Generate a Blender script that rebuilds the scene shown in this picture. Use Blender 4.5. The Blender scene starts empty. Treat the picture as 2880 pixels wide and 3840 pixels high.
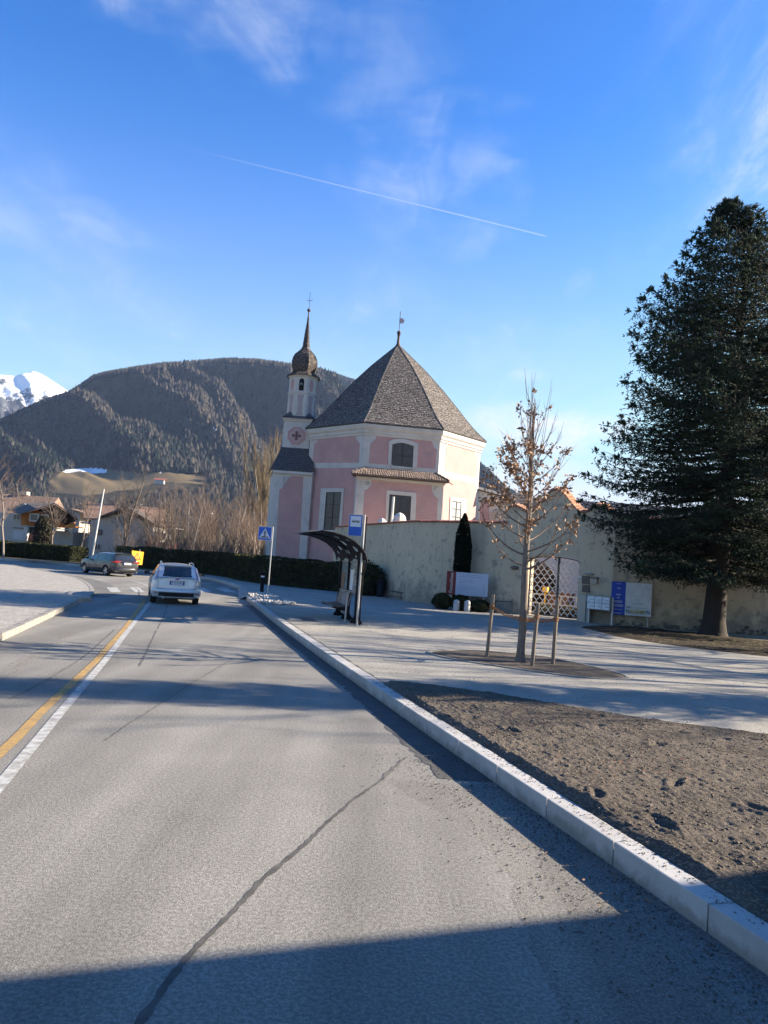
import bpy, bmesh, math, random
import numpy as np
from mathutils import Vector, Matrix
R_ = math.radians
sc = bpy.context.scene
C = sc.collection
# ------------------------------------------------------------------ camera
F = 2885.0; CH = 2.15; PITCH = R_(3.6); ROLL = R_(4.0)
fwd = np.array([0, math.cos(PITCH), math.sin(PITCH)])
_u0 = np.cross(np.array([1., 0, 0]), fwd)
cr = np.array([1., 0, 0])*math.cos(ROLL) + _u0*math.sin(ROLL)
cu = -np.array([1., 0, 0])*math.sin(ROLL) + _u0*math.cos(ROLL)
camd = bpy.data.cameras.new('camera'); cam = bpy.data.objects.new('camera', camd); C.objects.link(cam)
camd.sensor_fit = 'HORIZONTAL'; camd.sensor_width = 36; camd.lens = 36*F/2880
camd.clip_start = .1; camd.clip_end = 30000
m = Matrix.Identity(4)
for i in range(3):
    m[i][0] = cr[i]; m[i][1] = cu[i]; m[i][2] = -fwd[i]
m[2][3] = CH
cam.matrix_world = m
sc.camera = cam
sc.render.resolution_x = 768; sc.render.resolution_y = 1024
# ------------------------------------------------------------------ sky and sun
SUN_EL = R_(23); SUN_DIR = Vector((.9877*math.cos(SUN_EL), .1564*math.cos(SUN_EL), math.sin(SUN_EL))).normalized()
w = bpy.data.worlds.new('World'); sc.world = w; w.use_nodes = True
nt = w.node_tree; N = nt.nodes; L = nt.links; N.clear()
def wn(t, **k):
    n = N.new(t)
    for a, b in k.items(): setattr(n, a, b)
    return n
def wl(a, b): L.new(a, b)
def wmath(op, a, b=None, c=None, clamp=False):
    n = wn('ShaderNodeMath', operation=op); n.use_clamp = clamp
    for i, v in enumerate((a, b, c)):
        if v is None: continue
        if isinstance(v, (int, float)): n.inputs[i].default_value = v
        else: wl(v, n.inputs[i])
    return n.outputs[0]
sky = wn('ShaderNodeTexSky', sky_type='NISHITA'); sky.sun_disc = False
sky.sun_elevation = SUN_EL; sky.sun_rotation = math.atan2(SUN_DIR.x, SUN_DIR.y)
sky.altitude = 900; sky.air_density = 1.0; sky.dust_density = 0.2; sky.ozone_density = 3.0
tc = wn('ShaderNodeTexCoord'); sep = wn('ShaderNodeSeparateXYZ'); wl(tc.outputs['Generated'], sep.inputs[0])
X, Y, Z = sep.outputs
zc = wmath('MAXIMUM', Z, .03)
# cirrus: noise on a high horizontal layer, stretched, broken up by a second one
px = wmath('DIVIDE', X, wmath('ADD', zc, .12)); py = wmath('DIVIDE', Y, wmath('ADD', zc, .12))
cmb = wn('ShaderNodeCombineXYZ'); wl(px, cmb.inputs[0]); wl(py, cmb.inputs[1])
def cloud(scale, rot, sx, sy, lo, hi, off, detail=9, dist=.6, rough=.6):
    mp = wn('ShaderNodeMapping'); mp.inputs['Rotation'].default_value = (0, 0, rot); mp.inputs['Scale'].default_value = (sx, sy, 1); mp.inputs['Location'].default_value = off
    wl(cmb.outputs[0], mp.inputs[0])
    nz = wn('ShaderNodeTexNoise'); nz.inputs['Scale'].default_value = scale; nz.inputs['Detail'].default_value = detail; nz.inputs['Roughness'].default_value = rough
    nz.inputs['Distortion'].default_value = dist
    wl(mp.outputs[0], nz.inputs['Vector'])
    mr = wn('ShaderNodeMapRange'); mr.interpolation_type = 'SMOOTHSTEP'; mr.inputs[1].default_value = lo; mr.inputs[2].default_value = hi
    wl(nz.outputs[0], mr.inputs[0]); return mr.outputs[0]
c1 = cloud(1.5, .9, 1.0, .45, .44, .80, (3.1, 1.7, 0), 8, .5, .62)
c2 = cloud(.9, .2, 1., .8, .40, .66, (.4, 5.2, 0), 3, .2)
c3 = cloud(4.2, .9, 1.0, .35, .46, .72, (8.1, 4.7, 0), 9, .8, .68)
wisps = wmath('MULTIPLY', wmath('MULTIPLY', wmath('MULTIPLY', c1, c2), wmath('ADD', wmath('MULTIPLY', c3, .8), .2)), 1.9)
hzn = wn('ShaderNodeMapRange'); hzn.interpolation_type = 'SMOOTHSTEP'; wl(Z, hzn.inputs[0]); hzn.inputs[1].default_value = .55; hzn.inputs[2].default_value = -.05; hzn.inputs[4].default_value = .62
low = cloud(.8, -.3, 1.0, .5, .50, .70, (7.9, 2.3, 0), 8, .4)
lowm = wn('ShaderNodeMapRange'); lowm.interpolation_type = 'SMOOTHSTEP'; wl(Z, lowm.inputs[0]); lowm.inputs[1].default_value = .34; lowm.inputs[2].default_value = .10
low = wmath('MULTIPLY', wmath('MULTIPLY', low, lowm.outputs[0]), .6)
# the cumulus bank low to the right of the church
def blob(az, el, ra, re, amp, sc_=9., seed=0.):
    a = wmath('ARCTAN2', X, Y); e = wmath('ARCSINE', Z)
    da = wmath('DIVIDE', wmath('SUBTRACT', a, az), ra); de = wmath('DIVIDE', wmath('SUBTRACT', e, el), re)
    r2 = wmath('ADD', wmath('POWER', wmath('ABSOLUTE', da), 2.), wmath('POWER', wmath('ABSOLUTE', de), 2.))
    nz = wn('ShaderNodeTexNoise'); nz.inputs['Scale'].default_value = sc_; nz.inputs['Detail'].default_value = 7
    mp = wn('ShaderNodeMapping'); mp.inputs['Location'].default_value = (seed, seed*.7, 0); mp.inputs['Scale'].default_value = (1, 1, 2.4); wl(tc.outputs['Generated'], mp.inputs[0]); wl(mp.outputs[0], nz.inputs['Vector'])
    v = wmath('ADD', wmath('SUBTRACT', 1., r2), wmath('MULTIPLY', wmath('SUBTRACT', nz.outputs[0], .5), 3.2))
    mr = wn('ShaderNodeMapRange'); mr.interpolation_type = 'SMOOTHSTEP'; mr.inputs[1].default_value = .0; mr.inputs[2].default_value = 1.5; wl(v, mr.inputs[0])
    fz = cloud(6.5, .7, 1., .4, .36, .66, (seed*2.3, seed, 0), 8, .9, .66)
    return wmath('MULTIPLY', wmath('MULTIPLY', mr.outputs[0], wmath('ADD', wmath('MULTIPLY', fz, .75), .25 if amp < .4 else .6)), amp*(2.1 if amp < .4 else 1.2))
cum = wmath('MAXIMUM', blob(.15, .175, .17, .05, .75, 8., 1.), blob(.20, .10, .24, .06, .7, 8., 4.))
cum = wmath('MAXIMUM', cum, blob(.175, .245, .035, .014, .5, 14., 2.))
cum = wmath('MAXIMUM', cum, blob(.235, .36, .03, .022, .18, 14., 7.))
cum = wmath('MAXIMUM', cum, blob(-.27, .67, .19, .13, .24, 9., 9.))
cum = wmath('MAXIMUM', cum, blob(.03, .47, .14, .12, .12, 12., 12.))
cum = wmath('MAXIMUM', cum, blob(-.05, .60, .12, .10, .08, 11., 21.))
cum = wmath('MAXIMUM', cum, blob(-.42, .36, .18, .06, .12, 9., 31.))
cum = wmath('MAXIMUM', cum, blob(-.40, .14, .3, .07, .22, 4., 15.))
# vapour trails: thin bands about great circles through two directions
def ray(sx, sy):
    d = fwd + cr*(sx-1440)/F - cu*(sy-1920)/F
    return d/np.linalg.norm(d)
def trail(p, q, wid, amp, fade=True):
    a = ray(*p); b = ray(*q); n = np.cross(a, b); n /= np.linalg.norm(n); t = b-a; t /= np.linalg.norm(t)
    def dot(v):
        d = wn('ShaderNodeVectorMath', operation='DOT_PRODUCT'); wl(tc.outputs['Generated'], d.inputs[0]); d.inputs[1].default_value = tuple(v); return d.outputs['Value']
    dn = wmath('ABSOLUTE', dot(n)); s = wmath('DIVIDE', wmath('SUBTRACT', dot(t), float(a@t)), float((b-a)@t))
    mr = wn('ShaderNodeMapRange'); mr.interpolation_type = 'SMOOTHSTEP'; wl(dn, mr.inputs[0]); mr.inputs[1].default_value = wid; mr.inputs[2].default_value = wid*.2
    i = wmath('GREATER_THAN', s, 0); o = wmath('LESS_THAN', s, 1)
    v = wmath('MULTIPLY', wmath('MULTIPLY', mr.outputs[0], i), o)
    if fade:
        f = wmath('MULTIPLY', s, 1.8, clamp=True); v = wmath('MULTIPLY', v, f)
    fr = wmath('GREATER_THAN', dot(fwd), .2)
    return wmath('MULTIPLY', wmath('MULTIPLY', v, amp), fr)
tr = trail((640, 540), (2046, 885), .0010, .40)
tr = wmath('MAXIMUM', tr, trail((2060, 1562), (2480, 1522), .0014, .22, False))
tr = wmath('MAXIMUM', tr, trail((560, 1302), (1300, 1352), .0022, .10, False))
allc = wmath('MAXIMUM', wmath('MAXIMUM', wisps, low), wmath('MAXIMUM', cum, tr))
allc = wmath('SUBTRACT', 1., wmath('MULTIPLY', wmath('SUBTRACT', 1., allc, clamp=True), wmath('SUBTRACT', 1., hzn.outputs[0])))
mix = wn('ShaderNodeMixRGB'); wl(allc, mix.inputs[0])
hs = wn('ShaderNodeHueSaturation'); hs.inputs['Hue'].default_value = .499; hs.inputs['Saturation'].default_value = 1.38; hs.inputs['Value'].default_value = 1.5; wl(sky.outputs[0], hs.inputs['Color'])
sk1 = wn('ShaderNodeVectorMath', operation='SCALE'); wl(hs.outputs[0], sk1.inputs[0]); sk1.inputs['Scale'].default_value = .12
skg = wn('ShaderNodeGamma'); skg.inputs[1].default_value = 1.25; wl(sk1.outputs[0], skg.inputs[0])
sk2 = wn('ShaderNodeVectorMath', operation='SCALE'); wl(skg.outputs[0], sk2.inputs[0]); sk2.inputs['Scale'].default_value = 8.6
sk3 = wn('ShaderNodeVectorMath', operation='MINIMUM'); wl(sk2.outputs[0], sk3.inputs[0]); sk3.inputs[1].default_value = (3.0, 3.8, 4.4)
wl(sk3.outputs[0], mix.inputs[1]); mix.inputs[2].default_value = (4.1, 4.3, 4.6, 1)
bg = wn('ShaderNodeBackground'); bg.inputs[1].default_value = .06; wl(mix.outputs[0], bg.inputs[0])
wo = wn('ShaderNodeOutputWorld'); wl(bg.outputs[0], wo.inputs[0])
sun = bpy.data.lights.new('sun', 'SUN'); sun.energy = 5.0; sun.angle = R_(.5); sun.color = (1, .87, .68)
so = bpy.data.objects.new('sun', sun); C.objects.link(so)
so.rotation_euler = (-SUN_DIR).to_track_quat('-Z', 'Y').to_euler()
sc.view_settings.view_transform = 'Standard'; sc.view_settings.look = 'None'; sc.view_settings.exposure = 1.95; sc.view_settings.gamma = 1
try: sc.view_settings.use_curve_mapping = False
except Exception: pass
# ------------------------------------------------------------------ helpers: places
def rawray(sx, sy): return fwd + cr*(sx-1440)/F - cu*(sy-1920)/F
def G(sx, sy, z=0.):
    d = rawray(sx, sy); t = (z-CH)/d[2]; return (float(d[0]*t), float(d[1]*t))
def atY(sx, sy, Y_):
    d = rawray(sx, sy); t = Y_/d[1]; return (float(d[0]*t), float(Y_), float(CH+d[2]*t))
def proj(P):
    P = np.asarray(P, float); d = P-np.array([0, 0, CH]); z = d@fwd
    return 1440+F*(d@cr)/z, 1920-F*(d@cu)/z
def onwall(P, Q, sx, sy):
    """distance along the wall line P->Q (in plan) and height for a sight line"""
    d = rawray(sx, sy); ux, uy = Q[0]-P[0], Q[1]-P[1]; l = math.hypot(ux, uy); ux /= l; uy /= l
    det = ux*d[1]-d[0]*uy; t = (ux*P[1]-P[0]*uy)/det
    return float((d[0]*t-P[0])*ux+(d[1]*t-P[1])*uy), float(CH+d[2]*t)
def vnoise(x, y, seed=0, octaves=4, rough=.5):
    """value noise, arrays in, about -1..1 out"""
    x = np.asarray(x, float); y = np.asarray(y, float); out = np.zeros_like(x); amp = 1.; tot = 0
    rng = np.random.RandomState(seed); 
    for o in range(octaves):
        T = rng.rand(64, 64)*2-1
        xi = np.floor(x).astype(int); yi = np.floor(y).astype(int); fx = x-xi; fy = y-yi
        fx = fx*fx*(3-2*fx); fy = fy*fy*(3-2*fy)
        a = T[xi % 64, yi % 64]; b = T[(xi+1) % 64, yi % 64]; c = T[xi % 64, (yi+1) % 64]; d = T[(xi+1) % 64, (yi+1) % 64]
        out += amp*((a*(1-fx)+b*fx)*(1-fy)+(c*(1-fx)+d*fx)*fy); tot += amp
        amp *= rough; x = x*2.03+11.3; y = y*2.03+5.7
    return out/tot
# ------------------------------------------------------------------ helpers: objects
def tag(o, label=None, cat=None, group=None, kind=None):
    if label: o['label'] = label
    if cat: o['category'] = cat
    if group: o['group'] = group
    if kind: o['kind'] = kind
    return o
def empty(name, loc=(0, 0, 0), rz=0., label=None, cat=None, group=None, kind=None):
    o = bpy.data.objects.new(name, None); C.objects.link(o); o.location = loc; o.rotation_euler = (0, 0, rz)
    o.empty_display_size = .2
    return tag(o, label, cat, group, kind)
def link(name, me, parent=None, world=False, loc=None):
    o = bpy.data.objects.new(name, me); C.objects.link(o)
    if loc is not None: o.location = loc
    if parent is not None:
        o.parent = parent
        if world: o.matrix_parent_inverse = wmat(parent).inverted()
    return o
def lmat(o):
    return Matrix.LocRotScale(o.location, o.rotation_euler, o.scale)
def wmat(o):
    mm = lmat(o)
    if o.parent: mm = wmat(o.parent) @ o.matrix_parent_inverse @ mm
    return mm
def copy_tree(o, parent=None):
    c = o.copy(); C.objects.link(c); c.parent = parent
    for ch in list(o.children): copy_tree(ch, c)
    return c
def mesh(name, v, f, mats=(), mi=None, smooth=False):
    me = bpy.data.meshes.new(name)
    if isinstance(v, np.ndarray) and isinstance(f, np.ndarray):
        nv = len(v); nf, k = f.shape
        me.vertices.add(nv); me.vertices.foreach_set('co', v.astype(np.float32).ravel())
        me.loops.add(nf*k); me.loops.foreach_set('vertex_index', f.astype(np.int32).ravel())
        me.polygons.add(nf); me.polygons.foreach_set('loop_start', np.arange(0, nf*k, k, dtype=np.int32)); me.polygons.foreach_set('loop_total', np.full(nf, k, dtype=np.int32))
        me.update(calc_edges=True); me.validate()
    else:
        me.from_pydata([tuple(a) for a in v], [], [tuple(a) for a in f])
    for q in mats: me.materials.append(q)
    if mi is not None: me.polygons.foreach_set('material_index', np.asarray(mi, dtype=np.int32))
    if smooth: me.polygons.foreach_set('use_smooth', np.ones(len(me.polygons), dtype=bool))
    me.update(); return me
class MB:
    def __init__(s): s.v = []; s.f = []; s.m = []; s.cur = 0; s.T = None
    def add(s, vs, fs, mi=None):
        n = len(s.v)
        for p in vs:
            p = Vector(p)
            s.v.append(tuple(s.T @ p) if s.T is not None else tuple(p))
        for q in fs: s.f.append(tuple(n+i for i in q)); s.m.append(s.cur if mi is None else mi)
    def box(s, a, b, bevel=0):
        x0, y0, z0 = a; x1, y1, z1 = b
        if bevel <= 0:
            s.add([(x0,y0,z0),(x1,y0,z0),(x1,y1,z0),(x0,y1,z0),(x0,y0,z1),(x1,y0,z1),(x1,y1,z1),(x0,y1,z1)], [(3,2,1,0),(4,5,6,7),(0,1,5,4),(1,2,6,5),(2,3,7,6),(3,0,4,7)])
        else:
            c = bevel; 
            ring = [(x0+c,y0),(x1-c,y0),(x1,y0+c),(x1,y1-c),(x1-c,y1),(x0+c,y1),(x0,y1-c),(x0,y0+c)]
            ri = [(x0+c,y0+c),(x1-c,y0+c),(x1-c,y0+c),(x1-c,y1-c),(x1-c,y1-c),(x0+c,y1-c),(x0+c,y1-c),(x0+c,y0+c)]
            s.loft([[(p[0],p[1],z0) for p in ring], [(p[0],p[1],z1-c) for p in ring], [(p[0],p[1],z1) for p in ri]], closed=True, caps=True)
    def obox(s, c, u, v, w_):
        """box from centre and three half-vectors"""
        c, u, v, w_ = map(Vector, (c, u, v, w_))
        P = [c-u-v-w_, c+u-v-w_, c+u+v-w_, c-u+v-w_, c-u-v+w_, c+u-v+w_, c+u+v+w_, c-u+v+w_]
        s.add(P, [(3,2,1,0),(4,5,6,7),(0,1,5,4),(1,2,6,5),(2,3,7,6),(3,0,4,7)])
    def poly(s, pts): s.add(pts, [tuple(range(len(pts)))])
    def loft(s, rings, closed=True, caps=False):
        n = len(rings[0]); vs = [p for r in rings for p in r]; fs = []
        for i in range(len(rings)-1):
            for j in range(n if closed else n-1):
                k = (j+1) % n; fs.append((i*n+j, i*n+k, (i+1)*n+k, (i+1)*n+j))
        if caps: fs.append(tuple(reversed(range(n)))); fs.append(tuple(range((len(rings)-1)*n, len(rings)*n)))
        s.add(vs, fs)
    def tube(s, pts, rad, n=6, caps=True):
        pts = [Vector(p) for p in pts]; rings = []
        if not isinstance(rad, (list, tuple)): rad = [rad]*len(pts)
        prev = None
        for i, p in enumerate(pts):
            t = (pts[min(i+1, len(pts)-1)]-pts[max(i-1, 0)]).normalized()
            if prev is None: a = t.orthogonal().normalized()
            else: a = (prev-t*prev.dot(t)); a = a.normalized() if a.length > 1e-6 else t.orthogonal().normalized()
            prev = a; b = t.cross(a)
            rings.append([p+(a*math.cos(k*2*math.pi/n)+b*math.sin(k*2*math.pi/n))*rad[i] for k in range(n)])
        s.loft(rings, True, caps)
    def prism(s, poly, z0, z1):
        """plan polygon (ccw) between two heights"""
        s.loft([[(p[0], p[1], z0) for p in poly], [(p[0], p[1], z1) for p in poly]], True, True)
    def slab(s, pts, off):
        """any flat polygon given thickness by an offset vector"""
        o = Vector(off); s.loft([[Vector(p) for p in pts], [Vector(p)+o for p in pts]], True, True)
    def ball(s, c, r, seg=12, rings=8, sc_=(1, 1, 1)):
        rr = []
        for i in range(rings+1):
            t = math.pi*i/rings; q = max(math.sin(t), .002)
            rr.append([(c[0]+r*sc_[0]*q*math.cos(k*2*math.pi/seg), c[1]+r*sc_[1]*q*math.sin(k*2*math.pi/seg), c[2]-r*sc_[2]*math.cos(t)) for k in range(seg)])
        s.loft(rr, True, True)
    def lathe(s, prof, c, n=16, a0=0.):
        s.loft([[(c[0]+r*math.cos(a0+k*2*math.pi/n), c[1]+r*math.sin(a0+k*2*math.pi/n), c[2]+z) for k in range(n)] for r, z in prof], True, True)
    def build(s, name, mats, parent=None, world=False, smooth=False, loc=None, fixn=True):
        if not isinstance(mats, (list, tuple)): mats = [mats]
        me = mesh(name, s.v, s.f, mats, s.m if len(mats) > 1 else None, smooth)
        if fixn and len(s.f) < 60000:
            b = bmesh.new(); b.from_mesh(me); bmesh.ops.recalc_face_normals(b, faces=b.faces); b.to_mesh(me); b.free()
        if smooth and smooth != True:
            me.set_sharp_from_angle(angle=R_(smooth))
        return link(name, me, parent, world, loc)
# ------------------------------------------------------------------ helpers: materials
MATS = {}
def mat(name, col, rough=.8, col2=None, scale=4., detail=6, lo=.35, hi=.65, bump=0., bscale=60., metal=0., spec=.4, rnd=0., col3=None, scale3=60., amt3=.5, coat=0., stretch=None, emis=None, bdist=.01, lo3=.5, hi3=.62, alpha=1., trans=0.):
    """procedural material: two noise-mixed colours, an optional fine speckle, per-object brightness, bump"""
    if name in MATS: return MATS[name]
    m_ = bpy.data.materials.new(name); m_.use_nodes = True; t = m_.node_tree; b = t.nodes['Principled BSDF']; MATS[name] = m_
    tco = t.nodes.new('ShaderNodeTexCoord'); src = tco.outputs['Object']
    if stretch:
        mp = t.nodes.new('ShaderNodeMapping'); mp.inputs['Scale'].default_value = stretch; t.links.new(src, mp.inputs[0]); src = mp.outputs[0]
    def noise(sc_, det=6, rough_=.6):
        n = t.nodes.new('ShaderNodeTexNoise'); n.inputs['Scale'].default_value = sc_; n.inputs['Detail'].default_value = det; n.inputs['Roughness'].default_value = rough_; t.links.new(src, n.inputs['Vector']); return n.outputs[0]
    def ramp(v, a, c):
        r = t.nodes.new('ShaderNodeMapRange'); r.inputs[1].default_value = a; r.inputs[2].default_value = c; t.links.new(v, r.inputs[0]); return r.outputs[0]
    c4 = lambda c: (c[0], c[1], c[2], 1)
    rgb = t.nodes.new('ShaderNodeRGB'); rgb.outputs[0].default_value = c4(col); cur = rgb.outputs[0]
    if col2 is not None:
        mx = t.nodes.new('ShaderNodeMixRGB'); t.links.new(ramp(noise(scale, detail), lo, hi), mx.inputs[0]); t.links.new(cur, mx.inputs[1]); mx.inputs[2].default_value = c4(col2); cur = mx.outputs[0]
    if col3 is not None:
        mx = t.nodes.new('ShaderNodeMixRGB'); f = ramp(noise(scale3, 3), lo3, hi3); mu = t.nodes.new('ShaderNodeMath'); mu.operation = 'MULTIPLY'; mu.inputs[1].default_value = amt3; t.links.new(f, mu.inputs[0])
        t.links.new(mu.outputs[0], mx.inputs[0]); t.links.new(cur, mx.inputs[1]); mx.inputs[2].default_value = c4(col3); cur = mx.outputs[0]
    if rnd:
        oi = t.nodes.new('ShaderNodeObjectInfo'); mr = t.nodes.new('ShaderNodeMapRange'); mr.inputs[3].default_value = 1-rnd; mr.inputs[4].default_value = 1+rnd; t.links.new(oi.outputs['Random'], mr.inputs[0])
        vm = t.nodes.new('ShaderNodeVectorMath'); vm.operation = 'SCALE'; t.links.new(cur, vm.inputs[0]); t.links.new(mr.outputs[0], vm.inputs['Scale']); cur = vm.outputs[0]
    t.links.new(cur, b.inputs['Base Color'])
    b.inputs['Roughness'].default_value = rough; b.inputs['Metallic'].default_value = metal; b.inputs['Specular IOR Level'].default_value = spec; b.inputs['Coat Weight'].default_value = coat
    if trans: b.inputs['Transmission Weight'].default_value = trans
    if alpha < 1: b.inputs['Alpha'].default_value = alpha
    if emis: b.inputs['Emission Color'].default_value = c4(emis[0]); b.inputs['Emission Strength'].default_value = emis[1]
    if bump:
        bp = t.nodes.new('ShaderNodeBump'); bp.inputs['Strength'].default_value = bump; bp.inputs['Distance'].default_value = bdist; t.links.new(noise(bscale, 8, .7), bp.inputs['Height']); t.links.new(bp.outputs[0], b.inputs['Normal'])
    return m_
def text_mesh(txt, size, extrude=.002, align='CENTER'):
    cu_ = bpy.data.curves.new('lettering', 'FONT'); cu_.body = txt; cu_.size = size; cu_.extrude = extrude; cu_.align_x = align; cu_.align_y = 'CENTER'; cu_.resolution_u = 2
    o = bpy.data.objects.new('tmp', cu_); me = bpy.data.meshes.new_from_object(o); bpy.data.objects.remove(o); bpy.data.curves.remove(cu_); return me
def lettering(txt, size, material, parent, origin, xdir, up, name='lettering', align='CENTER', stretch=1.0, world=True, bold=0):
    me = text_mesh(txt, size, .002, align); me.materials.clear(); me.materials.append(material)
    xd = Vector(xdir).normalized(); ud = Vector(up).normalized(); zd = xd.cross(ud)
    M_ = Matrix(((xd[0]*stretch, ud[0], zd[0], origin[0]), (xd[1]*stretch, ud[1], zd[1], origin[1]), (xd[2]*stretch, ud[2], zd[2], origin[2]), (0, 0, 0, 1)))
    me.transform(M_); return link(name, me, parent, world)
# =================================================================== THE SETTING
rnd = random.Random(7)
z5c = lambda x, y: (900+x/2.765, 2200+y/2.765)
z6c = lambda x, y: (1400+x/1.121, 2300+y/1.121)
z4c = lambda x, y: (500+x/2.765, 2100+y/2.765)
z3c = lambda x, y: (x/2.765, 2080+y/2.765)
asph = mat('asphalt', (.215, .206, .188), .93, (.172, .165, .153), .9, 8, .3, .7, bump=.75, bscale=85, spec=.25, col3=(.36, .34, .31), scale3=110, amt3=.55, bdist=.012)
def asphalt_extra(asph):
    # broad wear: a darker trace where wheels run, dusty margins; long streaks along the road
    t = asph.node_tree; b = t.nodes['Principled BSDF']; cur = b.inputs['Base Color'].links[0].from_socket
    tco = t.nodes.new('ShaderNodeTexCoord'); mp = t.nodes.new('ShaderNodeMapping'); mp.inputs['Rotation'].default_value = (0, 0, .25); mp.inputs['Scale'].default_value = (1.1, .09, 1)
    t.links.new(tco.outputs['Object'], mp.inputs[0]); n = t.nodes.new('ShaderNodeTexNoise'); n.inputs['Scale'].default_value = 1.; n.inputs['Detail'].default_value = 4; t.links.new(mp.outputs[0], n.inputs['Vector'])
    r = t.nodes.new('ShaderNodeMapRange'); r.inputs[1].default_value = .35; r.inputs[2].default_value = .68; r.inputs[3].default_value = .76; r.inputs[4].default_value = 1.16; t.links.new(n.outputs[0], r.inputs[0])
    n2 = t.nodes.new('ShaderNodeTexNoise'); n2.inputs['Scale'].default_value = 38; n2.inputs['Detail'].default_value = 2; t.links.new(tco.outputs['Object'], n2.inputs['Vector'])
    r2 = t.nodes.new('ShaderNodeMapRange'); r2.inputs[1].default_value = .38; r2.inputs[2].default_value = .62; r2.inputs[3].default_value = .80; r2.inputs[4].default_value = 1.2; t.links.new(n2.outputs[0], r2.inputs[0])
    mu = t.nodes.new('ShaderNodeMath'); mu.operation = 'MULTIPLY'; t.links.new(r.outputs[0], mu.inputs[0]); t.links.new(r2.outputs[0], mu.inputs[1])
    v = t.nodes.new('ShaderNodeVectorMath'); v.operation = 'SCALE'; t.links.new(cur, v.inputs[0]); t.links.new(mu.outputs[0], v.inputs['Scale']); t.links.new(v.outputs[0], b.inputs['Base Color'])
asphalt_extra(asph)
asph_dark = mat('fresh_asphalt', (.055, .055, .058), .9, (.085, .083, .08), 3, 8, bump=.7, bscale=120, spec=.3, col3=(.20, .19, .18), scale3=140, amt3=.35)
asph_mid = mat('gutter_asphalt', (.20, .19, .172), .95, (.15, .142, .13), 1.1, 9, .3, .7, bump=.95, bscale=70, col3=(.38, .355, .32), scale3=95, amt3=.55, bdist=.016, spec=.25)
asphalt_extra(asph_mid)
tar = mat('tar_seam', (.05, .048, .045), .9, (.10, .095, .088), 6, 6, bump=.5, bscale=90)
paintw = mat('white_road_paint', (.46, .46, .45), .85, (.25, .245, .23), 9, 10, .38, .62, bump=.5, bscale=120, col3=(.20, .19, .18), scale3=60, amt3=.7, lo3=.58, hi3=.68)
painty = mat('yellow_road_paint', (.42, .255, .075), .85, (.27, .185, .09), 9, 10, .38, .62, bump=.5, bscale=120, col3=(.20, .17, .12), scale3=60, amt3=.7, lo3=.58, hi3=.68)
gravel = mat('bound_gravel', (.37, .345, .30), .95, (.265, .25, .22), 1.1, 10, .3, .68, bump=1., bscale=38, col3=(.15, .14, .125), scale3=34, amt3=.75, bdist=.014, lo3=.54, hi3=.68, spec=.2)
setts = mat('island_paving', (.37, .345, .31), .93, (.28, .26, .24), 2.2, 8, .35, .65, bump=1., bscale=9, col3=(.17, .16, .15), scale3=9, amt3=.7, bdist=.02, spec=.2)
granite = mat('grey_granite', (.44, .43, .42), .78, (.36, .35, .34), 3, 8, bump=.35, bscale=110, rnd=.09, col3=(.22, .215, .21), scale3=150, amt3=.55, lo3=.56, hi3=.66)
concrete_k = mat('worn_concrete', (.30, .28, .25), .85, (.21, .195, .175), 4, 8, bump=.6, bscale=60, rnd=.06, col3=(.18, .17, .16), scale3=70, amt3=.5)
soil = mat('dry_soil', (.125, .106, .088), 1., (.066, .056, .047), 2.4, 10, .35, .68, bump=1., bscale=34, col3=(.30, .25, .20), scale3=40, amt3=.5, bdist=.03, spec=.1)
soil_dark = mat('shaded_soil', (.048, .038, .029), 1., (.03, .024, .019), 2.4, 10, bump=1., bscale=30, col3=(.16, .13, .08), scale3=9, amt3=.5, bdist=.03, spec=.1)  # darker soil, with the shade over the spruce bed put into the colour
field = mat('winter_grass', (.12, .105, .06), 1., (.085, .08, .045), .4, 10, bump=1., bscale=6, col3=(.18, .15, .09), scale3=1.5, amt3=.6, spec=.1)
verge_m = mat('verge_soil', (.17, .13, .08), 1., (.10, .09, .045), .8, 10, bump=1., bscale=8, col3=(.26, .17, .09), scale3=5, amt3=.6, spec=.1)
def struct(o, label, cat): return tag(o, label, cat, kind='structure')
# --- ground out to the hills
n_ = 72; ringv = [(0, 20, -.06)]; fs_ = []
for k in range(n_): a = 2*math.pi*k/n_; ringv.append((9500*math.cos(a), 20+9500*math.sin(a), -.06))
fs_ = [(0, 1+k, 1+(k+1) % n_) for k in range(n_)]
struct(link('ground', mesh('ground', ringv, fs_, [field])), 'flat winter meadow floor of the valley reaching out to the hills', 'ground')
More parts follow.
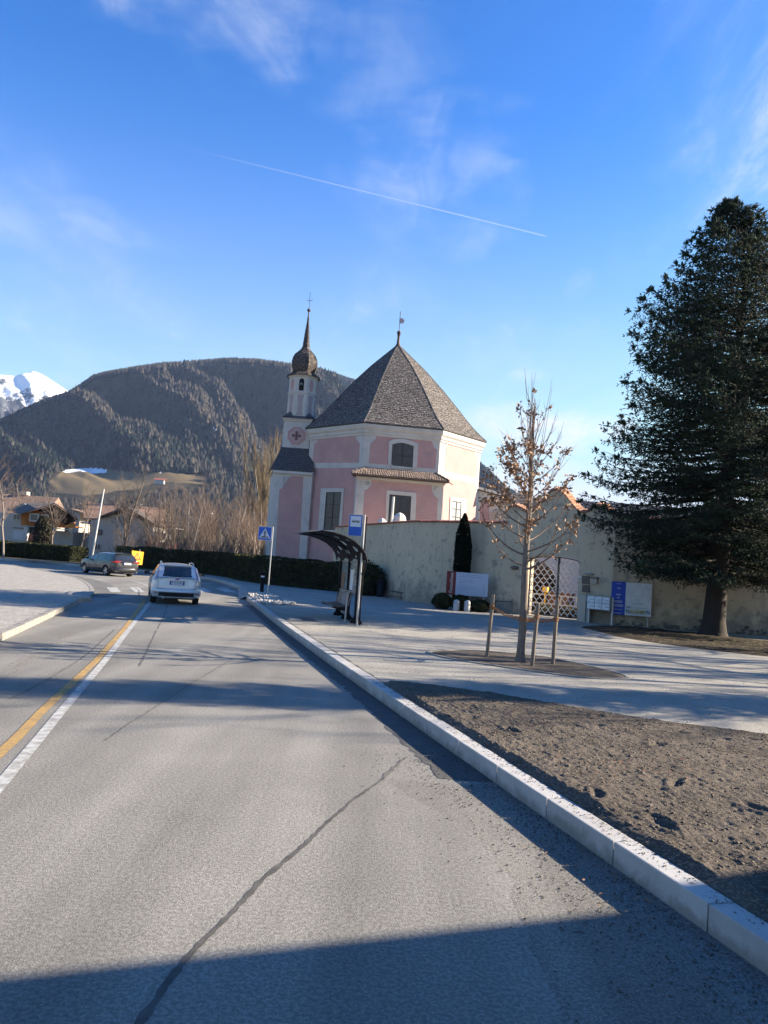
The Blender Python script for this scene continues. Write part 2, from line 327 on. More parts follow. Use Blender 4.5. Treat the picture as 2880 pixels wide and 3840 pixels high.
# --- road
b = MB(); b.poly([(-75, -30, 0), (4.5, -30, 0), (4.5, 34, 0), (-5, 60, 0), (-45, 80, 0), (-75, 80, 0)])
struct(b.build('road', asph), 'worn grey asphalt road running ahead and bending to the left', 'road')
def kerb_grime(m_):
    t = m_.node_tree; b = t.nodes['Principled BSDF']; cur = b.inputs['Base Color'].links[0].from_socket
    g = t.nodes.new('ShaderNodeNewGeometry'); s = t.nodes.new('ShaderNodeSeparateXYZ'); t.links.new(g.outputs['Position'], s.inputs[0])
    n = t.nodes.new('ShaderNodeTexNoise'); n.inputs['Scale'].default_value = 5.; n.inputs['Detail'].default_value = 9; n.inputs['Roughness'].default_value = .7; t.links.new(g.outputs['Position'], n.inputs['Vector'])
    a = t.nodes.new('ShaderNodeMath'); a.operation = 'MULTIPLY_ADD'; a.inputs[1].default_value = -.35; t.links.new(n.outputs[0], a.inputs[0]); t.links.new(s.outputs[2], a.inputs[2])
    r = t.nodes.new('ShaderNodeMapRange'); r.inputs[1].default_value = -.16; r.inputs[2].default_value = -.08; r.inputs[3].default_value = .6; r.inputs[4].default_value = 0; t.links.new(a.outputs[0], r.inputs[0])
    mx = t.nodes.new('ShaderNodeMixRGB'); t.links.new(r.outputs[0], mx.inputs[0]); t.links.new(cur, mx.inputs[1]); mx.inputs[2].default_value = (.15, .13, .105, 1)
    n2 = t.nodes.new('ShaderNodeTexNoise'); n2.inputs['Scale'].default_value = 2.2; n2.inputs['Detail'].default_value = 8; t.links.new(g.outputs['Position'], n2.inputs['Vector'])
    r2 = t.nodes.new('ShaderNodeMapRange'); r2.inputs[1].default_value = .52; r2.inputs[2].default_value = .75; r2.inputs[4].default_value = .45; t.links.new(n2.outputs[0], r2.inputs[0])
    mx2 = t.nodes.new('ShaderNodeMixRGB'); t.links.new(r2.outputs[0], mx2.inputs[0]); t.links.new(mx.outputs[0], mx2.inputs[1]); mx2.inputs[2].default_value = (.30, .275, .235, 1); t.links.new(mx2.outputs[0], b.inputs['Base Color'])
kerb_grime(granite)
# --- right kerb curve
_kp = [z5c(180,185), z5c(310,275), z5c(515,435), z5c(695,555), z5c(860,660), z5c(1070,800), z5c(1360,1000), z5c(1555,1125), z6c(265,475), z6c(400,558), z6c(570,672), z6c(828,845), z6c(1205,1085), z6c(1659,1375)]
_kp = [G(*p, .18) for p in _kp]
_kc = np.polyfit([p[1] for p in _kp], [p[0] for p in _kp], 4)
Y_END = G(*z5c(60, 92), .18)[1]
def kx(y):
    if y < 4.4:
        return float(np.polyval(_kc, 4.4)+(y-4.4)*np.polyval(np.polyder(_kc), 4.4))
    return float(np.polyval(_kc, y))
def kslope(y): return float(np.polyval(np.polyder(_kc), max(y, 4.4)))
SL = 1.03
def kstone(name, L_, w_, h, matl, bev=.012):
    q = MB(); q.box((0, 0, -.12), (L_-.014, w_, h), 0)
    o = q.build(name, matl, None); bb = bmesh.new(); bb.from_mesh(o.data); bmesh.ops.bevel(bb, geom=[e for e in bb.edges if e.calc_length() > .05 and abs(e.verts[0].co.z-e.verts[1].co.z) < .01 and e.verts[0].co.z > 0], offset=bev, segments=2, affect='EDGES', profile=.6); bb.to_mesh(o.data); bb.free(); return o
def kerb_run(root, pts, stone, L_, jit=.004):
    """stones end to end on a polyline given as points; width goes to the right of travel when stone w>0"""
    P = [Vector((p[0], p[1], 0)) for p in pts]; seg = 0; pos = P[0].copy(); i = 0; cnt = 0
    cum_ = [0.]
    for a, c in zip(P, P[1:]): cum_.append(cum_[-1]+(c-a).length)
    def at_(s):
        for j in range(len(P)-1):
            if s <= cum_[j+1] or j == len(P)-2:
                return P[j].lerp(P[j+1], (s-cum_[j])/(cum_[j+1]-cum_[j]))
    k = 0
    while (k+1)*L_ <= cum_[-1]+.02:
        a = at_(k*L_); c = at_((k+1)*L_); o = stone if k == 0 else stone.copy()
        if k: C.objects.link(o)
        o.parent = root; o.location = (a.x, a.y, rnd.uniform(-jit, jit)); o.rotation_euler = (0, 0, math.atan2(c.y-a.y, c.x-a.x)); k += 1
kerb = struct(empty('kerb', (0, 0, 0)), 'long row of new pale granite kerb stones along the right side of the road', 'kerb')
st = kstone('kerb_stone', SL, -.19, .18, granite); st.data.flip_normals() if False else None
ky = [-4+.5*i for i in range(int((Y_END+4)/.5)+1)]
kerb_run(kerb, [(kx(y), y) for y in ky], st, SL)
kin = lambda y: kx(y)+.19*math.sqrt(1+kslope(y)**2)
# --- plaza sheet
far_pts = [z4c(1110, 310), z4c(900, 240), z4c(690, 200), z4c(220, 145), z4c(60, 130), z3c(840, 130), z3c(400, 85), z3c(0, 60)]
FK = [G(*p, 0) for p in far_pts]
FK = [FK[0], FK[1], FK[2], ((FK[3][0]+FK[4][0])/2, (FK[3][1]+FK[4][1])/2), FK[5], FK[6], FK[7], (FK[7][0]-14, FK[7][1]+3)]
YE = ky[-1]
pl = [(kin(y)+.005, y) for y in ky] + [(kx(YE)+.05, YE+.25), (FK[0][0]+.35, FK[0][1]-.3), (FK[0][0]+.2, FK[0][1]), (FK[1][0]+.25, FK[1][1]), (FK[2][0]+.3, FK[2][1]), (-14, 62), (60, 66), (60, -30), (kin(-4)+.005, -30)]
b = MB(); b.poly([(p[0], p[1], .17) for p in reversed(pl)])
i0 = len(ky)-1
for p, q in zip(pl[i0+1:i0+3], pl[i0+2:i0+4]): b.poly([(p[0], p[1], .17), (q[0], q[1], .17), (q[0]-.45, q[1]-.05, -.02), (p[0]-.45, p[1]-.05, -.02)])
b.build('pavement', gravel); struct(bpy.data.objects['pavement'], 'broad pale gravel forecourt and pavement between the road and the walls', 'pavement')
# gap line behind the kerb
b = MB(); prev = None
for i in range(160):
    y = 3+i*.2
    if y > YE-2: break
    x = kin(y)+.055+rnd.uniform(-.008, .008); wv = .016*rnd.uniform(.4, 1.6)
    r = ((x, y, .1745), (x+wv, y, .1745))
    if prev: b.poly([prev[0], prev[1], r[1], r[0]])
    prev = r
struct(b.build('pavement_joint', tar), 'thin dark open joint between kerb and gravel pavement', 'joint')
# --- asphalt strips along the kerb
def strip(name, fl, fr, y0, y1, z, m_, step=.25, jl=.03, jr=.0):
    q = MB(); pr = None; y = y0
    while y <= y1+1e-6:
        r = ((fl(y)+rnd.uniform(-jl, jl), y, z), (fr(y)+rnd.uniform(-jr, jr), y, z))
        if pr: q.poly([pr[0], pr[1], r[1], r[0]])
        pr = r; y += step
    return q.build(name, m_)
def band(y):   # width of the new strip
    return .30+.22*min(1, max(0, (13-y)/5))
struct(strip('asphalt_patch', lambda y: kx(y)-band(y), lambda y: kx(y)-.002, 7.9, YE-3, .004, asph_dark, .12, .045), 'dark fresh asphalt strip laid against the kerb', 'asphalt')
struct(strip('road_gutter', lambda y: kx(y)-1.0+.25*math.sin(y*1.3)-(8-y)*.05, lambda y: kx(y)-.002, -2, 7.86, .0006, asph_mid, .15, .05), 'rough dusty gutter of broken asphalt in front of the kerb', 'gutter')
# --- seams and cracks
def seam(name, pts, w0, w1, z, m_, label, jit=.02, n=None):
    P = [G(p[0], p[1], 0) for p in pts]; q = MB(); L_ = sum(math.dist(a, c) for a, c in zip(P, P[1:])); n = n or int(L_/.06); pr = None
    cum_ = [0]; 
    for a, c in zip(P, P[1:]): cum_.append(cum_[-1]+math.dist(a, c))
    jx = 0
    for i in range(n+1):
        s = L_*i/n; j = 0
        while j < len(P)-2 and cum_[j+1] < s: j += 1
        t = (s-cum_[j])/(cum_[j+1]-cum_[j]); x = P[j][0]*(1-t)+P[j+1][0]*t; y = P[j][1]*(1-t)+P[j+1][1]*t
        dx, dy = P[j+1][0]-P[j][0], P[j+1][1]-P[j][1]; l = math.hypot(dx, dy); nx, ny = -dy/l, dx/l
        jx = .8*jx+rnd.uniform(-jit, jit)*.5; wd = (w0+(w1-w0)*i/n)*rnd.uniform(.55, 1.3)/2
        r = ((x+nx*(jx-wd), y+ny*(jx-wd), z), (x+nx*(jx+wd), y+ny*(jx+wd), z))
        if pr: q.poly([pr[0], pr[1], r[1], r[0]])
        pr = r
    return struct(q.build(name, m_), label, 'road seam')
D = 1.736
dd = lambda *L_: [(x*D, y*D) for x, y in L_]
tar2 = mat('old_seam', (.085, .08, .074), .9, (.13, .125, .115), 8, 6, bump=.5, bscale=90)
seam('road_seam', dd((285, 2240), (350, 2140), (430, 2040), (500, 1972), (560, 1905), (640, 1838), (700, 1785), (760, 1730), (830, 1680)), .046, .034, .0025, tar, 'dark tar seam running diagonally across the near lane', .009)
seam('road_seam', dd((830, 1680), (880, 1635)), .05, .03, .0045, tar2, 'faint upper end of the diagonal seam by the kerb shadow', .02)
seam('road_seam', dd((225, 1600), (330, 1530), (440, 1460), (500, 1425)), .02, .02, .0045, tar2, 'thin old seam crossing the lane beside the centre lines', .015)
seam('road_seam', [z4c(250, 715), z4c(300, 620), z4c(345, 500), z4c(350, 440)], .03, .03, .0045, tar2, 'thin lengthwise seam behind the white car', .01)
seam('road_seam', [z4c(60, 1100), z4c(150, 930), z4c(240, 730)], .04, .03, .0045, tar2, 'lengthwise seam right of the white line', .01)
seam('road_seam', [z3c(100, 1500), z3c(450, 1320), z3c(800, 1110), z3c(960, 985), z3c(1190, 775)], .03, .03, .0045, tar2, 'lengthwise seam left of the yellow line', .01)
seam('road_seam', [z3c(1400, 345), z3c(1440, 370), z3c(1447, 440)], .05, .05, .009, tar2, 'wavy dark seam over the zebra crossing', .01)
# gravelly trace on the left lane
b = MB()
for i in range(900):
    t = rnd.random(); P0 = G(*z3c(20, 1250), 0); P1 = G(*z3c(760, 800), 0)
    x = P0[0]+(P1[0]-P0[0])*t+rnd.gauss(0, .10); y = P0[1]+(P1[1]-P0[1])*t; r = rnd.uniform(.004, .011); a = rnd.random()*3
    b.add([(x+r*math.cos(a+k*2.09), y+r*math.sin(a+k*2.09), .003) for k in range(3)]+[(x, y, .003+r*.9)], [(0, 1, 3), (1, 2, 3), (2, 0, 3)])
tag(b.build('loose_grit', mat('grit', (.19, .18, .16), .95, (.12, .11, .10), 40, 2, rnd=.1), fixn=False), 'line of loose grit lying along the left lane', 'grit', kind='stuff')
# --- painted lines
def line(name, left, right, m_, label, z=.006, step=.3):
    """paint between two pixel-traced edges"""
    l = [G(*p, 0) for p in left]; r = [G(*p, 0) for p in right]; q = MB()
    for i in range(len(l)-1):
        n = max(1, int(math.dist(l[i], l[i+1])/step)); 
        for k in range(n):
            a, c = k/n, (k+1)/n
            lp = lambda U, V, t: (U[0]+(V[0]-U[0])*t, U[1]+(V[1]-U[1])*t, z)
            q.poly([lp(l[i], l[i+1], a), lp(r[i], r[i+1], a), lp(r[i], r[i+1], c), lp(l[i], l[i+1], c)])
    return struct(q.build(name, m_), label, 'road marking')
cl = [z3c(1572, 475), z3c(1516, 545), z3c(1325, 790), z3c(1080, 1110), z3c(900, 1320), z3c(640, 1620), (130, 2790), (0, 2945), (-250, 3230)]
def offs(pts, half):
    P = [G(*p, 0) for p in pts]; out = []
    for i, p in enumerate(P):
        a = P[max(i-1, 0)]; c = P[min(i+1, len(P)-1)]; dx, dy = c[0]-a[0], c[1]-a[1]; l = math.hypot(dx, dy); out.append((p[0]-dy/l*half, p[1]+dx/l*half))
    return out
def line2(name, P, Q, m_, label, z=.006):
    q = MB()
    for i in range(len(P)-1): q.poly([(*P[i], z), (*P[i+1], z), (*Q[i+1], z), (*Q[i], z)])
    return struct(q.build(name, m_), label, 'road marking')
line2('centre_line', offs(cl, .06), offs(cl, -.06), paintw, 'worn white centre line leading to the white car')
yl = [z3c(1500, 470), z3c(1470, 520), z3c(1290, 770), z3c(980, 1120), z3c(750, 1330), z3c(440, 1620), (60, 2770), (-60, 2880), (-300, 3100)]
line2('centre_line', offs(yl, .06), offs(yl, -.06), painty, 'temporary yellow line left of the white centre line')
z = .007
for i, q4 in enumerate([[z3c(1105,340), z3c(1210,340), z3c(1255,390), z3c(1150,388)], [z3c(1335,340), z3c(1440,340), z3c(1500,390), z3c(1400,390)], [z4c(690,290), z4c(735,290), z4c(820,338), z4c(700,338)], [z4c(850,295), z4c(960,295), z4c(1080,335), z4c(965,337)]]):
    P = [G(*p, 0) for p in q4]; q = MB(); q.poly([(*p, z) for p in reversed(P)])
    struct(q.build('zebra_bar', paintw), ['worn white zebra bar nearest the paved island', 'white zebra bar just left of the white car', 'white zebra bar just right of the white car', 'faded zebra bar nearest the right kerb'][i], 'road marking')
arc = [z3c(1550, 335), z3c(1500, 310), z3c(1430, 285), z3c(1340, 262), z3c(1180, 245)]
line2('edge_line', offs(arc, .05), offs(arc, -.05), paintw, 'thin faded curved line behind the zebra crossing')
# --- left island with its kerb
lk = [z3c(20,890), z3c(160,830), z3c(380,730), z3c(520,655), z3c(740,545), z3c(850,495)]
LK = [G(*p, 0) for p in lk]; _lc = np.polyfit([p[1] for p in LK], [p[0] for p in LK], 2)
lx = lambda y: float(np.polyval(_lc, y)) if y > 12 else float(np.polyval(_lc, 12)+(y-12)*np.polyval(np.polyder(_lc), 12))
YL = LK[-1][1]
IE = [G(*p, .05) for p in [z3c(915,455), z3c(960,425), z3c(975,385), z3c(930,320), z3c(820,260), z3c(650,215), z3c(470,180), z3c(300,150), z3c(0,88)]]
lys = [-6+i for i in range(int(YL+6)+1)]+[YL]
isl = [(lx(y)-.15, y) for y in lys]+IE+[(-60, IE[-1][1]+14), (-75, 60), (-75, -6)]
b = MB(); b.poly([(p[0], p[1], .12) for p in isl])
for p, q in zip(isl, isl[1:]): b.poly([(p[0], p[1], .12), (q[0], q[1], .12), (q[0], q[1], -.02), (p[0], p[1], -.02)])
struct(b.build('traffic_island', setts), 'wide paved island on the left with a rounded corner', 'island')
lkerb = struct(empty('kerb'), 'row of worn concrete kerb blocks along the left side of the road', 'kerb')
st2 = kstone('kerb_stone', .9, .16, .15, concrete_k)
kerb_run(lkerb, [(lx(y), y) for y in lys], st2, .9, .008)
b = MB(); a = Vector((lx(YL), YL, 0)); b.box((-.05, -.25, 0), (.5, .30, .16), .02)
o = b.build('kerb_end_block', concrete_k, lkerb); o.location = (a.x-.35, a.y+.35, 0); o.rotation_euler = (0, 0, .5)
# flat edging band along the curve of the island
def ring_strip(P, wd, z, closed=False):
    q = MB(); n = len(P); rs = []
    for i, p in enumerate(P):
        a = P[(i-1) % n] if closed else P[max(i-1, 0)]; c = P[(i+1) % n] if closed else P[min(i+1, n-1)]
        dx, dy = c[0]-a[0], c[1]-a[1]; l = math.hypot(dx, dy) or 1; rs.append([(p[0], p[1], z-.06), (p[0], p[1], z), (p[0]-dy/l*wd, p[1]+dx/l*wd, z), (p[0]-dy/l*wd, p[1]+dx/l*wd, z-.06)])
    if closed: rs.append(rs[0])
    q.loft(rs, False); return q
def smooth(P, k=4, closed=False):
    """Catmull-Rom"""
    out = []; n = len(P)
    for i in range(n if closed else n-1):
        g = lambda j: P[j % n] if closed else P[min(max(j, 0), n-1)]
        p0, p1, p2, p3 = map(np.array, (g(i-1), g(i), g(i+1), g(i+2)))
        for t in np.arange(k)/k:
            out.append(tuple(.5*((2*p1)+(-p0+p2)*t+(2*p0-5*p1+4*p2-p3)*t*t+(-p0+3*p1-3*p2+p3)*t**3)))
    if not closed: out.append(tuple(P[-1]))
    return out
struct(ring_strip(smooth(IE, 4), .16, .128).build('island_edging', concrete_k), 'pale curved edging of the paved island', 'edging')
b = MB(); P1 = smooth(IE, 3)[3:-4]; 
for i in range(len(P1)-1):
    def off(p, q, d): dx, dy = q[0]-p[0], q[1]-p[1]; l = math.hypot(dx, dy); return (p[0]+dy/l*d, p[1]-dx/l*d)
    wA = 1.0*math.sin(math.pi*min(1, i/len(P1)*.9+.1))+.2; wB = 1.0*math.sin(math.pi*min(1, (i+1)/len(P1)*.9+.1))+.2
    nx = P1[min(i+2, len(P1)-1)] if i+2 < len(P1) else (2*P1[i+1][0]-P1[i][0], 2*P1[i+1][1]-P1[i][1])
    b.poly([(*P1[i], .005), (*off(P1[i], P1[i+1], wA), .005), (*off(P1[i+1], nx, wB), .005), (*P1[i+1], .005)])
struct(b.build('gutter_band', mat('grey_gutter', (.10, .098, .095), .95, (.14, .135, .13), 2, 8, bump=.8, bscale=60)), 'darker grey asphalt band curving round the island', 'gutter')
# --- far kerb and the verges beyond
fk = struct(empty('kerb'), 'pale far kerb curving behind the two cars', 'kerb')
st3 = kstone('kerb_stone', 1.2, -.2, .2, granite)
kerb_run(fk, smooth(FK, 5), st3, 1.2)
vg = [(p[0], p[1]+.3) for p in reversed(FK)]+[(-9, 56), (-9, 120), (-120, 150), (-120, 72)]
b = MB(); b.poly([(p[0], p[1], .16) for p in vg]); struct(b.build('verge', verge_m), 'strip of soil, leaves and short grass beyond the far kerb', 'verge')
# --- planting beds
def interp_ring(P, a):
    return P
def bed(name, P, h, m_, label, nr=26, na=120, seed=1, amp=.03, holes=()):
    P = smooth(P, 6, True); n = len(P); cx = sum(p[0] for p in P)/n; cy = sum(p[1] for p in P)/n
    A = np.array(P); idx = (np.arange(na)*n/na); i0_ = idx.astype(int) % n; fr = idx-np.floor(idx); B = A[i0_]*(1-fr)[:, None]+A[(i0_+1) % n]*fr[:, None]
    rr = np.linspace(0, 1, nr); X_ = cx+(B[None, :, 0]-cx)*rr[:, None]; Y_ = cy+(B[None, :, 1]-cy)*rr[:, None]
    edge = np.minimum(1, (1-rr)*8)[:, None]
    Zv = h+edge*(.035+amp*vnoise(X_*1.2, Y_*1.2, seed, 3)+amp*.8*vnoise(X_*6, Y_*6, seed+1, 4, .7))
    V = np.stack([X_, Y_, Zv], -1).reshape(-1, 3); f = []
    ii, jj = np.meshgrid(np.arange(nr-1), np.arange(na), indexing='ij'); j2 = (jj+1) % na
    Fq = np.stack([ii*na+jj, (ii+1)*na+jj, (ii+1)*na+j2, ii*na+j2], -1).reshape(-1, 4)
    o = link(name, mesh(name, V, Fq, [m_])); struct(o, label, 'planting bed')
    return P
el = [z6c(240,165), z6c(330,190), z6c(480,214), z6c(700,246), z6c(900,270), z6c(1020,274), z6c(1062,266), z6c(980,240), z6c(850,210), z6c(700,182), z6c(480,161), z6c(330,156)]
EL = bed('planting_bed', [G(*p, .18) for p in el], .176, soil, 'oval bed of bare soil round the young staked tree', 40, 200, 3, .02)
struct(ring_strip(EL, -.07, .195, True).build('bed_edging', concrete_k), 'thin pale edging round the oval tree bed', 'edging')
sb = [G(*p, .18) for p in [(2185, 2349), (2260, 2372), (2346, 2392), (2560, 2424), (2880, 2461)]]
SB = sb+[(17, 20), (24, 19), (24, 24), (14.5, 28.8), (10.3, 31.4)]
bed('planting_bed', SB, .176, soil_dark, 'dark bed of soil and litter under the big spruce, shade put into its colour', 40, 160, 5, .05)
# --- the big bare bed beside the kerb: clods, ruts and footprints
eb = [G(*p, .18) for p in [z6c(60,302), z6c(200,305), z6c(400,332), z6c(600,362), z6c(1000,428), z6c(1300,478), z6c(1659,522)]]
EB = sorted(eb, key=lambda p: p[0])+[(7.5, 9.2), (12, 8.2)]
exs = [p[0] for p in EB]; eys = [p[1] for p in EB]
NU, NV = 420, 520
ex = np.interp(np.linspace(0, 1, NU)**1.35, [0, 1], [0, 1])
top = max(eys)-.02
vv = -1.5+(top+1.5)*(np.linspace(0, 1, NV)); 
V = np.zeros((NV, NU, 3))
for j, y in enumerate(vv):
    left = kin(y)+.01
    # right limit: the far edge of the bed where it drops below this row
    xr = 9.
    for k in range(len(EB)-1):
        if (eys[k]-y)*(eys[k+1]-y) <= 0 and eys[k] > eys[k+1]:
            t = (y-eys[k])/(eys[k+1]-eys[k]+1e-9); xr = exs[k]+(exs[k+1]-exs[k])*t
    xr = max(min(xr, 9.), left+.02); V[j, :, 0] = left+(xr-left)*ex; V[j, :, 1] = y
Xg, Yg = V[..., 0], V[..., 1]
hz = .012*vnoise(Xg*.8, Yg*.8, 1, 2)+.022*vnoise(Xg*3.1, Yg*3.1, 2, 3, .6)+.014*np.abs(vnoise(Xg*11, Yg*11, 3, 3, .7))+.012*vnoise(Xg*26, Yg*26, 9, 2, .6)
rg = np.random.RandomState(5)
for i in range(46):    # footprints and dug spots
    fx, fy = rg.uniform(.8, 6.5), rg.uniform(3.5, 11.5)
    if fx < kin(fy)+.25: continue
    a = rg.uniform(0, 3.1); la, lb = rg.uniform(.09, .16), rg.uniform(.04, .07)
    u = (Xg-fx)*math.cos(a)+(Yg-fy)*math.sin(a); v_ = -(Xg-fx)*math.sin(a)+(Yg-fy)*math.cos(a)
    q = (u/la)**2+(v_/lb)**2; hz -= .05*np.exp(-q*1.1)*rg.uniform(.5, 1.1); hz += .018*np.exp(-(np.sqrt(q)-1.5)**2*3)
edge = np.minimum(1, (Xg-Xg[:, :1])*9)*np.minimum(1, (Xg[:, -1:]-Xg)*9+.0)
V[..., 2] = .176+np.maximum(0, edge)*(.05+hz)
Vf = V.reshape(-1, 3); ii, jj = np.meshgrid(np.arange(NV-1), np.arange(NU-1), indexing='ij')
Fq = np.stack([ii*NU+jj, ii*NU+jj+1, (ii+1)*NU+jj+1, (ii+1)*NU+jj], -1).reshape(-1, 4)
struct(link('planting_bed', mesh('planting_bed', Vf, Fq, [soil])), 'large bed of trodden bare soil between kerb and gravel path', 'planting bed')
struct(ring_strip(smooth([(p[0], p[1]) for p in EB], 5), .07, .20).build('bed_edging', granite), 'thin pale stone edging along the far side of the big soil bed', 'edging')
# clods and small stones scattered on soil, gravel and gutter
def scatter(name, fn, n, r0, r1, m_, label, cat, seed):
    rr = np.random.RandomState(seed); pts = []; 
    while len(pts) < n:
        p = fn(rr)
        if p is not None: pts.append(p)
    P = np.array(pts); n = len(P); r = rr.uniform(r0, r1, n)*rr.uniform(.5, 1.3, n); base = np.array([[1,0,0],[-.5,.87,0],[-.5,-.87,0],[0,0,.9],[.3,.2,-.5]])
    th = rr.uniform(0, 6.28, n); c_, s_ = np.cos(th), np.sin(th); jit = 1+rr.uniform(-.35, .35, (n, 5, 3))
    q = base[None]*jit*r[:, None, None]; x = q[..., 0]*c_[:, None]-q[..., 1]*s_[:, None]; y = q[..., 0]*s_[:, None]+q[..., 1]*c_[:, None]
    V_ = np.stack([x+P[:, 0:1], y+P[:, 1:2], q[..., 2]*.75+P[:, 2:3]+r[:, None]*.15], -1).reshape(-1, 3)
    Ft = np.array([[0,1,3],[1,2,3],[2,0,3],[1,0,4],[2,1,4],[0,2,4]]); Fa = (np.arange(n)[:, None, None]*5+Ft[None]).reshape(-1, 3)
    o = link(name, mesh(name, V_, Fa, [m_])); return tag(o, label, cat, kind='stuff')
def in_bed(rr):
    y = rr.uniform(3, 12.2)**1.0; x = rr.uniform(-.2, 7.5)
    i = int((y+1.5)/(top+1.5)*(NV-1)); xs = V[i, :, 0]
    if x < xs[0]+.03 or x > xs[-1]-.03: return None
    j = int(np.searchsorted(xs, x)); return (x, y, V[i, min(j, NU-1), 2])
scatter('soil_clods', in_bed, 9000, .004, .019, mat('clods', (.125, .103, .082), 1., (.19, .16, .13), 9, 4, .45, .65, spec=.1), 'crumbs and clods of dry earth strewn over the big soil bed', 'clods', 3)
def in_gut(rr):
    y = rr.uniform(3.2, 9); x = kx(y)-abs(rr.normal(0, .45))-.02; return (x, y, .004)
scatter('gutter_grit', in_gut, 3500, .003, .011, mat('gutter_grit', (.15, .14, .125), 1., (.05, .045, .04), 14, 3, rnd=0), 'loose dark grit lying in the gutter before the kerb', 'grit', 4)
def in_top(rr):
    y = rr.uniform(3.2, 13)
    x = kx(y)+rr.uniform(.05, .19)*1.0; return (x, y, .181)
scatter('soil_crumbs', in_top, 900, .003, .010, MATS['clods'], 'crumbs of earth spilled onto the kerb tops', 'crumbs', 6)
def on_pl(rr):
    y = rr.uniform(9, 24); x = rr.uniform(-3, 9)
    return (x, y, .171) if x > kin(y)+.1 else None
scatter('gravel_chips', on_pl, 5000, .004, .013, mat('chips', (.36, .34, .31), .95, (.15, .14, .12), 8, 2), 'loose stone chips lying on the gravel forecourt', 'gravel', 8)
# fallen leaves in the gutter and on soil
def leafm(name, fn, n, r, m_, label, seed, cat='leaves'):
    rr = np.random.RandomState(seed); v = []; f = []
    k = 0
    while k < n:
        p = fn(rr)
        if p is None: continue
        a = rr.uniform(0, 6.28); l = r*rr.uniform(.6, 1.3); t = rr.uniform(-.5, .5, 4)*l
        ca, sa = math.cos(a), math.sin(a)
        for i, (u, w_) in enumerate(((-1, 0), (0, -.5), (1, 0), (0, .5))): v.append((p[0]+(u*ca-w_*sa)*l, p[1]+(u*sa+w_*ca)*l, p[2]+.012+abs(t[i])*.6))
        f.append((4*k, 4*k+1, 4*k+2, 4*k+3)); k += 1
    return tag(link(name, mesh(name, v, f, [m_])), label, cat, kind='stuff')
brownleaf = mat('dead_leaf', (.20, .09, .045), .8, (.32, .19, .09), 12, 3, rnd=0)
leafm('fallen_leaves', lambda rr: (lambda y: (kx(y)-abs(rr.normal(.22, .15)), y, .008))(rr.choice([6.2, 5.2, 5.9, 5.5])+rr.normal(0, .15)), 60, .018, brownleaf, 'brown leaves caught in the gutter by the kerb', 11)
leafm('fallen_leaves', lambda rr: (2.9+rr.normal(0, .3), 8.0+rr.normal(0, .25), .24), 50, .018, mat('red_leaf', (.28, .08, .06), .8, (.2, .1, .05), 12, 3), 'reddish leaves on the middle of the big soil bed', 12)
leafm('fallen_leaves', lambda rr: (lambda t: (FK[6][0]*(1-t)+FK[4][0]*t, FK[6][1]*(1-t)+FK[4][1]*t+.6+abs(rr.normal(0, .8)), .17))(rr.uniform(-.9, 1)), 2600, .07, mat('verge_leaf', (.30, .16, .07), .9, (.38, .26, .14), 3, 3), 'carpet of orange brown leaves before the left hedge', 13)
leafm('fallen_leaves', lambda rr: (rr.uniform(8.5, 14), rr.uniform(22.5, 27), .23), 700, .035, mat('litter_leaf', (.20, .15, .06), .9, (.30, .25, .10), 3, 3), 'yellowish litter on the dark bed under the spruce', 14)
# --- pebbles round the crossing sign
pb = [G(*p, .18) for p in [z4c(1185, 350), z4c(1290, 340), z4c(1400, 350), z4c(1520, 390), z4c(1680, 455), z4c(1640, 468), z4c(1300, 452)]]
def inpoly(x, y, P):
    c = False; n = len(P)
    for i in range(n):
        x1, y1 = P[i]; x2, y2 = P[(i+1) % n]
        if (y1 > y) != (y2 > y) and x < (x2-x1)*(y-y1)/(y2-y1)+x1: c = not c
    return c
bx0, bx1 = min(p[0] for p in pb), max(p[0] for p in pb); by0, by1 = min(p[1] for p in pb), max(p[1] for p in pb)
scatter('white_pebbles', lambda rr: (lambda x, y: (x, y, .19) if inpoly(x, y, pb) else None)(rr.uniform(bx0, bx1), rr.uniform(by0, by1)), 1500, .05, .095, mat('pebble', (.55, .52, .47), .8, (.32, .29, .25), 7, 2, .4, .6), 'bed of large pale pebbles at the foot of the crossing sign', 'pebbles', 9)
b = MB(); b.poly([(p[0], p[1], .178) for p in reversed(pb)]); struct(b.build('pebble_bed_base', mat('pebble_base', (.14, .13, .115), 1.)), 'dark base of the pebble bed behind the kerb', 'bed')
# drain grate and shelter pad
b = MB(); P = [G(*p, .17) for p in [z5c(605, 318), z5c(760, 330), z5c(800, 362), z5c(650, 355)]]
for i in range(7):
    t0, t1 = i/7+.02, (i+1)/7-.02; lp = lambda U, V_, t: (U[0]+(V_[0]-U[0])*t, U[1]+(V_[1]-U[1])*t)
    q4 = [lp(P[0], P[1], t0), lp(P[0], P[1], t1), lp(P[3], P[2], t1), lp(P[3], P[2], t0)]
    b.slab([(x, y, .176) for x, y in reversed(q4)], (0, 0, .006))
tag(b.build('drain_grate', mat('cast_iron', (.09, .09, .095), .6, metal=.3)), 'dark drain grate let into the pavement beside the bus shelter', 'grate')
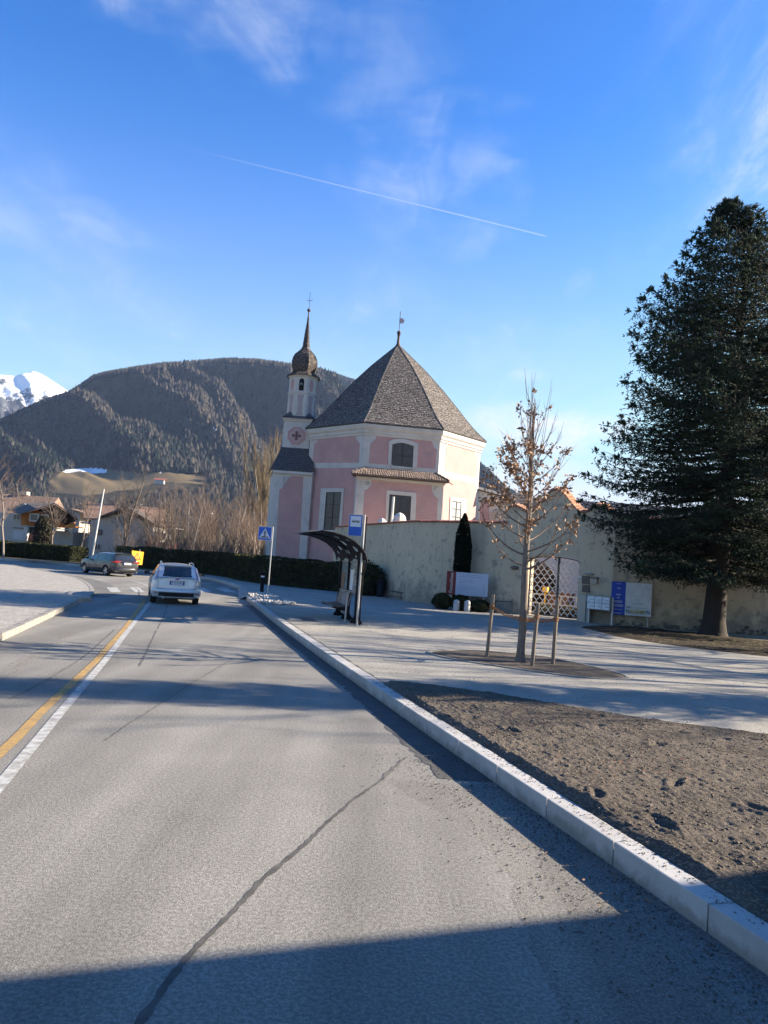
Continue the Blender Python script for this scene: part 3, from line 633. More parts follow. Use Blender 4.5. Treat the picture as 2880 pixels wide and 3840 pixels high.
# =================================================================== hills
def terr(name, sil, r0, r1, nA, nR, seed, gully, mats, matfn, back=1.25, prof=1.0, base=-2.):
    S = [ray(*p) for p in sil]; az = np.array([math.atan2(d[0], d[1]) for d in S]); te = np.array([d[2]/math.hypot(d[0], d[1]) for d in S])
    A = np.linspace(az.min(), az.max(), nA); T = np.linspace(0, back, nR); E_ = np.interp(A, az, te)
    Ag, Tg = np.meshgrid(A, T); Eg = np.interp(Ag, az, te)
    Rg = r0+(r1-r0)*Tg; X_ = Rg*np.sin(Ag); Y_ = Rg*np.cos(Ag)
    p = np.where(Tg <= 1, np.clip(Tg, 0, 1)**prof, np.maximum(0, 1-(Tg-1)*1.2)); H_ = Eg*r1*p
    gl = np.abs(vnoise(Ag*gully[0]+Tg*gully[1], Tg*gully[2]+3, seed, 4, .5)); gl = (1-gl*2.2)
    _am = np.clip((Tg-.13)/.25, 0, 1)**1.2 if r0 < 1000 else 1.
    H_ += gully[3]*_am*gl*np.sin(np.pi*np.clip(Tg, 0, 1))**.7
    H_ += gully[3]*.35*vnoise(X_/180, Y_/180, seed+4, 5)*np.clip(Tg*4, 0, 1)*_am*np.where(Tg >= 1, .3, np.clip((1-Tg)*5, .3, 1))
    V_ = np.stack([X_, Y_, H_+base], -1)
    vis = (V_[..., 2]-CH)/Rg; lim = Eg*1.0-.001; V_[..., 2] = np.where(vis > lim, lim*Rg+CH, V_[..., 2])
    ii, jj = np.meshgrid(np.arange(nR-1), np.arange(nA-1), indexing='ij'); Fq = np.stack([ii*nA+jj, ii*nA+jj+1, (ii+1)*nA+jj+1, (ii+1)*nA+jj], -1).reshape(-1, 4)
    Vf_ = V_.reshape(-1, 3); cen = Vf_[Fq].mean(1); mi = matfn(cen)
    return link(name, mesh(name, Vf_, Fq, mats, mi, True)), V_, Ag, Tg, A, T
sil = [(-900,1740),(-400,1640),(0,1585),(150,1515),(260,1478),(350,1415),(430,1398),(520,1383),(620,1368),(730,1358),(850,1352),(960,1356),(1080,1372),(1200,1388),(1335,1432),(1450,1500),(1600,1600),(1800,1745),(1890,1830),(2000,1905),(2150,1960),(2400,1990),(2900,1960),(3400,1900)]
sil = [(x, y+9) for x, y in sil]
def projA(P):
    d = P-np.array([0, 0, CH]); zz = d@fwd; return 1440+F*(d@cr)/zz, 1920-F*(d@cu)/zz
meadow_poly = [(190,1790),(250,1762),(330,1752),(440,1765),(540,1775),(640,1770),(800,1790),(760,1815),(600,1810),(520,1835),(330,1860),(210,1850),(160,1830)]
def inpolyA(x, y, P):
    c = np.zeros(x.shape, bool); n = len(P)
    for i in range(n):
        x1, y1 = P[i]; x2, y2 = P[(i+1) % n]
        c ^= ((y1 > y) != (y2 > y)) & (x < (x2-x1)*(y-y1)/(y2-y1+1e-9)+x1)
    return c
def hm(c):
    x, y = projA(c); m_ = np.zeros(len(c), int); nz = vnoise(c[:, 0]/60, c[:, 1]/60, 3, 3)*14
    md = inpolyA(x+nz, y+nz*.3, meadow_poly) & (c[:, 1] > 300); m_[md] = 1
    sn = vnoise(c[:, 0]/45, c[:, 1]/70, 8, 3)
    m_[md & (y < 1768+sn*20) & ((x < 400) | ((x > 560) & (x < 640)))] = 2
    m_[(np.abs(x-820) < 38) & (np.abs(y-1590) < 22) & (sn > .25)] = 2
    return m_
forest_floor = mat('forest_floor', (.035, .034, .024), 1., (.07, .058, .04), .02, 8, spec=.05)
meadow = mat('winter_meadow', (.17, .125, .07), 1., (.125, .098, .058), .012, 9, spec=.05, stretch=(1, 1, 3))
snow = mat('snow', (.82, .84, .88), .7, spec=.2)
hill, HV, HA, HT, hA, hT = terr('hillside', sil, 900, 3300, 680, 420, 21, (9., 6., 1.6, 230.), [forest_floor, meadow, snow], hm, 1.15, 1.06)
struct(hill, 'long forested hillside with a bare meadow on its lower slope', 'hill')
rockm = bpy.data.materials.new('snow_and_rock'); rockm.use_nodes = True; t = rockm.node_tree; pb_ = t.nodes['Principled BSDF']; pb_.inputs['Roughness'].default_value = .8
ge = t.nodes.new('ShaderNodeNewGeometry'); nz = t.nodes.new('ShaderNodeTexNoise'); nz.inputs['Scale'].default_value = .009; nz.inputs['Detail'].default_value = 12; nz.inputs['Roughness'].default_value = .72
sx_ = t.nodes.new('ShaderNodeSeparateXYZ'); t.links.new(ge.outputs['Position'], sx_.inputs[0]); t.links.new(ge.outputs['Position'], nz.inputs['Vector'])
hgt = t.nodes.new('ShaderNodeMapRange'); hgt.inputs[1].default_value = 520; hgt.inputs[2].default_value = 820; hgt.inputs[3].default_value = -.10; hgt.inputs[4].default_value = .10; t.links.new(sx_.outputs[2], hgt.inputs[0])
ad = t.nodes.new('ShaderNodeMath'); ad.operation = 'ADD'; t.links.new(nz.outputs[0], ad.inputs[0]); t.links.new(hgt.outputs[0], ad.inputs[1])
mr = t.nodes.new('ShaderNodeMapRange'); mr.inputs[1].default_value = .47; mr.inputs[2].default_value = .54; t.links.new(ad.outputs[0], mr.inputs[0])
mx = t.nodes.new('ShaderNodeMixRGB'); mx.inputs[1].default_value = (.05, .055, .065, 1); mx.inputs[2].default_value = (.86, .87, .9, 1); t.links.new(mr.outputs[0], mx.inputs[0]); t.links.new(mx.outputs[0], pb_.inputs['Base Color'])
sil2 = [(-1500,1560),(-900,1460),(-500,1430),(-200,1404),(0,1402),(60,1406),(95,1394),(127,1386),(150,1396),(180,1412),(255,1462),(330,1500),(450,1560),(700,1650),(1000,1750)]
sm, *_x = terr('mountain', sil2, 3500, 4300, 260, 120, 5, (40., 3., 2., 70.), [rockm], lambda c: np.zeros(len(c), int), 1.1, .95)
struct(sm, 'distant snow covered mountain with a pointed peak above the hill', 'mountain')

hzb = MB(); hzb.box((-5500, -60, -3), (5500, 5200, 1090)); hz_o = hzb.build('haze', [])
hm_ = bpy.data.materials.new('haze_air'); hm_.use_nodes = True; t = hm_.node_tree; t.nodes.clear(); ou = t.nodes.new('ShaderNodeOutputMaterial'); pv = t.nodes.new('ShaderNodeVolumePrincipled'); pv.inputs['Density'].default_value = 6e-5; pv.inputs['Color'].default_value = (.45, .62, 1, 1); pv.inputs['Anisotropy'].default_value = .2; t.links.new(pv.outputs[0], ou.inputs['Volume']); hz_o.data.materials.append(hm_)
tag(hz_o, 'thin bluish air between the viewer and the far hills', 'haze', kind='stuff')
# =================================================================== CHURCH
z1c = lambda x, y: (1000+x/3.16, 1500+y/3.16)
z2c = lambda x, y: (1300+x/2.765, 1500+y/2.765)
z7c = lambda x, y: (1750+x/2.765, 1750+y/2.765)
z8c = lambda x, y: (1060+x/3.456, 1060+y/3.456)
plw = mat('white_plaster', (.54, .505, .465), .9, (.45, .42, .39), 1.1, 9, .4, .7, bump=.35, bscale=25, col3=(.36, .34, .33), scale3=2.2, amt3=.35, lo3=.58, hi3=.75)
plp = mat('pink_plaster', (.49, .295, .275), .9, (.41, .245, .235), .9, 10, .32, .68, bump=.35, bscale=25, col3=(.33, .25, .25), scale3=1.5, amt3=.65, lo3=.55, hi3=.75)
plgrey = mat('stone_trim', (.46, .44, .44), .9, (.38, .36, .37), 3, 6, bump=.2)
shing = mat('grey_shingle', (.135, .112, .102), .85, (.05, .043, .041), 3.2, 5, .38, .62, bump=.5, bscale=40, col3=(.42, .38, .35), scale3=6.5, amt3=.8, lo3=.53, hi3=.62, stretch=(1, 1, 2.2))
shing_d = mat('dark_shingle', (.10, .09, .088), .85, (.05, .047, .05), 8, 4, .4, .6, bump=.4, bscale=40, col3=(.17, .155, .15), scale3=14, amt3=.5)
tilem = mat('brown_roof_tile', (.22, .16, .125), .85, (.15, .108, .085), 5, 5, .35, .65, bump=.3, rnd=.3)
wood_d = mat('dark_wood', (.075, .05, .038), .7, (.045, .032, .026), 10, 4, stretch=(6, 6, 1))
glass_ch = mat('leaded_glass', (.068, .062, .058), .35, (.038, .035, .034), 7, 6, .35, .65, bump=.4, bscale=60, spec=.5, col3=(.20, .20, .20), scale3=14, amt3=.35, lo3=.6, hi3=.7)
iron = mat('dark_iron', (.04, .035, .035), .5, metal=.4)
black_in = mat('dark_interior', (.012, .012, .013), .9)
copper = mat('aged_copper', (.075, .04, .034), .6, (.05, .03, .028), 12, 4, metal=.3)
ZE = CH+10.0
A_, B_, C_, D_ = [Vector((*G(*p, ZE), 0)) for p in ((1147, 1604), (1365, 1580), (1665, 1608), (1824, 1656))]
ctr = Vector((.39, 62.6, 0))
oct8 = [A_, B_, C_, D_]+[2*ctr-q for q in (A_, B_, C_, D_)]          # counter-clockwise from the left front
wal8 = [ctr+(q-ctr)*.945 for q in oct8]
church = empty('church', ctr, 0, 'octagonal pink and white baroque church with shingled tent roof and slim onion tower', 'church')
def n_out(P, Q): u = (Q-P).normalized(); return Vector((u.y, -u.x, 0))
def patch(q, P, Q, pix, conv, off, th):
    """a raised field traced on a wall"""
    u = (Q-P).normalized(); n = n_out(P, Q); pts = []
    for p in pix:
        s, z = onwall((P+n*off), (Q+n*off), *conv(*p)); pts.append(P+u*s+n*off+Vector((0, 0, z)))
    q.slab(pts, n*th); return pts
b = MB(); b.prism([(p.x, p.y) for p in wal8], 0, ZE-.15); b.build('wall', plw, church, True)
# cornice: stepped rings
b = MB(); prof = [(.948, -.95), (.956, -.93), (.956, -.80), (.968, -.72), (.968, -.55), (.985, -.42), (.992, -.25), (.992, -.12), (.95, -.10)]
b.loft([[ctr+(q-ctr)*s+Vector((0, 0, ZE+h)) for q in oct8] for s, h in prof], True, True); b.build('cornice', plw, church, True)
Aw, Bw, Cw, Dw = wal8[:4]
pink = [(Aw, Bw, [(545,745),(562,520),(592,500),(620,450),(632,400),(640,388),(1035,370),(1050,430),(1075,480),(1105,515),(1090,742)], z1c),
        (Aw, Bw, [(445,1950),(538,808),(1078,802),(1050,1340),(1020,1945)], z1c),
        (Bw, Cw, [(230,655),(248,447),(275,432),(300,400),(318,352),(330,328),(870,380),(882,430),(905,490),(937,515),(915,715)], z2c),
        (Cw, Dw, [(1020,735),(1032,490),(1050,470),(1062,440),(1300,495),(1312,530),(1335,550),(1355,605),(1347,803)], z2c),
        (Cw, Dw, [(1002,800),(1340,868),(1318,1800),(975,1800)], z2c)]
for P, Q, px_, cv in pink:
    q = MB(); patch(q, P, Q, px_, cv, .001, .014); q.build('pink_field', plp, church, True)
def window(P, Q, sur, gl, conv, off, nv, nh, root=church, gm=glass_ch, depth=.10, sm=plw):
    n = n_out(P, Q); u = (Q-P).normalized()
    q = MB(); pts_s = []; pts_g = []
    for px_, out in ((sur, pts_s), (gl, pts_g)):
        for p in px_:
            s, z = onwall(P+n*(off+depth), Q+n*(off+depth), *conv(*p)); out.append((s, z))
    to3 = lambda s, z, d: P+u*s+n*(off+d)+Vector((0, 0, z))
    # surround as a frame: front ring and reveals
    m_ = 4
    def resamp(pp, k=40):
        l = [0]; 
        for a, c in zip(pp, pp[1:]+pp[:1]): l.append(l[-1]+math.dist(a, c))
        o = []
        for i in range(k):
            s = l[-1]*i/k; j = max(jj for jj in range(len(pp)) if l[jj] <= s); t = (s-l[j])/(l[j+1]-l[j]+1e-9); a, c = pp[j], pp[(j+1) % len(pp)]; o.append((a[0]+(c[0]-a[0])*t, a[1]+(c[1]-a[1])*t))
        return o
    gx = sum(p[0] for p in pts_g)/len(pts_g); gz = sum(p[1] for p in pts_g)/len(pts_g)
    def polar(pp, ang):   # radius of a polygon from the glass centre
        best = None; dx, dz = math.cos(ang), math.sin(ang)
        for a, c in zip(pp, pp[1:]+pp[:1]):
            ex_, ez = c[0]-a[0], c[1]-a[1]; det = dx*ez-dz*ex_
            if abs(det) < 1e-9: continue
            t = ((a[0]-gx)*ez-(a[1]-gz)*ex_)/det; s = ((a[0]-gx)*dz-(a[1]-gz)*dx)/det
            if t > 0 and -1e-6 <= s <= 1+1e-6: best = t if best is None else min(best, t) if pp is pts_g else max(best, t)
        return best or .5
    angs = sorted(set([2*math.pi*i/48 for i in range(48)]+[math.atan2(p[1]-gz, p[0]-gx) % (2*math.pi) for p in pts_g+pts_s]))
    ring = lambda pp, d: [to3(gx+math.cos(a)*polar(pp, a), gz+math.sin(a)*polar(pp, a), d) for a in angs]
    q.loft([ring(pts_s, 0), ring(pts_s, depth*.6), ring(pts_g, depth*.6), ring(pts_g, .012)]); q.build('window_surround', sm, root, True)
    wf = MB(); wf.poly(ring(pts_g, .012)); wo_ = wf.build('window', gm, root, True, fixn=False)
    zs = [p[1] for p in pts_g]; ss = [p[0] for p in pts_g]; s0, s1 = min(ss), max(ss); z0, z1 = min(zs), max(zs)
    q = MB(); bw = .03
    for i in range(nv+1):
        s = s0+(s1-s0)*i/nv; s = min(max(s, s0+bw), s1-bw); top_ = z1
        if len(gl) > 5 and i in (0, nv): top_ = z1-.25
        q.obox(to3(s, (z0+top_)/2, .025), u*bw, n*.02, (0, 0, (top_-z0)/2))
    for i in range(nh+1):
        z = z0+(z1-z0)*i/nh; z = min(max(z, z0+bw), z1-bw); q.obox(to3((s0+s1)/2, z, .025), u*((s1-s0)/2), n*.018, (0, 0, bw*.8))
    q.build('glazing_bars', wood_d, wo_, True)
    return s0, s1, z0, z1
window(Bw, Cw, [(428,672),(440,430),(480,408),(540,400),(610,405),(690,430),(745,455),(728,705)], [(460,702),(475,457),(530,445),(585,443),(640,455),(697,477),(683,718)], z2c, .016, 2, 2)
window(Aw, Bw, [(598,1590),(638,1045),(912,1045),(880,1480),(870,1590)], [(665,1540),(700,1092),(882,1088),(850,1490),(845,1540)], z1c, .016, 2, 3)
window(Cw, Dw, [(1072,1300),(1083,1008),(1250,1030),(1238,1310)], [(1092,1290),(1100,1042),(1196,1060),(1186,1300)], z2c, .016, 2, 3, gm=mat('bright_leaded_glass', (.42, .44, .46), .25, (.22, .24, .25), 16, 4, .4, .6, spec=.6))
# --- projecting bay with its tiled lean-to roof
n = n_out(Bw, Cw); u = (Cw-Bw).normalized(); PB, QB = Bw+n*.75, Cw+n*.75
sL, zt = onwall(PB, QB, *z2c(108, 772)); sR, zt2 = onwall(PB, QB, *z2c(1008, 868)); ztop = (zt+zt2)/2+.05
Lf, Rf = PB+u*sL, PB+u*sR; sLb = sL+.0
b = MB(); b.prism([(p.x, p.y) for p in (Lf, Rf, Rf-n*1.0, Lf-n*1.0)], 0, ztop); b.build('bay', plw, church, True)
q = MB(); patch(q, PB, QB, [(150,1500),(185,935),(215,925),(250,890),(262,830),(880,885),(885,940),(905,990),(945,1020),(925,1500)], z2c, .001, .014); q.build('pink_field', plp, church, True)
window(PB, QB, [(393,1500),(416,933),(724,962),(703,1500)], [(425,1330),(446,976),(673,998),(655,1330)], z2c, .016, 2, 2, gm=mat('dark_leaded_glass', (.05, .052, .058), .3, (.03, .032, .036), 7, 6, spec=.5, bump=.2))
b = MB(); b.obox((Lf+Rf)/2+n*.06+Vector((0, 0, ztop-.13)), u*((sR-sL)/2+.08), n*.1, (0, 0, .13)); b.build('cornice', plw, church, True)
def spiral(q, P, Q, cx, cy, r, conv, off, turn=1.9, flip=1):
    pts = []
    for i in range(26):
        t = i/25; a = t*turn*2*math.pi*flip; rr = r*(1-t*.85)
        s, z = onwall(P, Q, *conv(cx+rr*math.cos(a), cy+rr*math.sin(a)*.95)); uu = (Q-P).normalized(); nn = n_out(P, Q); pts.append(P+uu*s+nn*off+Vector((0, 0, z)))
    q.tube(pts, .022, 4)
q = MB(); spiral(q, PB, QB, 217, 860, 30, z2c, .02); q.build('scroll_ornament', plgrey, church, True); q = MB(); spiral(q, PB, QB, 922, 916, 30, z2c, .02, flip=-1); q.build('scroll_ornament', plgrey, church, True)
# shingles and tiles laid on sloping faces
def course_face(q, rows, wd, proud, rg_, jz=.0):
    """rows: list of (left, right) points bottom to top; small overlapping plates between them"""
    for i in range(len(rows)-1):
        (L0, R0), (L1, R1) = rows[i], rows[i+1]; ln = (R0-L0).length
        if ln < .03: continue
        k = max(1, int(round(ln/wd))); nn = (R0-L0).cross((L1+R1)/2-(L0+R0)/2); nn = nn.normalized() if nn.length > 1e-9 else Vector((0, 0, 1))
        cuts = sorted([0, 1]+[min(.999, max(.001, (j+rg_.uniform(-.25, .25)+(.5 if i % 2 else 0))/k)) for j in range(1, k)])
        for a, c in zip(cuts, cuts[1:]):
            if c-a < .002: continue
            g = .06*(c-a); p = proud*rg_.uniform(.55, 1.45); dz = rg_.uniform(-jz, jz)
            up = (L1-L0)*dz
            b0 = L0.lerp(R0, a+g)-up; b1 = L0.lerp(R0, c-g)-up; t0 = L1.lerp(R1, a+g); t1 = L1.lerp(R1, c-g)
            q.add([b0, b1, b0+nn*p, b1+nn*p, t1+nn*.004, t0+nn*.004], [(0, 1, 3, 2), (2, 3, 4, 5)])
rg_ = random.Random(4)
RP = [(1.0, 0), (.955, .26), (.90, .60), (.84, 1.03), (.78, 1.52), (.68, 2.36), (.5, 3.82), (.3, 5.28), (.0, 7.22)]
zap = atY(1493, 1292, ctr.y)[2]-ZE
RP = [(a, h*zap/7.22) for a, h in RP]
apex = Vector((atY(1493, 1292, ctr.y)[0], ctr.y, 0))
def roofpt(q_, t):   # t 0 eave ..1 apex along the profile
    x = t*(len(RP)-1); i = min(int(x), len(RP)-2); f_ = x-i; s = RP[i][0]*(1-f_)+RP[i+1][0]*f_; h = RP[i][1]*(1-f_)+RP[i+1][1]*f_
    c2 = ctr.lerp(apex, 1-s); return c2+(q_-ctr)*s+Vector((0, 0, ZE+h))
b = MB(); b.loft([[ctr.lerp(apex, 1-s)+(q_-ctr)*max(s, .004)+Vector((0, 0, ZE+h)) for q_ in oct8] for s, h in [(.95, -.10)]+[(1.005, -.06)]+RP], True, True)
roof = b.build('roof', shing_d, church, True)
prm = []
for i in range(len(RP)-1):
    d_ = math.hypot((RP[i][0]-RP[i+1][0])*6.4, RP[i+1][1]-RP[i][1]); k = max(1, int(d_/.165)); prm += [(i+j/k)/(len(RP)-1) for j in range(k)]
prm.append(.995)
b = MB()
for k in range(8):
    P, Q = oct8[k], oct8[(k+1) % 8]; course_face(b, [(roofpt(P, t), roofpt(Q, t)) for t in prm], .135, .028, rg_, .22)
tag(b.build('shingles', shing, roof, True, fixn=False), 'weathered grey wooden shingles in courses', kind='stuff')
# hip ridges
b = MB()
for k in range(8): b.tube([roofpt(oct8[k], t)+Vector((0, 0, .02)) for t in prm[::3]+[.99]], .035, 5)
b.build('hip_ridge', shing_d, roof, True)
ax, az0 = apex.x, ZE+zap
fin = lambda sx, sy, Y_=ctr.y: Vector(atY(sx, sy, Y_))
zb_ = fin(1495, 1248).z; ztp = fin(1501, 1167).z
b = MB(); b.lathe([(.30, az0-.25), (.13, az0+.05), (.09, zb_-.3), (.14, zb_-.2), (.05, zb_-.1)], (apex.x, apex.y, 0), 10); b.ball((apex.x, apex.y, zb_), .17, 12, 8); b.tube([(apex.x, apex.y, zb_), (apex.x, apex.y, ztp)], .025, 5); b.ball((apex.x, apex.y, ztp-.25), .05, 6, 4); fi = b.build('finial', copper, church, True, smooth=40)
b = MB(); zf = fin(1509, 1203).z
b.slab([(apex.x+.03, apex.y, zf-.2), (apex.x+.16, apex.y, zf-.26), (apex.x+.22, apex.y, zf-.16), (apex.x+.36, apex.y, zf-.22), (apex.x+.33, apex.y, zf-.04), (apex.x+.42, apex.y, zf+.1), (apex.x+.26, apex.y, zf+.12), (apex.x+.2, apex.y, zf+.24), (apex.x+.03, apex.y, zf+.2)], (0, .02, 0)); b.build('weather_vane', mat('painted_vane', (.45, .33, .33), .6), church, True)
# lean-to: ridge on the church wall, eaves out in front
zr = onwall(Bw, Cw, *z2c(560, 735))[1]; ez = ztop+.02
eL, eR = Lf-u*.42+n*.42, Rf+u*.30+n*.42; rL, rR = Bw+u*.25+n*.02, Cw-u*.2+n*.02
up3 = lambda p, z: Vector((p.x, p.y, z))
bL, bR = Bw-u*.55+n*.02-n*.0, Cw+u*.25+n*.02
b = MB(); b.slab([up3(eL, ez), up3(eR, ez), up3(rR, zr), up3(rL, zr)], (0, 0, -.07)); b.slab([up3(eL, ez), up3(rL, zr), up3(bL, ez)], (0, 0, -.07)); b.slab([up3(eR, ez), up3(bR, ez), up3(rR, zr)], (0, 0, -.07))
b.slab([up3(eL, ez-.07), up3(eR, ez-.07), up3(bR, ez-.07), up3(bL, ez-.07)], (0, 0, -.05))
lean = b.build('bay_roof', wood_d, church, True)
rows = 4; cols = 38; tmes = None
for i in range(rows):
    for j in range(cols):
        t0, t1 = i/rows, (i+1)/rows+.06
        a, c = j/cols, (j+1)/cols
        lo_ = lambda t: up3(eL.lerp(rL, t), ez+(zr-ez)*t); hi_ = lambda t: up3(eR.lerp(rR, t), ez+(zr-ez)*t)
        p0 = lo_(t0).lerp(hi_(t0), a); p1 = lo_(t0).lerp(hi_(t0), c); p3 = lo_(min(t1, 1)).lerp(hi_(min(t1, 1)), a)
        if tmes is None:
            q = MB(); W_ = (p1-p0).length*.94; H_ = (p3-p0).length
            q.loft([[(0, 0, .0), (W_*.25, 0, .028), (W_*.5, 0, .035), (W_*.75, 0, .028), (W_, 0, 0), (W_*.5, 0, -.01)], [(0, H_, -.01), (W_*.25, H_, .010), (W_*.5, H_, .014), (W_*.75, H_, .010), (W_, H_, -.01), (W_*.5, H_, -.02)]], True, True)
            tl = q.build('tile', tilem, lean); tmes = tl.data
        else: tl = link('tile', tmes, lean)
        xx = (p1-p0).normalized(); yy = (p3-p0).normalized(); zz = xx.cross(yy).normalized(); yy = zz.cross(xx)
        tl.matrix_basis = Matrix(((xx.x, yy.x, zz.x, p0.x), (xx.y, yy.y, zz.y, p0.y), (xx.z, yy.z, zz.z, p0.z+.03+rg_.uniform(-.008, .012)), (0, 0, 0, 1)))
b = MB(); b.tube([up3(eL, ez-.06)+n*.05, up3(eR, ez-.06)+n*.05], .05, 6); b.tube([up3(eR, ez-.06), up3(eR, ez-.06)+u*.25+Vector((0, 0, -.15))], .035, 5); b.build('gutter', wood_d, lean, True)
for a_, c_ in ((up3(eL, ez+.05), up3(rL, zr+.05)), (up3(eR, ez+.05), up3(rR, zr+.05))):
    b = MB(); b.tube([a_, c_], .065, 6); b.build('hip_tile_row', wood_d, lean, True)
# --- stair block left of the church with pent roof, square shaft, octagonal belfry and onion
YA = 59.4
fa = lambda x, y, Y_=YA: Vector(atY(*z1c(x, y), Y_))
aL, aR = fa(95, 835), fa(530, 850); zA = (fa(95, 820).z+fa(500, 850).z)/2
bk = Vector((aL.x-.95, YA+4.4, 0))
b = MB(); b.prism([(aL.x, YA), (aR.x+.1, YA), (aR.x+1.2, YA+4), (bk.x, bk.y)], 0, zA); b.build('stair_block', plw, church, True)
PA, QA = Vector((aL.x, YA, 0)), Vector((aR.x, YA, 0))
q = MB(); patch(q, PA, QA, [(95,1950),(150,1060),(185,1045),(200,1000),(285,905),(300,900),(438,908),(375,1950)], z1c, .001, .014); q.build('pink_field', plp, church, True)
q = MB()
def fpath(q, P, Q, pts, conv, r=.025):
    uu = (Q-P).normalized(); nn = n_out(P, Q); o_ = []
    for p in pts: s, z = onwall(P, Q, *conv(*p)); o_.append(P+uu*s+nn*.02+Vector((0, 0, z)))
    q.tube(o_, r, 4)
fpath(q, PA, QA, [(198,912),(282,914),(278,975),(238,985),(215,1000),(196,1040),(212,1045)], z1c); fpath(q, PA, QA, [(198,912),(196,985),(215,990)], z1c); fpath(q, PA, QA, [(262,950),(262,925),(215,925),(213,960),(245,962),(247,945),(228,942)], z1c, .02)
q.build('fret_ornament', plgrey, church, True)
b = MB(); b.obox(((aL.x+aR.x)/2, YA-.05, zA-.14), ((aR.x-aL.x)/2+.12, 0, 0), (0, .16, 0), (0, 0, .14)); b.build('cornice', plw, church, True)
YS = 60.8
sl, sr = Vector(atY(*z1c(186, 500), YS)), Vector(atY(*z1c(506, 500), YS)); zs0 = Vector(atY(*z1c(300, 580), YS)).z; zs1 = Vector(atY(*z1c(330, 215), YS)).z
e0, e1, e2, e3 = Vector((aL.x-.22, YA-.22, zA)), Vector((aR.x+.1, YA-.22, zA)), Vector((aR.x+.1, YS, zs0+.1)), Vector((sl.x-.02, YS, zs0+.1)); e4 = Vector((bk.x-.3, bk.y, zA)); e5 = Vector((sl.x-.02, YS+2, zs0+.1))
b = MB(); b.slab([e0, e1, e2, e3], (0, 0, -.08)); b.slab([e0, e3, e5, e4], (0, 0, -.08)); pr_ = b.build('pent_roof', shing_d, church, True)
b = MB(); course_face(b, [(e0.lerp(e3, t/14), e1.lerp(e2, t/14)) for t in range(15)], .17, .022, rg_, .15); course_face(b, [(e4.lerp(e5, t/14), e0.lerp(e3, t/14)) for t in range(15)], .17, .022, rg_, .15); tag(b.build('shingles', shing_d, pr_, True, fixn=False), kind='stuff')
sw = (sr.x-sl.x); scx = (sl.x+sr.x)/2; scy = YS+sw/2
b = MB(); b.box((sl.x, YS, zs0-2), (sr.x, YS+sw, zs1)); b.box((sl.x-.08, YS-.08, zs1-.26), (sr.x+.08, YS+sw+.08, zs1-.12)); b.box((sl.x-.14, YS-.14, zs1-.12), (sr.x+.14, YS+sw+.14, zs1)); b.build('tower_shaft', plw, church, True)
# emblem on the shaft
ec = Vector(atY(*z8c(180, 1985), YS)); q = MB(); q.slab([(ec.x+.77*math.cos(a), YS-.001, ec.z+.77*math.sin(a)) for k, a in enumerate([i*math.pi/4+math.pi/8 for i in range(8)])], (0, -.02, 0)); q.build('emblem_field', plp, church, True)
q = MB()
for k in range(4):
    a0 = k*math.pi/2; q.tube([(ec.x+.27*math.cos(a0)+.24*math.cos(a0+t), YS-.03, ec.z+.27*math.sin(a0)+.24*math.sin(a0+t)) for t in [-1.75+i*3.5/10 for i in range(11)]], .035, 4)
q.build('quatrefoil', plw, church, True)
q = MB()
for k in range(4):
    a0 = k*math.pi/2; d0 = Vector((math.cos(a0), 0, math.sin(a0))); d1 = Vector((-math.sin(a0), 0, math.cos(a0))); o_ = ec+Vector((0, -.045+YS-ec.y, 0))
    q.slab([o_-d1*.04, o_+d0*.33-d1*.09, o_+d0*.33+d1*.09, o_+d1*.04], (0, -.02-.002*k, 0))
q.build('emblem_cross', mat('emblem_brown', (.13, .085, .085), .8), church, True)
# belfry
bt = lambda sy, sx=1132: atY(sx, sy, scy)[2]
zb0, zb1, zb2 = zs1+.1, bt(1484), bt(1412)
bcx = scx+.10; R8 = 1.17
ang0 = math.pi/8
def o8(r, z, rot=0): return [Vector((bcx+r*math.cos(ang0+k*math.pi/4+rot), scy+r*math.sin(ang0+k*math.pi/4+rot), z)) for k in range(8)]
b = MB(); b.loft([o8(R8, zs1-.1), o8(R8, zb1-.03), o8(R8+.06, zb1), o8(R8+.06, zb1+.07), o8(R8-.01, zb1+.1), o8(R8-.01, zb2-.3), o8(R8+.08, zb2-.22), o8(R8+.14, zb2-.05), o8(R8+.05, zb2)], True, True); b.build('belfry', plw, church, True)
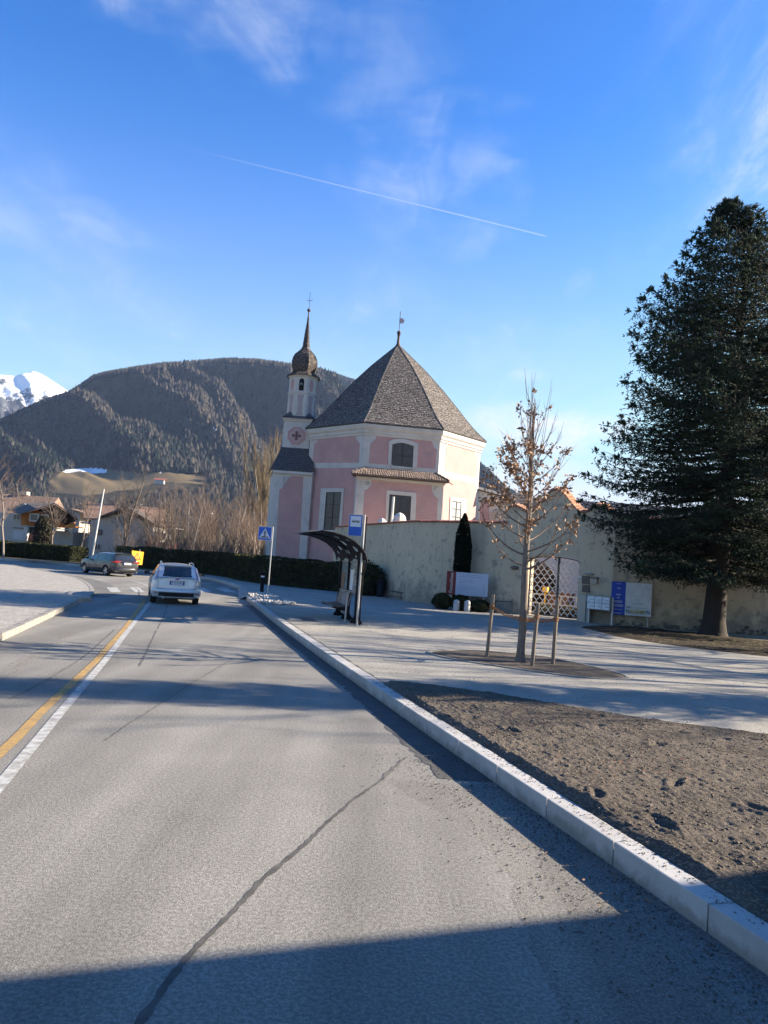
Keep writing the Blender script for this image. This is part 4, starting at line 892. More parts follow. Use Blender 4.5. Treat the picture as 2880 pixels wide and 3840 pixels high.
# fields and sound opening on the three seen faces: front one faces the viewer
for k in range(8):
    P8 = o8(R8, 0); p, q_ = P8[k], P8[(k+1) % 8]; mid = (p+q_)/2; nn = (mid-Vector((bcx, scy, 0))).normalized(); uu = Vector((-nn.y, nn.x, 0)); 
    if nn.y > .3: continue
    h0, h1 = zs1+.28, zb1-.12; q = MB(); wv = .27
    prof_ = [(wv*(1-.35*math.sin(math.pi*t)), h0+(h1-h0)*t) for t in [i/8 for i in range(9)]]
    q.slab([mid+uu*x+Vector((0, 0, z))+nn*.001 for x, z in prof_]+[mid-uu*x+Vector((0, 0, z))+nn*.001 for x, z in reversed(prof_)], nn*.015); q.build('pink_field', mat('faded_pink', (.40, .31, .31), .9, (.34, .28, .29), 2, 6), church, True)
    q = MB(); hc = (zb1+.1+zb2-.3)/2; hh = (zb2-.4-zb1-.1)/2*.92
    if abs(nn.x) < .3:
        pts = [(-.19, hc-hh), (.19, hc-hh)]+[(.19*math.cos(a), hc+hh-.19+.19*math.sin(a)) for a in [i*math.pi/8 for i in range(9)]]
        q.slab([mid+uu*x+Vector((0, 0, z))+nn*(-.004) for x, z in pts], nn*.012); q.build('bell_opening', black_in, church, True)
        q = MB(); q.lathe([(.02, .22), (.08, .2), (.10, .08), (.16, 0), (.02, .01)], tuple(mid+nn*.12+Vector((0, 0, hc-.1))), 10); q.build('bell', mat('bronze', (.25, .24, .20), .4, metal=.8), church, True)
    else:
        q.slab([mid+uu*(.2*math.cos(a))+Vector((0, 0, hc+hh*math.sin(a)))+nn*(-.009) for a in [i*math.pi/10 for i in range(20)]], nn*.018); q.build('pink_field', plp, church, True)
# small shaft roof with upturned corners
b = MB(); c0 = [Vector((bcx+dx*(sw/2+.22), scy+dy*(sw/2+.22), zs1+.02)) for dx, dy in ((-1, -1), (1, -1), (1, 1), (-1, 1))]; c1_ = [Vector((bcx+dx*.62, scy+dy*.62, zs1+.75)) for dx, dy in ((-1, -1), (1, -1), (1, 1), (-1, 1))]
for k in range(4):
    p, q_ = c0[k], c0[(k+1) % 4]; b.slab([p, q_, q_.lerp(c1_[(k+1) % 4], .25), p.lerp(c1_[k], .25)], (0, 0, -.05))
    b.add([p.lerp(q_, .0), p.lerp(q_, .30), c0[k-1].lerp(p, .70), p.lerp(c1_[k], .95)], [(0, 1, 3), (2, 0, 3)])
b.build('shaft_roof', shing_d, church, True, fixn=False)
# onion
on = [(a*1.11, z) for a, z in [(1.27, bt(1418)), (1.05, bt(1409)), (.80, bt(1399)), (.86, bt(1392)), (.95, bt(1380)), (.985, bt(1364)), (.93, bt(1347)), (.78, bt(1332)), (.52, bt(1320)), (.33, bt(1309)), (.26, bt(1300)), (.215, bt(1276)), (.17, bt(1250)), (.12, bt(1226)), (.07, bt(1205)), (.045, bt(1175))]]
b = MB(); b.loft([o8(r, z) for r, z in on], True, True); onion = b.build('onion_dome', shing_d, church, True)
b = MB()
fine = []
for i in range(len(on)-1):
    k = max(1, int(math.hypot(on[i+1][0]-on[i][0], on[i+1][1]-on[i][1])/.13)); fine += [(on[i][0]+(on[i+1][0]-on[i][0])*j/k, on[i][1]+(on[i+1][1]-on[i][1])*j/k) for j in range(k)]
fine = [f_ for f_ in fine if f_[0] > .06]
for k in range(8):
    course_face(b, [(o8(r, z)[k], o8(r, z)[(k+1) % 8]) for r, z in fine], .14, .022, rg_, .15)
tag(b.build('shingles', mat('onion_shingle', (.085, .066, .058), .85, (.04, .032, .03), 4, 5, bump=.4, col3=(.30, .26, .23), scale3=7, amt3=.6, lo3=.55, hi3=.64), onion, True, fixn=False), kind='stuff')
zt_ = bt(1163, 1148); b = MB(); b.ball((bcx, scy, zt_), .145, 12, 8); b.lathe([(.05, bt(1180, 1147)), (.03, zt_)], (bcx, scy, 0), 8); zx = bt(1126, 1152); zzt = bt(1097, 1153)
b.tube([(bcx, scy, zt_), (bcx, scy, zzt)], .018, 5); b.tube([(bcx-.2, scy, zx), (bcx+.2, scy, zx)], .018, 5)
for dx in (-.2, .2): b.ball((bcx+dx, scy, zx), .035, 6, 4)
b.ball((bcx, scy, zzt), .03, 6, 4); b.build('tower_cross', copper, church, True)
# link roof between tower and nave
b = MB(); b.slab([(sr.x-.1, YS+.4, zs1+.0), (sr.x+1.6, YS+.6, zs1+.15), (sr.x+1.6, YS+2.2, zs1+.35), (sr.x-.1, YS+2, zs1+.2)], (0, 0, -.6)); b.build('link_roof', shing_d, church, True)
# --- sacristy right of the church
YD = Dw.y+.15; sx0 = Dw.x-.25; pR = Vector(atY(*z2c(1580, 992), YD)); zL = atY(*z2c(1345, 925), YD)[2]
sac = empty('sacristy', (sx0+1.5, YD+2, 0), 0, 'low pink and white annexe with shingled roof right of the church', 'building')
b = MB(); b.loft([[(sx0, YD, 0), (pR.x, YD, 0), (pR.x, YD, pR.z), (sx0, YD, zL)], [(sx0, YD+4, 0), (pR.x, YD+4, 0), (pR.x, YD+4, pR.z), (sx0, YD+4, zL)]], True, True); b.build('wall', plw, sac, True)
PS, QS = Vector((sx0, YD, 0)), Vector((pR.x, YD, 0))
q = MB(); patch(q, PS, QS, [(1378,1400),(1385,1100),(1400,1060),(1435,1015),(1465,1035),(1478,1080),(1482,1400)], z2c, .001, .014); q.build('pink_field', plp, sac, True)
b = MB(); b.slab([(sx0, YD-.25, zL+.06), (pR.x+.25, YD-.25, pR.z+.0), (pR.x+.25, YD+5, pR.z+.9), (sx0, YD+5, zL+.9)], (0, 0, -.12)); b.build('verge_roof', shing_d, sac, True)
r0 = Vector(atY(*z7c(330, 296), YD+1)); r1 = Vector(atY(*z7c(265, 560), YD-1.6)); r2 = Vector(atY(*z7c(760, 560), YD-1.6)); r3 = Vector(atY(*z7c(640, 268), YD+2.5)); 
r0 = Vector(atY(*z7c(335, 280), YD+2.5))
b = MB(); b.slab([r1, r2, r3, r0], (0, .3, -.3)); b.prism([(r1.x+.2, YD-1.2), (r2.x-.2, YD-1.2), (r2.x-.2, YD+5), (r1.x+.6, YD+5)], 0, r1.z-.05); so_ = b.build('roof', shing_d, sac, True)
b = MB(); course_face(b, [(r1.lerp(r0, t/18), r2.lerp(r3, t/18)) for t in range(19)], .18, .03, rg_, .15); tag(b.build('shingles', shing, so_, True, fixn=False), kind='stuff')
# =================================================================== WALLS, GATE, COURTYARD
render_m = mat('old_lime_render', (.58, .465, .325), .95, (.46, .375, .275), .55, 10, .3, .7, bump=.5, bscale=18, col3=(.19, .175, .165), scale3=2.3, amt3=.7, lo3=.56, hi3=.72)
def wall_damp(m_):
    t = m_.node_tree; b = t.nodes['Principled BSDF']; cur = b.inputs['Base Color'].links[0].from_socket
    g = t.nodes.new('ShaderNodeNewGeometry'); s = t.nodes.new('ShaderNodeSeparateXYZ'); t.links.new(g.outputs['Position'], s.inputs[0])
    n = t.nodes.new('ShaderNodeTexNoise'); n.inputs['Scale'].default_value = 1.6; n.inputs['Detail'].default_value = 9; n.inputs['Roughness'].default_value = .68; t.links.new(g.outputs['Position'], n.inputs['Vector'])
    a = t.nodes.new('ShaderNodeMath'); a.operation = 'MULTIPLY_ADD'; a.inputs[1].default_value = -5.; t.links.new(n.outputs[0], a.inputs[0]); t.links.new(s.outputs[2], a.inputs[2])
    r = t.nodes.new('ShaderNodeMapRange'); r.inputs[1].default_value = -2.2; r.inputs[2].default_value = -1.1; r.inputs[3].default_value = .62; r.inputs[4].default_value = 0; t.links.new(a.outputs[0], r.inputs[0])
    mx = t.nodes.new('ShaderNodeMixRGB'); t.links.new(r.outputs[0], mx.inputs[0]); t.links.new(cur, mx.inputs[1]); mx.inputs[2].default_value = (.10, .095, .095, 1); cur = mx.outputs[0]
    # rain streaks
    mp = t.nodes.new('ShaderNodeMapping'); mp.inputs['Scale'].default_value = (3.2, 3.2, .35); t.links.new(g.outputs['Position'], mp.inputs[0]); n2 = t.nodes.new('ShaderNodeTexNoise'); n2.inputs['Scale'].default_value = 1.; n2.inputs['Detail'].default_value = 6; t.links.new(mp.outputs[0], n2.inputs['Vector'])
    r2 = t.nodes.new('ShaderNodeMapRange'); r2.inputs[1].default_value = .55; r2.inputs[2].default_value = .8; r2.inputs[4].default_value = .5; t.links.new(n2.outputs[0], r2.inputs[0])
    mx2 = t.nodes.new('ShaderNodeMixRGB'); t.links.new(r2.outputs[0], mx2.inputs[0]); t.links.new(cur, mx2.inputs[1]); mx2.inputs[2].default_value = (.22, .19, .17, 1)
    # small pits where render has flaked
    n3 = t.nodes.new('ShaderNodeTexNoise'); n3.inputs['Scale'].default_value = 5.; n3.inputs['Detail'].default_value = 4; t.links.new(g.outputs['Position'], n3.inputs['Vector'])
    r3 = t.nodes.new('ShaderNodeMapRange'); r3.inputs[1].default_value = .64; r3.inputs[2].default_value = .68; r3.inputs[4].default_value = .55; t.links.new(n3.outputs[0], r3.inputs[0])
    mx3 = t.nodes.new('ShaderNodeMixRGB'); t.links.new(r3.outputs[0], mx3.inputs[0]); t.links.new(mx2.outputs[0], mx3.inputs[1]); mx3.inputs[2].default_value = (.16, .145, .135, 1)
    t.links.new(mx3.outputs[0], b.inputs['Base Color'])
wall_damp(render_m)
redcop = mat('red_coping', (.27, .085, .06), .85, (.20, .07, .055), 4, 6, bump=.3, rnd=.18)
orange_t = mat('orange_tile', (.42, .19, .11), .85, (.30, .15, .10), 6, 6, .35, .65, bump=.4, rnd=.25, col3=(.5, .36, .26), scale3=5, amt3=.4)
ZT = 4.35
W0, W1, W2 = [Vector((*G(*p, ZT), 0)) for p in ((1258, 1971), (1550, 1948), (1896, 1953))]
b = MB(); th = .5
bw_ = empty('boundary_wall', W1, 0, 'long cream rendered wall with red coping in front of the church', 'wall')
for P, Q in ((W0, W1), (W1, W2)):
    n = n_out(P, Q); b = MB(); e = (Q-P).normalized()*.0
    nb = -n*th; P2 = P if P is W0 else P; 
    b.prism([(P.x, P.y), (Q.x, Q.y), (Q.x+nb.x, Q.y+nb.y), (P.x+nb.x, P.y+nb.y)], 0, ZT-.12); b.build('wall_panel', render_m, bw_, True)
    L_ = (Q-P).length; k = int(L_/.6); u = (Q-P).normalized()
    if P is W0:
        q = MB(); q.loft([[(0, -.62, 0), (0, -.3, .07), (0, .08, 0), (0, .08, -.07), (0, -.62, -.07)], [(L_/k-.012, -.62, 0), (L_/k-.012, -.3, .07), (L_/k-.012, .08, 0), (L_/k-.012, .08, -.07), (L_/k-.012, -.62, -.07)]], True, True)
        cm = q.build('coping_tile', redcop, bw_); cme = cm.data; first = cm
    for i in range(k):
        o = first if first is not None else link('coping_tile', cme, bw_); first = None
        p = P+u*(L_*i/k); nn = -n
        o.matrix_basis = Matrix.Translation(-bw_.location) @ Matrix(((u.x, n.x, 0, p.x), (u.y, n.y, 0, p.y), (0, 0, 1, ZT-.05+rg_.uniform(-.006, .006)), (0, 0, 0, 1)))
# --- gate wall with its curved top
GW0 = W2.copy(); GW1 = Vector((*G(2289, 2342, .17), 0)); n = n_out(GW0, GW1); u = (GW1-GW0).normalized(); 
gp = [(405,470),(425,425),(450,407),(480,400),(520,403),(560,425),(600,450),(645,468),(695,450),(760,380),(830,290),(880,240),(930,222),(980,240),(1050,310),(1110,390),(1160,445),(1205,463),(1250,455),(1290,425),(1330,398),(1370,388),(1420,398),(1470,440),(1512,484),(1530,505)]
top_s = [onwall(GW0, GW1, *z7c(*p)) for p in gp]
gs = [p[0] for p in top_s]; gz_ = [p[1] for p in top_s]
g0, gzb = onwall(GW0, GW1, *z7c(598, 1530)); g1, _ = onwall(GW0, GW1, *z7c(1140, 1605))
gtop = onwall(GW0, GW1, *z7c(900, 925))[1]; gsd = onwall(GW0, GW1, *z7c(1155, 985))[1]
s_end = max(gs[-1], (GW1-GW0).length)
TH = .65
gate_wall = empty('gate_wall', GW0, 0, 'tall cream gate wall with wavy tiled top and arched gateway', 'wall')
def arch(s): t = (s-g0)/(g1-g0); return gsd+(gtop-gsd)*max(0, 1-(2*t-1)**2)**.6 if 0 <= t <= 1 else 0
ss = sorted(set([0, s_end, g0, g1]+[g0+(g1-g0)*i/24 for i in range(25)]+[s_end*i/90 for i in range(91)]))
P3 = lambda s, z, d=0, u=u.copy(), n=n.copy(): GW0+u*s-n*d+Vector((0, 0, z))
tz = lambda s: float(np.interp(s, gs, gz_))
b = MB()
for a, c in zip(ss, ss[1:]):
    mid = (a+c)/2; inside = g0 < mid < g1
    za, zc_ = (arch(a) or gsd, arch(c) or gsd) if inside else (0, 0)
    for d in (0, TH): b.poly([P3(a, za, d), P3(c, zc_, d), P3(c, tz(c), d), P3(a, tz(a), d)])
    b.poly([P3(a, tz(a)), P3(c, tz(c)), P3(c, tz(c), TH), P3(a, tz(a), TH)])
    if inside: b.poly([P3(a, za), P3(c, zc_), P3(c, zc_, TH), P3(a, za, TH)])
for s in (g0, g1): b.poly([P3(s, 0), P3(s, 0, TH), P3(s, gsd, TH), P3(s, gsd)])
for s in (0, s_end): b.poly([P3(s, 0), P3(s, 0, TH), P3(s, tz(s), TH), P3(s, tz(s))])
b.build('wall_panel', render_m, gate_wall, True)
# tiles along the curve
cs = np.arange(gs[0], gs[-1], .02); cz = np.interp(cs, gs, gz_); dl = np.concatenate([[0], np.cumsum(np.hypot(np.diff(cs), np.diff(cz)))]); k = int(dl[-1]/.17); tme = None
for i in range(k):
    s_a = float(np.interp(dl[-1]*(i+.5)/k, dl, cs)); z_a = float(np.interp(s_a, cs, cz)); s_b = float(np.interp(dl[-1]*(i+1.2)/k, dl, cs)); z_b = float(np.interp(s_b, cs, cz))
    t = (u*(s_b-s_a)+Vector((0, 0, z_b-z_a))).normalized(); nn = n; up_ = t.cross(nn); up_ = up_ if up_.z > 0 else -up_
    if tme is None:
        q = MB(); pr_ = [(-.085, 0), (-.06, .045), (0, .065), (.06, .045), (.085, 0), (0, .02)]
        q.loft([[(x, -.42, z-.10) for x, z in pr_], [(x, -.02, z+.02) for x, z in pr_], [(x, .02, z+.02) for x, z in pr_], [(x, .42, z-.10) for x, z in pr_]], True, True)
        o = q.build('coping_tile', orange_t, gate_wall); tme = o.data
    else: o = link('coping_tile', tme, gate_wall)
    p = P3(s_a, z_a, TH/2)+up_*(.05+rg_.uniform(-.01, .015))-gate_wall.location
    o.matrix_basis = Matrix(((t.x, nn.x, up_.x, p.x), (t.y, nn.y, up_.y, p.y), (t.z, nn.z, up_.z, p.z), (0, 0, 0, 1)))
# red-brown band under the tiles
b = MB(); b.loft([[P3(s, tz(s)-.10, -.03), P3(s, tz(s)+.0, -.05), P3(s, tz(s)+.0, TH+.05), P3(s, tz(s)-.10, TH+.03)] for s in np.linspace(gs[0], gs[-1], 80)], True, True); b.build('coping_bed', mat('red_mortar', (.34, .21, .16), .9, (.25, .14, .10), 6, 5), gate_wall, True)
# --- wall to the right, behind the spruce
WR = Vector((*G(2640, 2368, .17), 0)); WE = WR+(WR-GW1).normalized()*26; nr_ = n_out(GW1, WE); zr_ = tz(gs[-1])-.05
right_wall = empty('boundary_wall', GW1, 0, 'plain cream rendered wall behind the big spruce', 'wall')
b = MB(); A0 = GW0+u*s_end; nb = -nr_*.5; b.prism([(A0.x, A0.y), (WE.x, WE.y), (WE.x+nb.x, WE.y+nb.y), (A0.x+nb.x, A0.y+nb.y)], 0, zr_); b.build('wall_panel', render_m, right_wall, True)
b = MB(); A2 = A0+nr_*.08; W2_ = WE+nr_*.08; b.loft([[A2+Vector((0, 0, zr_)), A2-nr_*.35+Vector((0, 0, zr_+.14)), A2-nr_*.7+Vector((0, 0, zr_))], [W2_+Vector((0, 0, zr_)), W2_-nr_*.35+Vector((0, 0, zr_+.14)), W2_-nr_*.7+Vector((0, 0, zr_))]], True, True); b.build('coping', orange_t, right_wall, True)
b = MB(); rr = np.random.RandomState(3)    # rubble base showing through the render
for i in range(150):
    s = rr.uniform(.2, 12); z = .17+abs(rr.normal(0, .12)); p = A0+(WE-A0).normalized()*s+nr_*.02; r = rr.uniform(.04, .11); b.ball((p.x, p.y, z), r, 6, 4, (1, .6, .7))
tag(b.build('rubble_base', mat('rubble', (.16, .145, .135), .95, (.08, .072, .068), 7, 4, rnd=.2), right_wall, True, fixn=False), kind='stuff')
# --- the gate
galv = mat('galvanised_steel', (.52, .52, .52), .42, (.40, .40, .41), 12, 4, metal=.6)
gwhite = mat('gate_wire', (.78, .76, .72), .5, metal=.3)
gdark = mat('gate_frame_paint', (.06, .062, .068), .5, metal=.3)
gl0 = onwall(GW0, GW1, *z7c(672, 1530))[0]; gate = empty('gate', P3((gl0+g1)/2, .17, .3), 0, 'two leaf gate of wavy wire lattice closing the arched gateway', 'gate')
DG = .12; gm_ = onwall(GW0, GW1, *z7c(918, 1500))[0]
for li, (a, c) in enumerate(((g0+.12, gm_-.03), (gm_+.03, g1-.03))):
    q = MB(); pw = .15; k = int((c-a)/pw)+1; per = .36
    for i in range(k+1):
        s0 = a+(c-a)*i/k; pts = []; z = .30; j = 0
        top_ = min(arch(min(max(s0, g0+.02), g1-.02)), 9)-.05
        while z < top_:
            off_ = (pw*.5-.004)*(1 if (j+i) % 2 else -1)*(c-a)/k/pw; pts.append(P3(min(max(s0+off_, a), c), z, DG)); pts.append(P3(min(max(s0+off_, a), c), min(z+.05, top_), DG)); z += per/2; j += 1
        if len(pts) > 2: q.tube(pts, .018, 4)
    leaf = q.build('lattice', gwhite, gate, True, fixn=False); tag(leaf, kind='stuff')
    q = MB(); q.tube([P3(a, .2, DG), P3(a, arch(a+.03)-.04, DG)], .028, 6); q.tube([P3(c, .2, DG), P3(c, arch(c-.03)-.04, DG)], .028, 6); q.tube([P3(a, .28, DG), P3(c, .28, DG)], .02, 5)
    q.tube([P3(a+(c-a)*i/14, arch(min(max(a+(c-a)*i/14, g0+.03), g1-.03))-.05, DG) for i in range(15)], .022, 5); q.build('leaf_frame', gdark, gate, True)
q = MB(); q.tube([P3(gm_, .18, DG-.03), P3(gm_, gtop-.02, DG-.03)], .035, 6); q.build('meeting_stile', gdark, gate, True)
q = MB(); c_ = P3(gm_+.05, 1.25, DG-.08); q.obox(c_, u*.09, n*.02, (0, 0, .03)); q.build('gate_handle', gdark, gate, True)
q = MB(); q.obox(P3((g0+g1)/2, .18, .32), u*((g1-g0)/2), n*.34, (0, 0, .012)); q.build('lit_threshold', concrete_k, gate_wall, True)  # threshold slab, pale in place of the strip of sunlight below the gate
q = MB()
for ds in (.06, .10): q.tube([P3(g0+ds, .2, DG+.05), P3(g0+ds, gsd+.1, DG+.05)], .016, 5)
q.build('hinge_rods', gdark, gate, True)
# --- courtyard glimpsed through the gate
dC = 9
cy = empty('courtyard_house', P3(9, 0, dC), 0, 'shaded pale house wall seen through the right leaf of the gate', 'building')
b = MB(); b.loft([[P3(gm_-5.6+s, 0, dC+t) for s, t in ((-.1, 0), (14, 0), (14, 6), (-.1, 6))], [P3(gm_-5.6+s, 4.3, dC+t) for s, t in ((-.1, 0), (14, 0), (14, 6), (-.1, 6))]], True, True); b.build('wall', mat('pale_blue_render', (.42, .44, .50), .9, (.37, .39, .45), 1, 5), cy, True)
b = MB(); b.slab([P3(gm_-6, 4.25, dC-.5), P3(16, 4.25, dC-.5), P3(16, 5.3, dC+3), P3(gm_-6, 5.3, dC+3)], (0, 0, .12)); b.build('roof', shing_d, cy, True)
b = MB()
for i in range(9): b.tube([P3(g0-3+i*.8, .17, 3.2), P3(g0-3+i*.8, 1.05, 3.2)], .03, 5)
for z in (1.05, .62): b.tube([P3(g0-3, z, 3.2), P3(g0+3.4, z, 3.2)], .028, 5)
tag(b.build('courtyard_railing', mat('white_rail', (.62, .60, .57), .6), None, fixn=False), 'white tubular railing standing in the courtyard behind the gate', 'railing')
b = MB(); b.obox(P3(gm_-1.65, .65, 4.0), u*.55, n*.3, (0, 0, .48)); b.obox(P3(gm_-1.65, 1.16, 4.0), u*.6, n*.35, (0, 0, .03)); tag(b.build('wooden_crate', mat('brown_planks', (.24, .13, .085), .8, (.17, .09, .06), 5, 4, stretch=(1, 1, 6))), 'reddish brown wooden box behind the right gate leaf', 'box')
b = MB(); b.obox(P3(gm_-2.0, 1.3, 3.0), u*.12, n*.1, (0, 0, .13)); b.obox(P3(gm_-2.0, .65, 3.0), u*.04, n*.04, (0, 0, .5)); tag(b.build('yellow_box', mat('yellow_plastic', (.75, .42, .04), .5)), 'small yellow box on a post seen through the gate', 'box')
# parasol tops behind the wall
cream = mat('parasol_cloth', (.62, .60, .56), .9, (.5, .48, .45), 5, 4)
def parasol(sx, sy, Y_, r, label):
    c = Vector(atY(sx, sy, Y_)); root = empty('parasol', (c.x, c.y, .17), 0, label, 'parasol', 'parasols behind the wall')
    q = MB(); q.loft([[(rr*math.cos(k*math.pi/4), rr*math.sin(k*math.pi/4), c.z-.17-dz) for k in range(8)] for rr, dz in ((r, 1.5*r), (r, 1.25*r), (r*.85, .6*r), (r*.5, .2*r), (.03, 0))], True, True); q.build('canopy', cream, root)
    q = MB(); q.tube([(0, 0, 0), (0, 0, c.z-.2)], .03, 6); q.build('pole', galv, root)
parasol(1500, 1922, 44.5, .40, 'larger pale parasol top before the dark church window'); parasol(1434, 1943, 47, .30, 'smaller pale parasol top left of the white pole')
# --- things fixed to or standing by the gate wall
def wrect(tl_, br_, conv, P, Q, off, th, name, m_, root=None, **k):
    nn = n_out(P, Q); uu = (Q-P).normalized(); s0, z1 = onwall(P+nn*off, Q+nn*off, *conv(*tl_)); s1, z0 = onwall(P+nn*off, Q+nn*off, *conv(*br_))
    q = MB(); c = P+nn*(off-th/2)+uu*((s0+s1)/2)+Vector((0, 0, (z0+z1)/2)); q.obox(c, uu*((s1-s0)/2), nn*(th/2), (0, 0, abs(z1-z0)/2)); o = q.build(name, m_, root, root is not None); 
    return o, (P+nn*off, uu, nn, s0, s1, min(z0, z1), max(z0, z1))
z9c = lambda x, y: (2100+x/3.318, 2080+y/3.318)
steel = mat('brushed_steel', (.36, .355, .35), .4, (.28, .28, .28), 14, 4, metal=.7, stretch=(1, 1, 8))
bronze_p = mat('bronze_plaque', (.10, .085, .078), .5, (.07, .06, .055), 20, 4, metal=.3)
whitep = mat('white_panel', (.76, .77, .78), .5, (.60, .62, .66), 3, 4)
greyt = mat('grey_print', (.34, .36, .40), .6)
pil = empty('intercom_pillar', P3(g1+.35, 0, -.3), 0, 'steel intercom pillar to the right of the gate', 'intercom')
wrect((228, 492), (305, 840), z9c, GW0, GW1, .42, .34, 'post', steel, pil); wrect((306, 497), (358, 852), z9c, GW0, GW1, .36, .22, 'panel', mat('grey_panel', (.30, .30, .31), .5, metal=.4), pil)
wrect((318, 530), (334, 575), z9c, GW0, GW1, .385, .03, 'speaker_plate', whitep, pil)
for (tl_, br_, lab) in (((276, 262), (366, 368), 'upper dark bronze notice plaque right of the gate'), ((276, 374), (364, 470), 'lower dark bronze notice plaque right of the gate')):
    o, fr = wrect(tl_, br_, z9c, GW0, GW1, .05, .05, 'plaque', bronze_p); tag(o, lab, 'plaque')
    P_, uu, nn, s0, s1, z0, z1 = fr; q = MB()
    for i in range(4):
        z = z1-(z1-z0)*(.2+.2*i); q.obox(P_+uu*((s0+s1)/2)+nn*.002+Vector((0, 0, z)), uu*((s1-s0)*.38), nn*.002, (0, 0, .008))
    q.build('relief_lines', mat('plaque_line', (.16, .14, .12), .5, metal=.3), o, True)
lb = empty('letter_box', P3(g1+1.4, 0, 0), 0, 'cream letter box beside the dark plaques', 'letter box')
wrect((372, 302), (455, 362), z9c, GW0, GW1, .16, .14, 'body', mat('cream_metal', (.42, .36, .28), .5), lb); wrect((372, 274), (460, 304), z9c, GW0, GW1, .20, .18, 'flap', mat('brown_metal', (.16, .13, .11), .5, metal=.3), lb)
o, _ = wrect((306, 228), (402, 252), z9c, GW0, GW1, .14, .12, 'wall_lamp', mat('lamp_grey', (.20, .20, .21), .5)); tag(o, 'flat grey wall lamp above the bronze plaques', 'lamp')
o, fr = wrect((234, 266), (260, 290), z9c, GW0, GW1, .03, .025, 'number_plate', whitep); tag(o, 'tiny white house number plate beside the gate', 'sign')
c_ = Vector(P3(*onwall(GW0, GW1, *z7c(507, 1048)), -.06)); b = MB(); b.ball(tuple(c_), .22, 14, 8, (1, .5, .42)); tag(b.build('wall_lamp', mat('lamp_brown', (.15, .12, .10), .5)), 'oval bulkhead lamp on the wall left of the gate', 'lamp')
# mailboxes
mbx = empty('mailbox_unit', P3(g1+1.9, .17, -.5), 0, 'bank of six white mailboxes on posts right of the gate', 'mailboxes')
PM, QM = GW0+n*.5, GW1+n*.5
P9 = [onwall(PM, QM, *z9c(*p)) for p in ((357, 508), (637, 530), (628, 700), (357, 668))]; s0, s1 = P9[0][0], P9[1][0]; z1, z0 = (P9[0][1]+P9[1][1])/2, (P9[2][1]+P9[3][1])/2
um = (QM-PM).normalized()
for i in range(3):
    for j in range(2):
        q = MB(); w_, h_ = (s1-s0)/3, (z1-z0)/2; q.obox(PM+um*(s0+w_*(i+.5))+Vector((0, 0, z0+h_*(j+.5))), um*(w_/2-.012), n*.14, (0, 0, h_/2-.012)); bx = q.build('box', whitep, mbx, True)
        q = MB(); q.obox(PM+um*(s0+w_*(i+.7))+n*.142+Vector((0, 0, z0+h_*(j+.45))), um*.07, n*.003, (0, 0, .015)); q.build('name_strip', greyt, bx, True)
q = MB(); q.obox(PM+um*((s0+s1)/2)+Vector((0, 0, (z0+z1)/2))-n*.02, um*((s1-s0)/2+.012), n*.12, (0, 0, (z1-z0)/2+.012)); q.build('housing', mat('mail_grey', (.25, .27, .30), .5), mbx, True)
for s in (s0+.03, s1+.06):
    q = MB(); q.obox(PM+um*s-n*.05+Vector((0, 0, (z1+.17)/2)), um*.03, n*.04, (0, 0, (z1-.17)/2)); q.build('post', galv, mbx, True)
# blue and white company board on the right wall
PB2, QB2 = A0, WE
cb = empty('company_board', A0+nr_*.5, 0, 'tall board, blue on the left and white on the right, reading RAINER', 'sign')
sL2, zT2 = onwall(PB2+nr_*.25, QB2+nr_*.25, *z9c(650, 331)); sM2, _ = onwall(PB2+nr_*.25, QB2+nr_*.25, *z9c(815, 500)); sR2, _ = onwall(PB2+nr_*.25, QB2+nr_*.25, *z9c(1138, 600)); _, zB2 = onwall(PB2+nr_*.25, QB2+nr_*.25, *z9c(810, 752))
ub = (QB2-PB2).normalized(); bp_ = lambda s, z, d=0: PB2+ub*s+nr_*(.25+d)+Vector((0, 0, z))
blue_b = mat('blue_board', (.012, .07, .46), .45); 
q = MB(); q.obox(bp_((sL2+sM2)/2, (zT2+zB2)/2, -.03), ub*((sM2-sL2)/2), nr_*.03, (0, 0, (zT2-zB2)/2)); q.build('blue_panel', blue_b, cb, True)
q = MB(); q.obox(bp_((sM2+sR2)/2, (zT2+zB2)/2, -.034), ub*((sR2-sM2)/2), nr_*.03, (0, 0, (zT2-zB2)/2)); q.build('white_panel', whitep, cb, True)
for s in (sL2+.1, sR2-.1): q = MB(); q.tube([bp_(s, .1, -.09), bp_(s, zT2-.05, -.09)], .025, 6); q.build('post', galv, cb, True)
hB = zT2-zB2; q = MB()
for fz, ln in ((.06, .16), (.19, .14), (.21, .08), (.38, .20), (.40, .16), (.47, .08), (.50, .10), (.58, .3), (.60, .28), (.63, .3), (.70, .34), (.72, .4), (.75, .36), (.84, .32), (.95, .28)):
    q.obox(bp_((sL2+sM2)/2, zT2-hB*fz, .002), ub*((sM2-sL2)*ln), nr_*.001, (0, 0, .007))
q.build('print_lines', whitep, cb, True)
q = MB(); wB = sR2-sM2
for fx, fz, ln in ((.55, .40, .06), (.5, .5, .05), (.48, .55, .05), (.48, .62, .25), (.55, .65, .16), (.55, .76, .30), (.45, .80, .10), (.5, .94, .34), (.5, .97, .08)):
    q.obox(bp_(sM2+wB*fx, zT2-hB*fz, .002), ub*(wB*ln), nr_*.001, (0, 0, .007))
q.build('print_lines', greyt, cb, True)
dk = mat('print_navy', (.06, .08, .16), .6); yel = mat('print_yellow', (.60, .55, .05), .6)
zl = zT2-hB*.875; hl = hB*.105
lettering('RAINER', hl*1.28, dk, cb, bp_(sM2+wB*.5, zl-.012, .004), ub, (0, 0, 1), 'lettering', stretch=1.08)
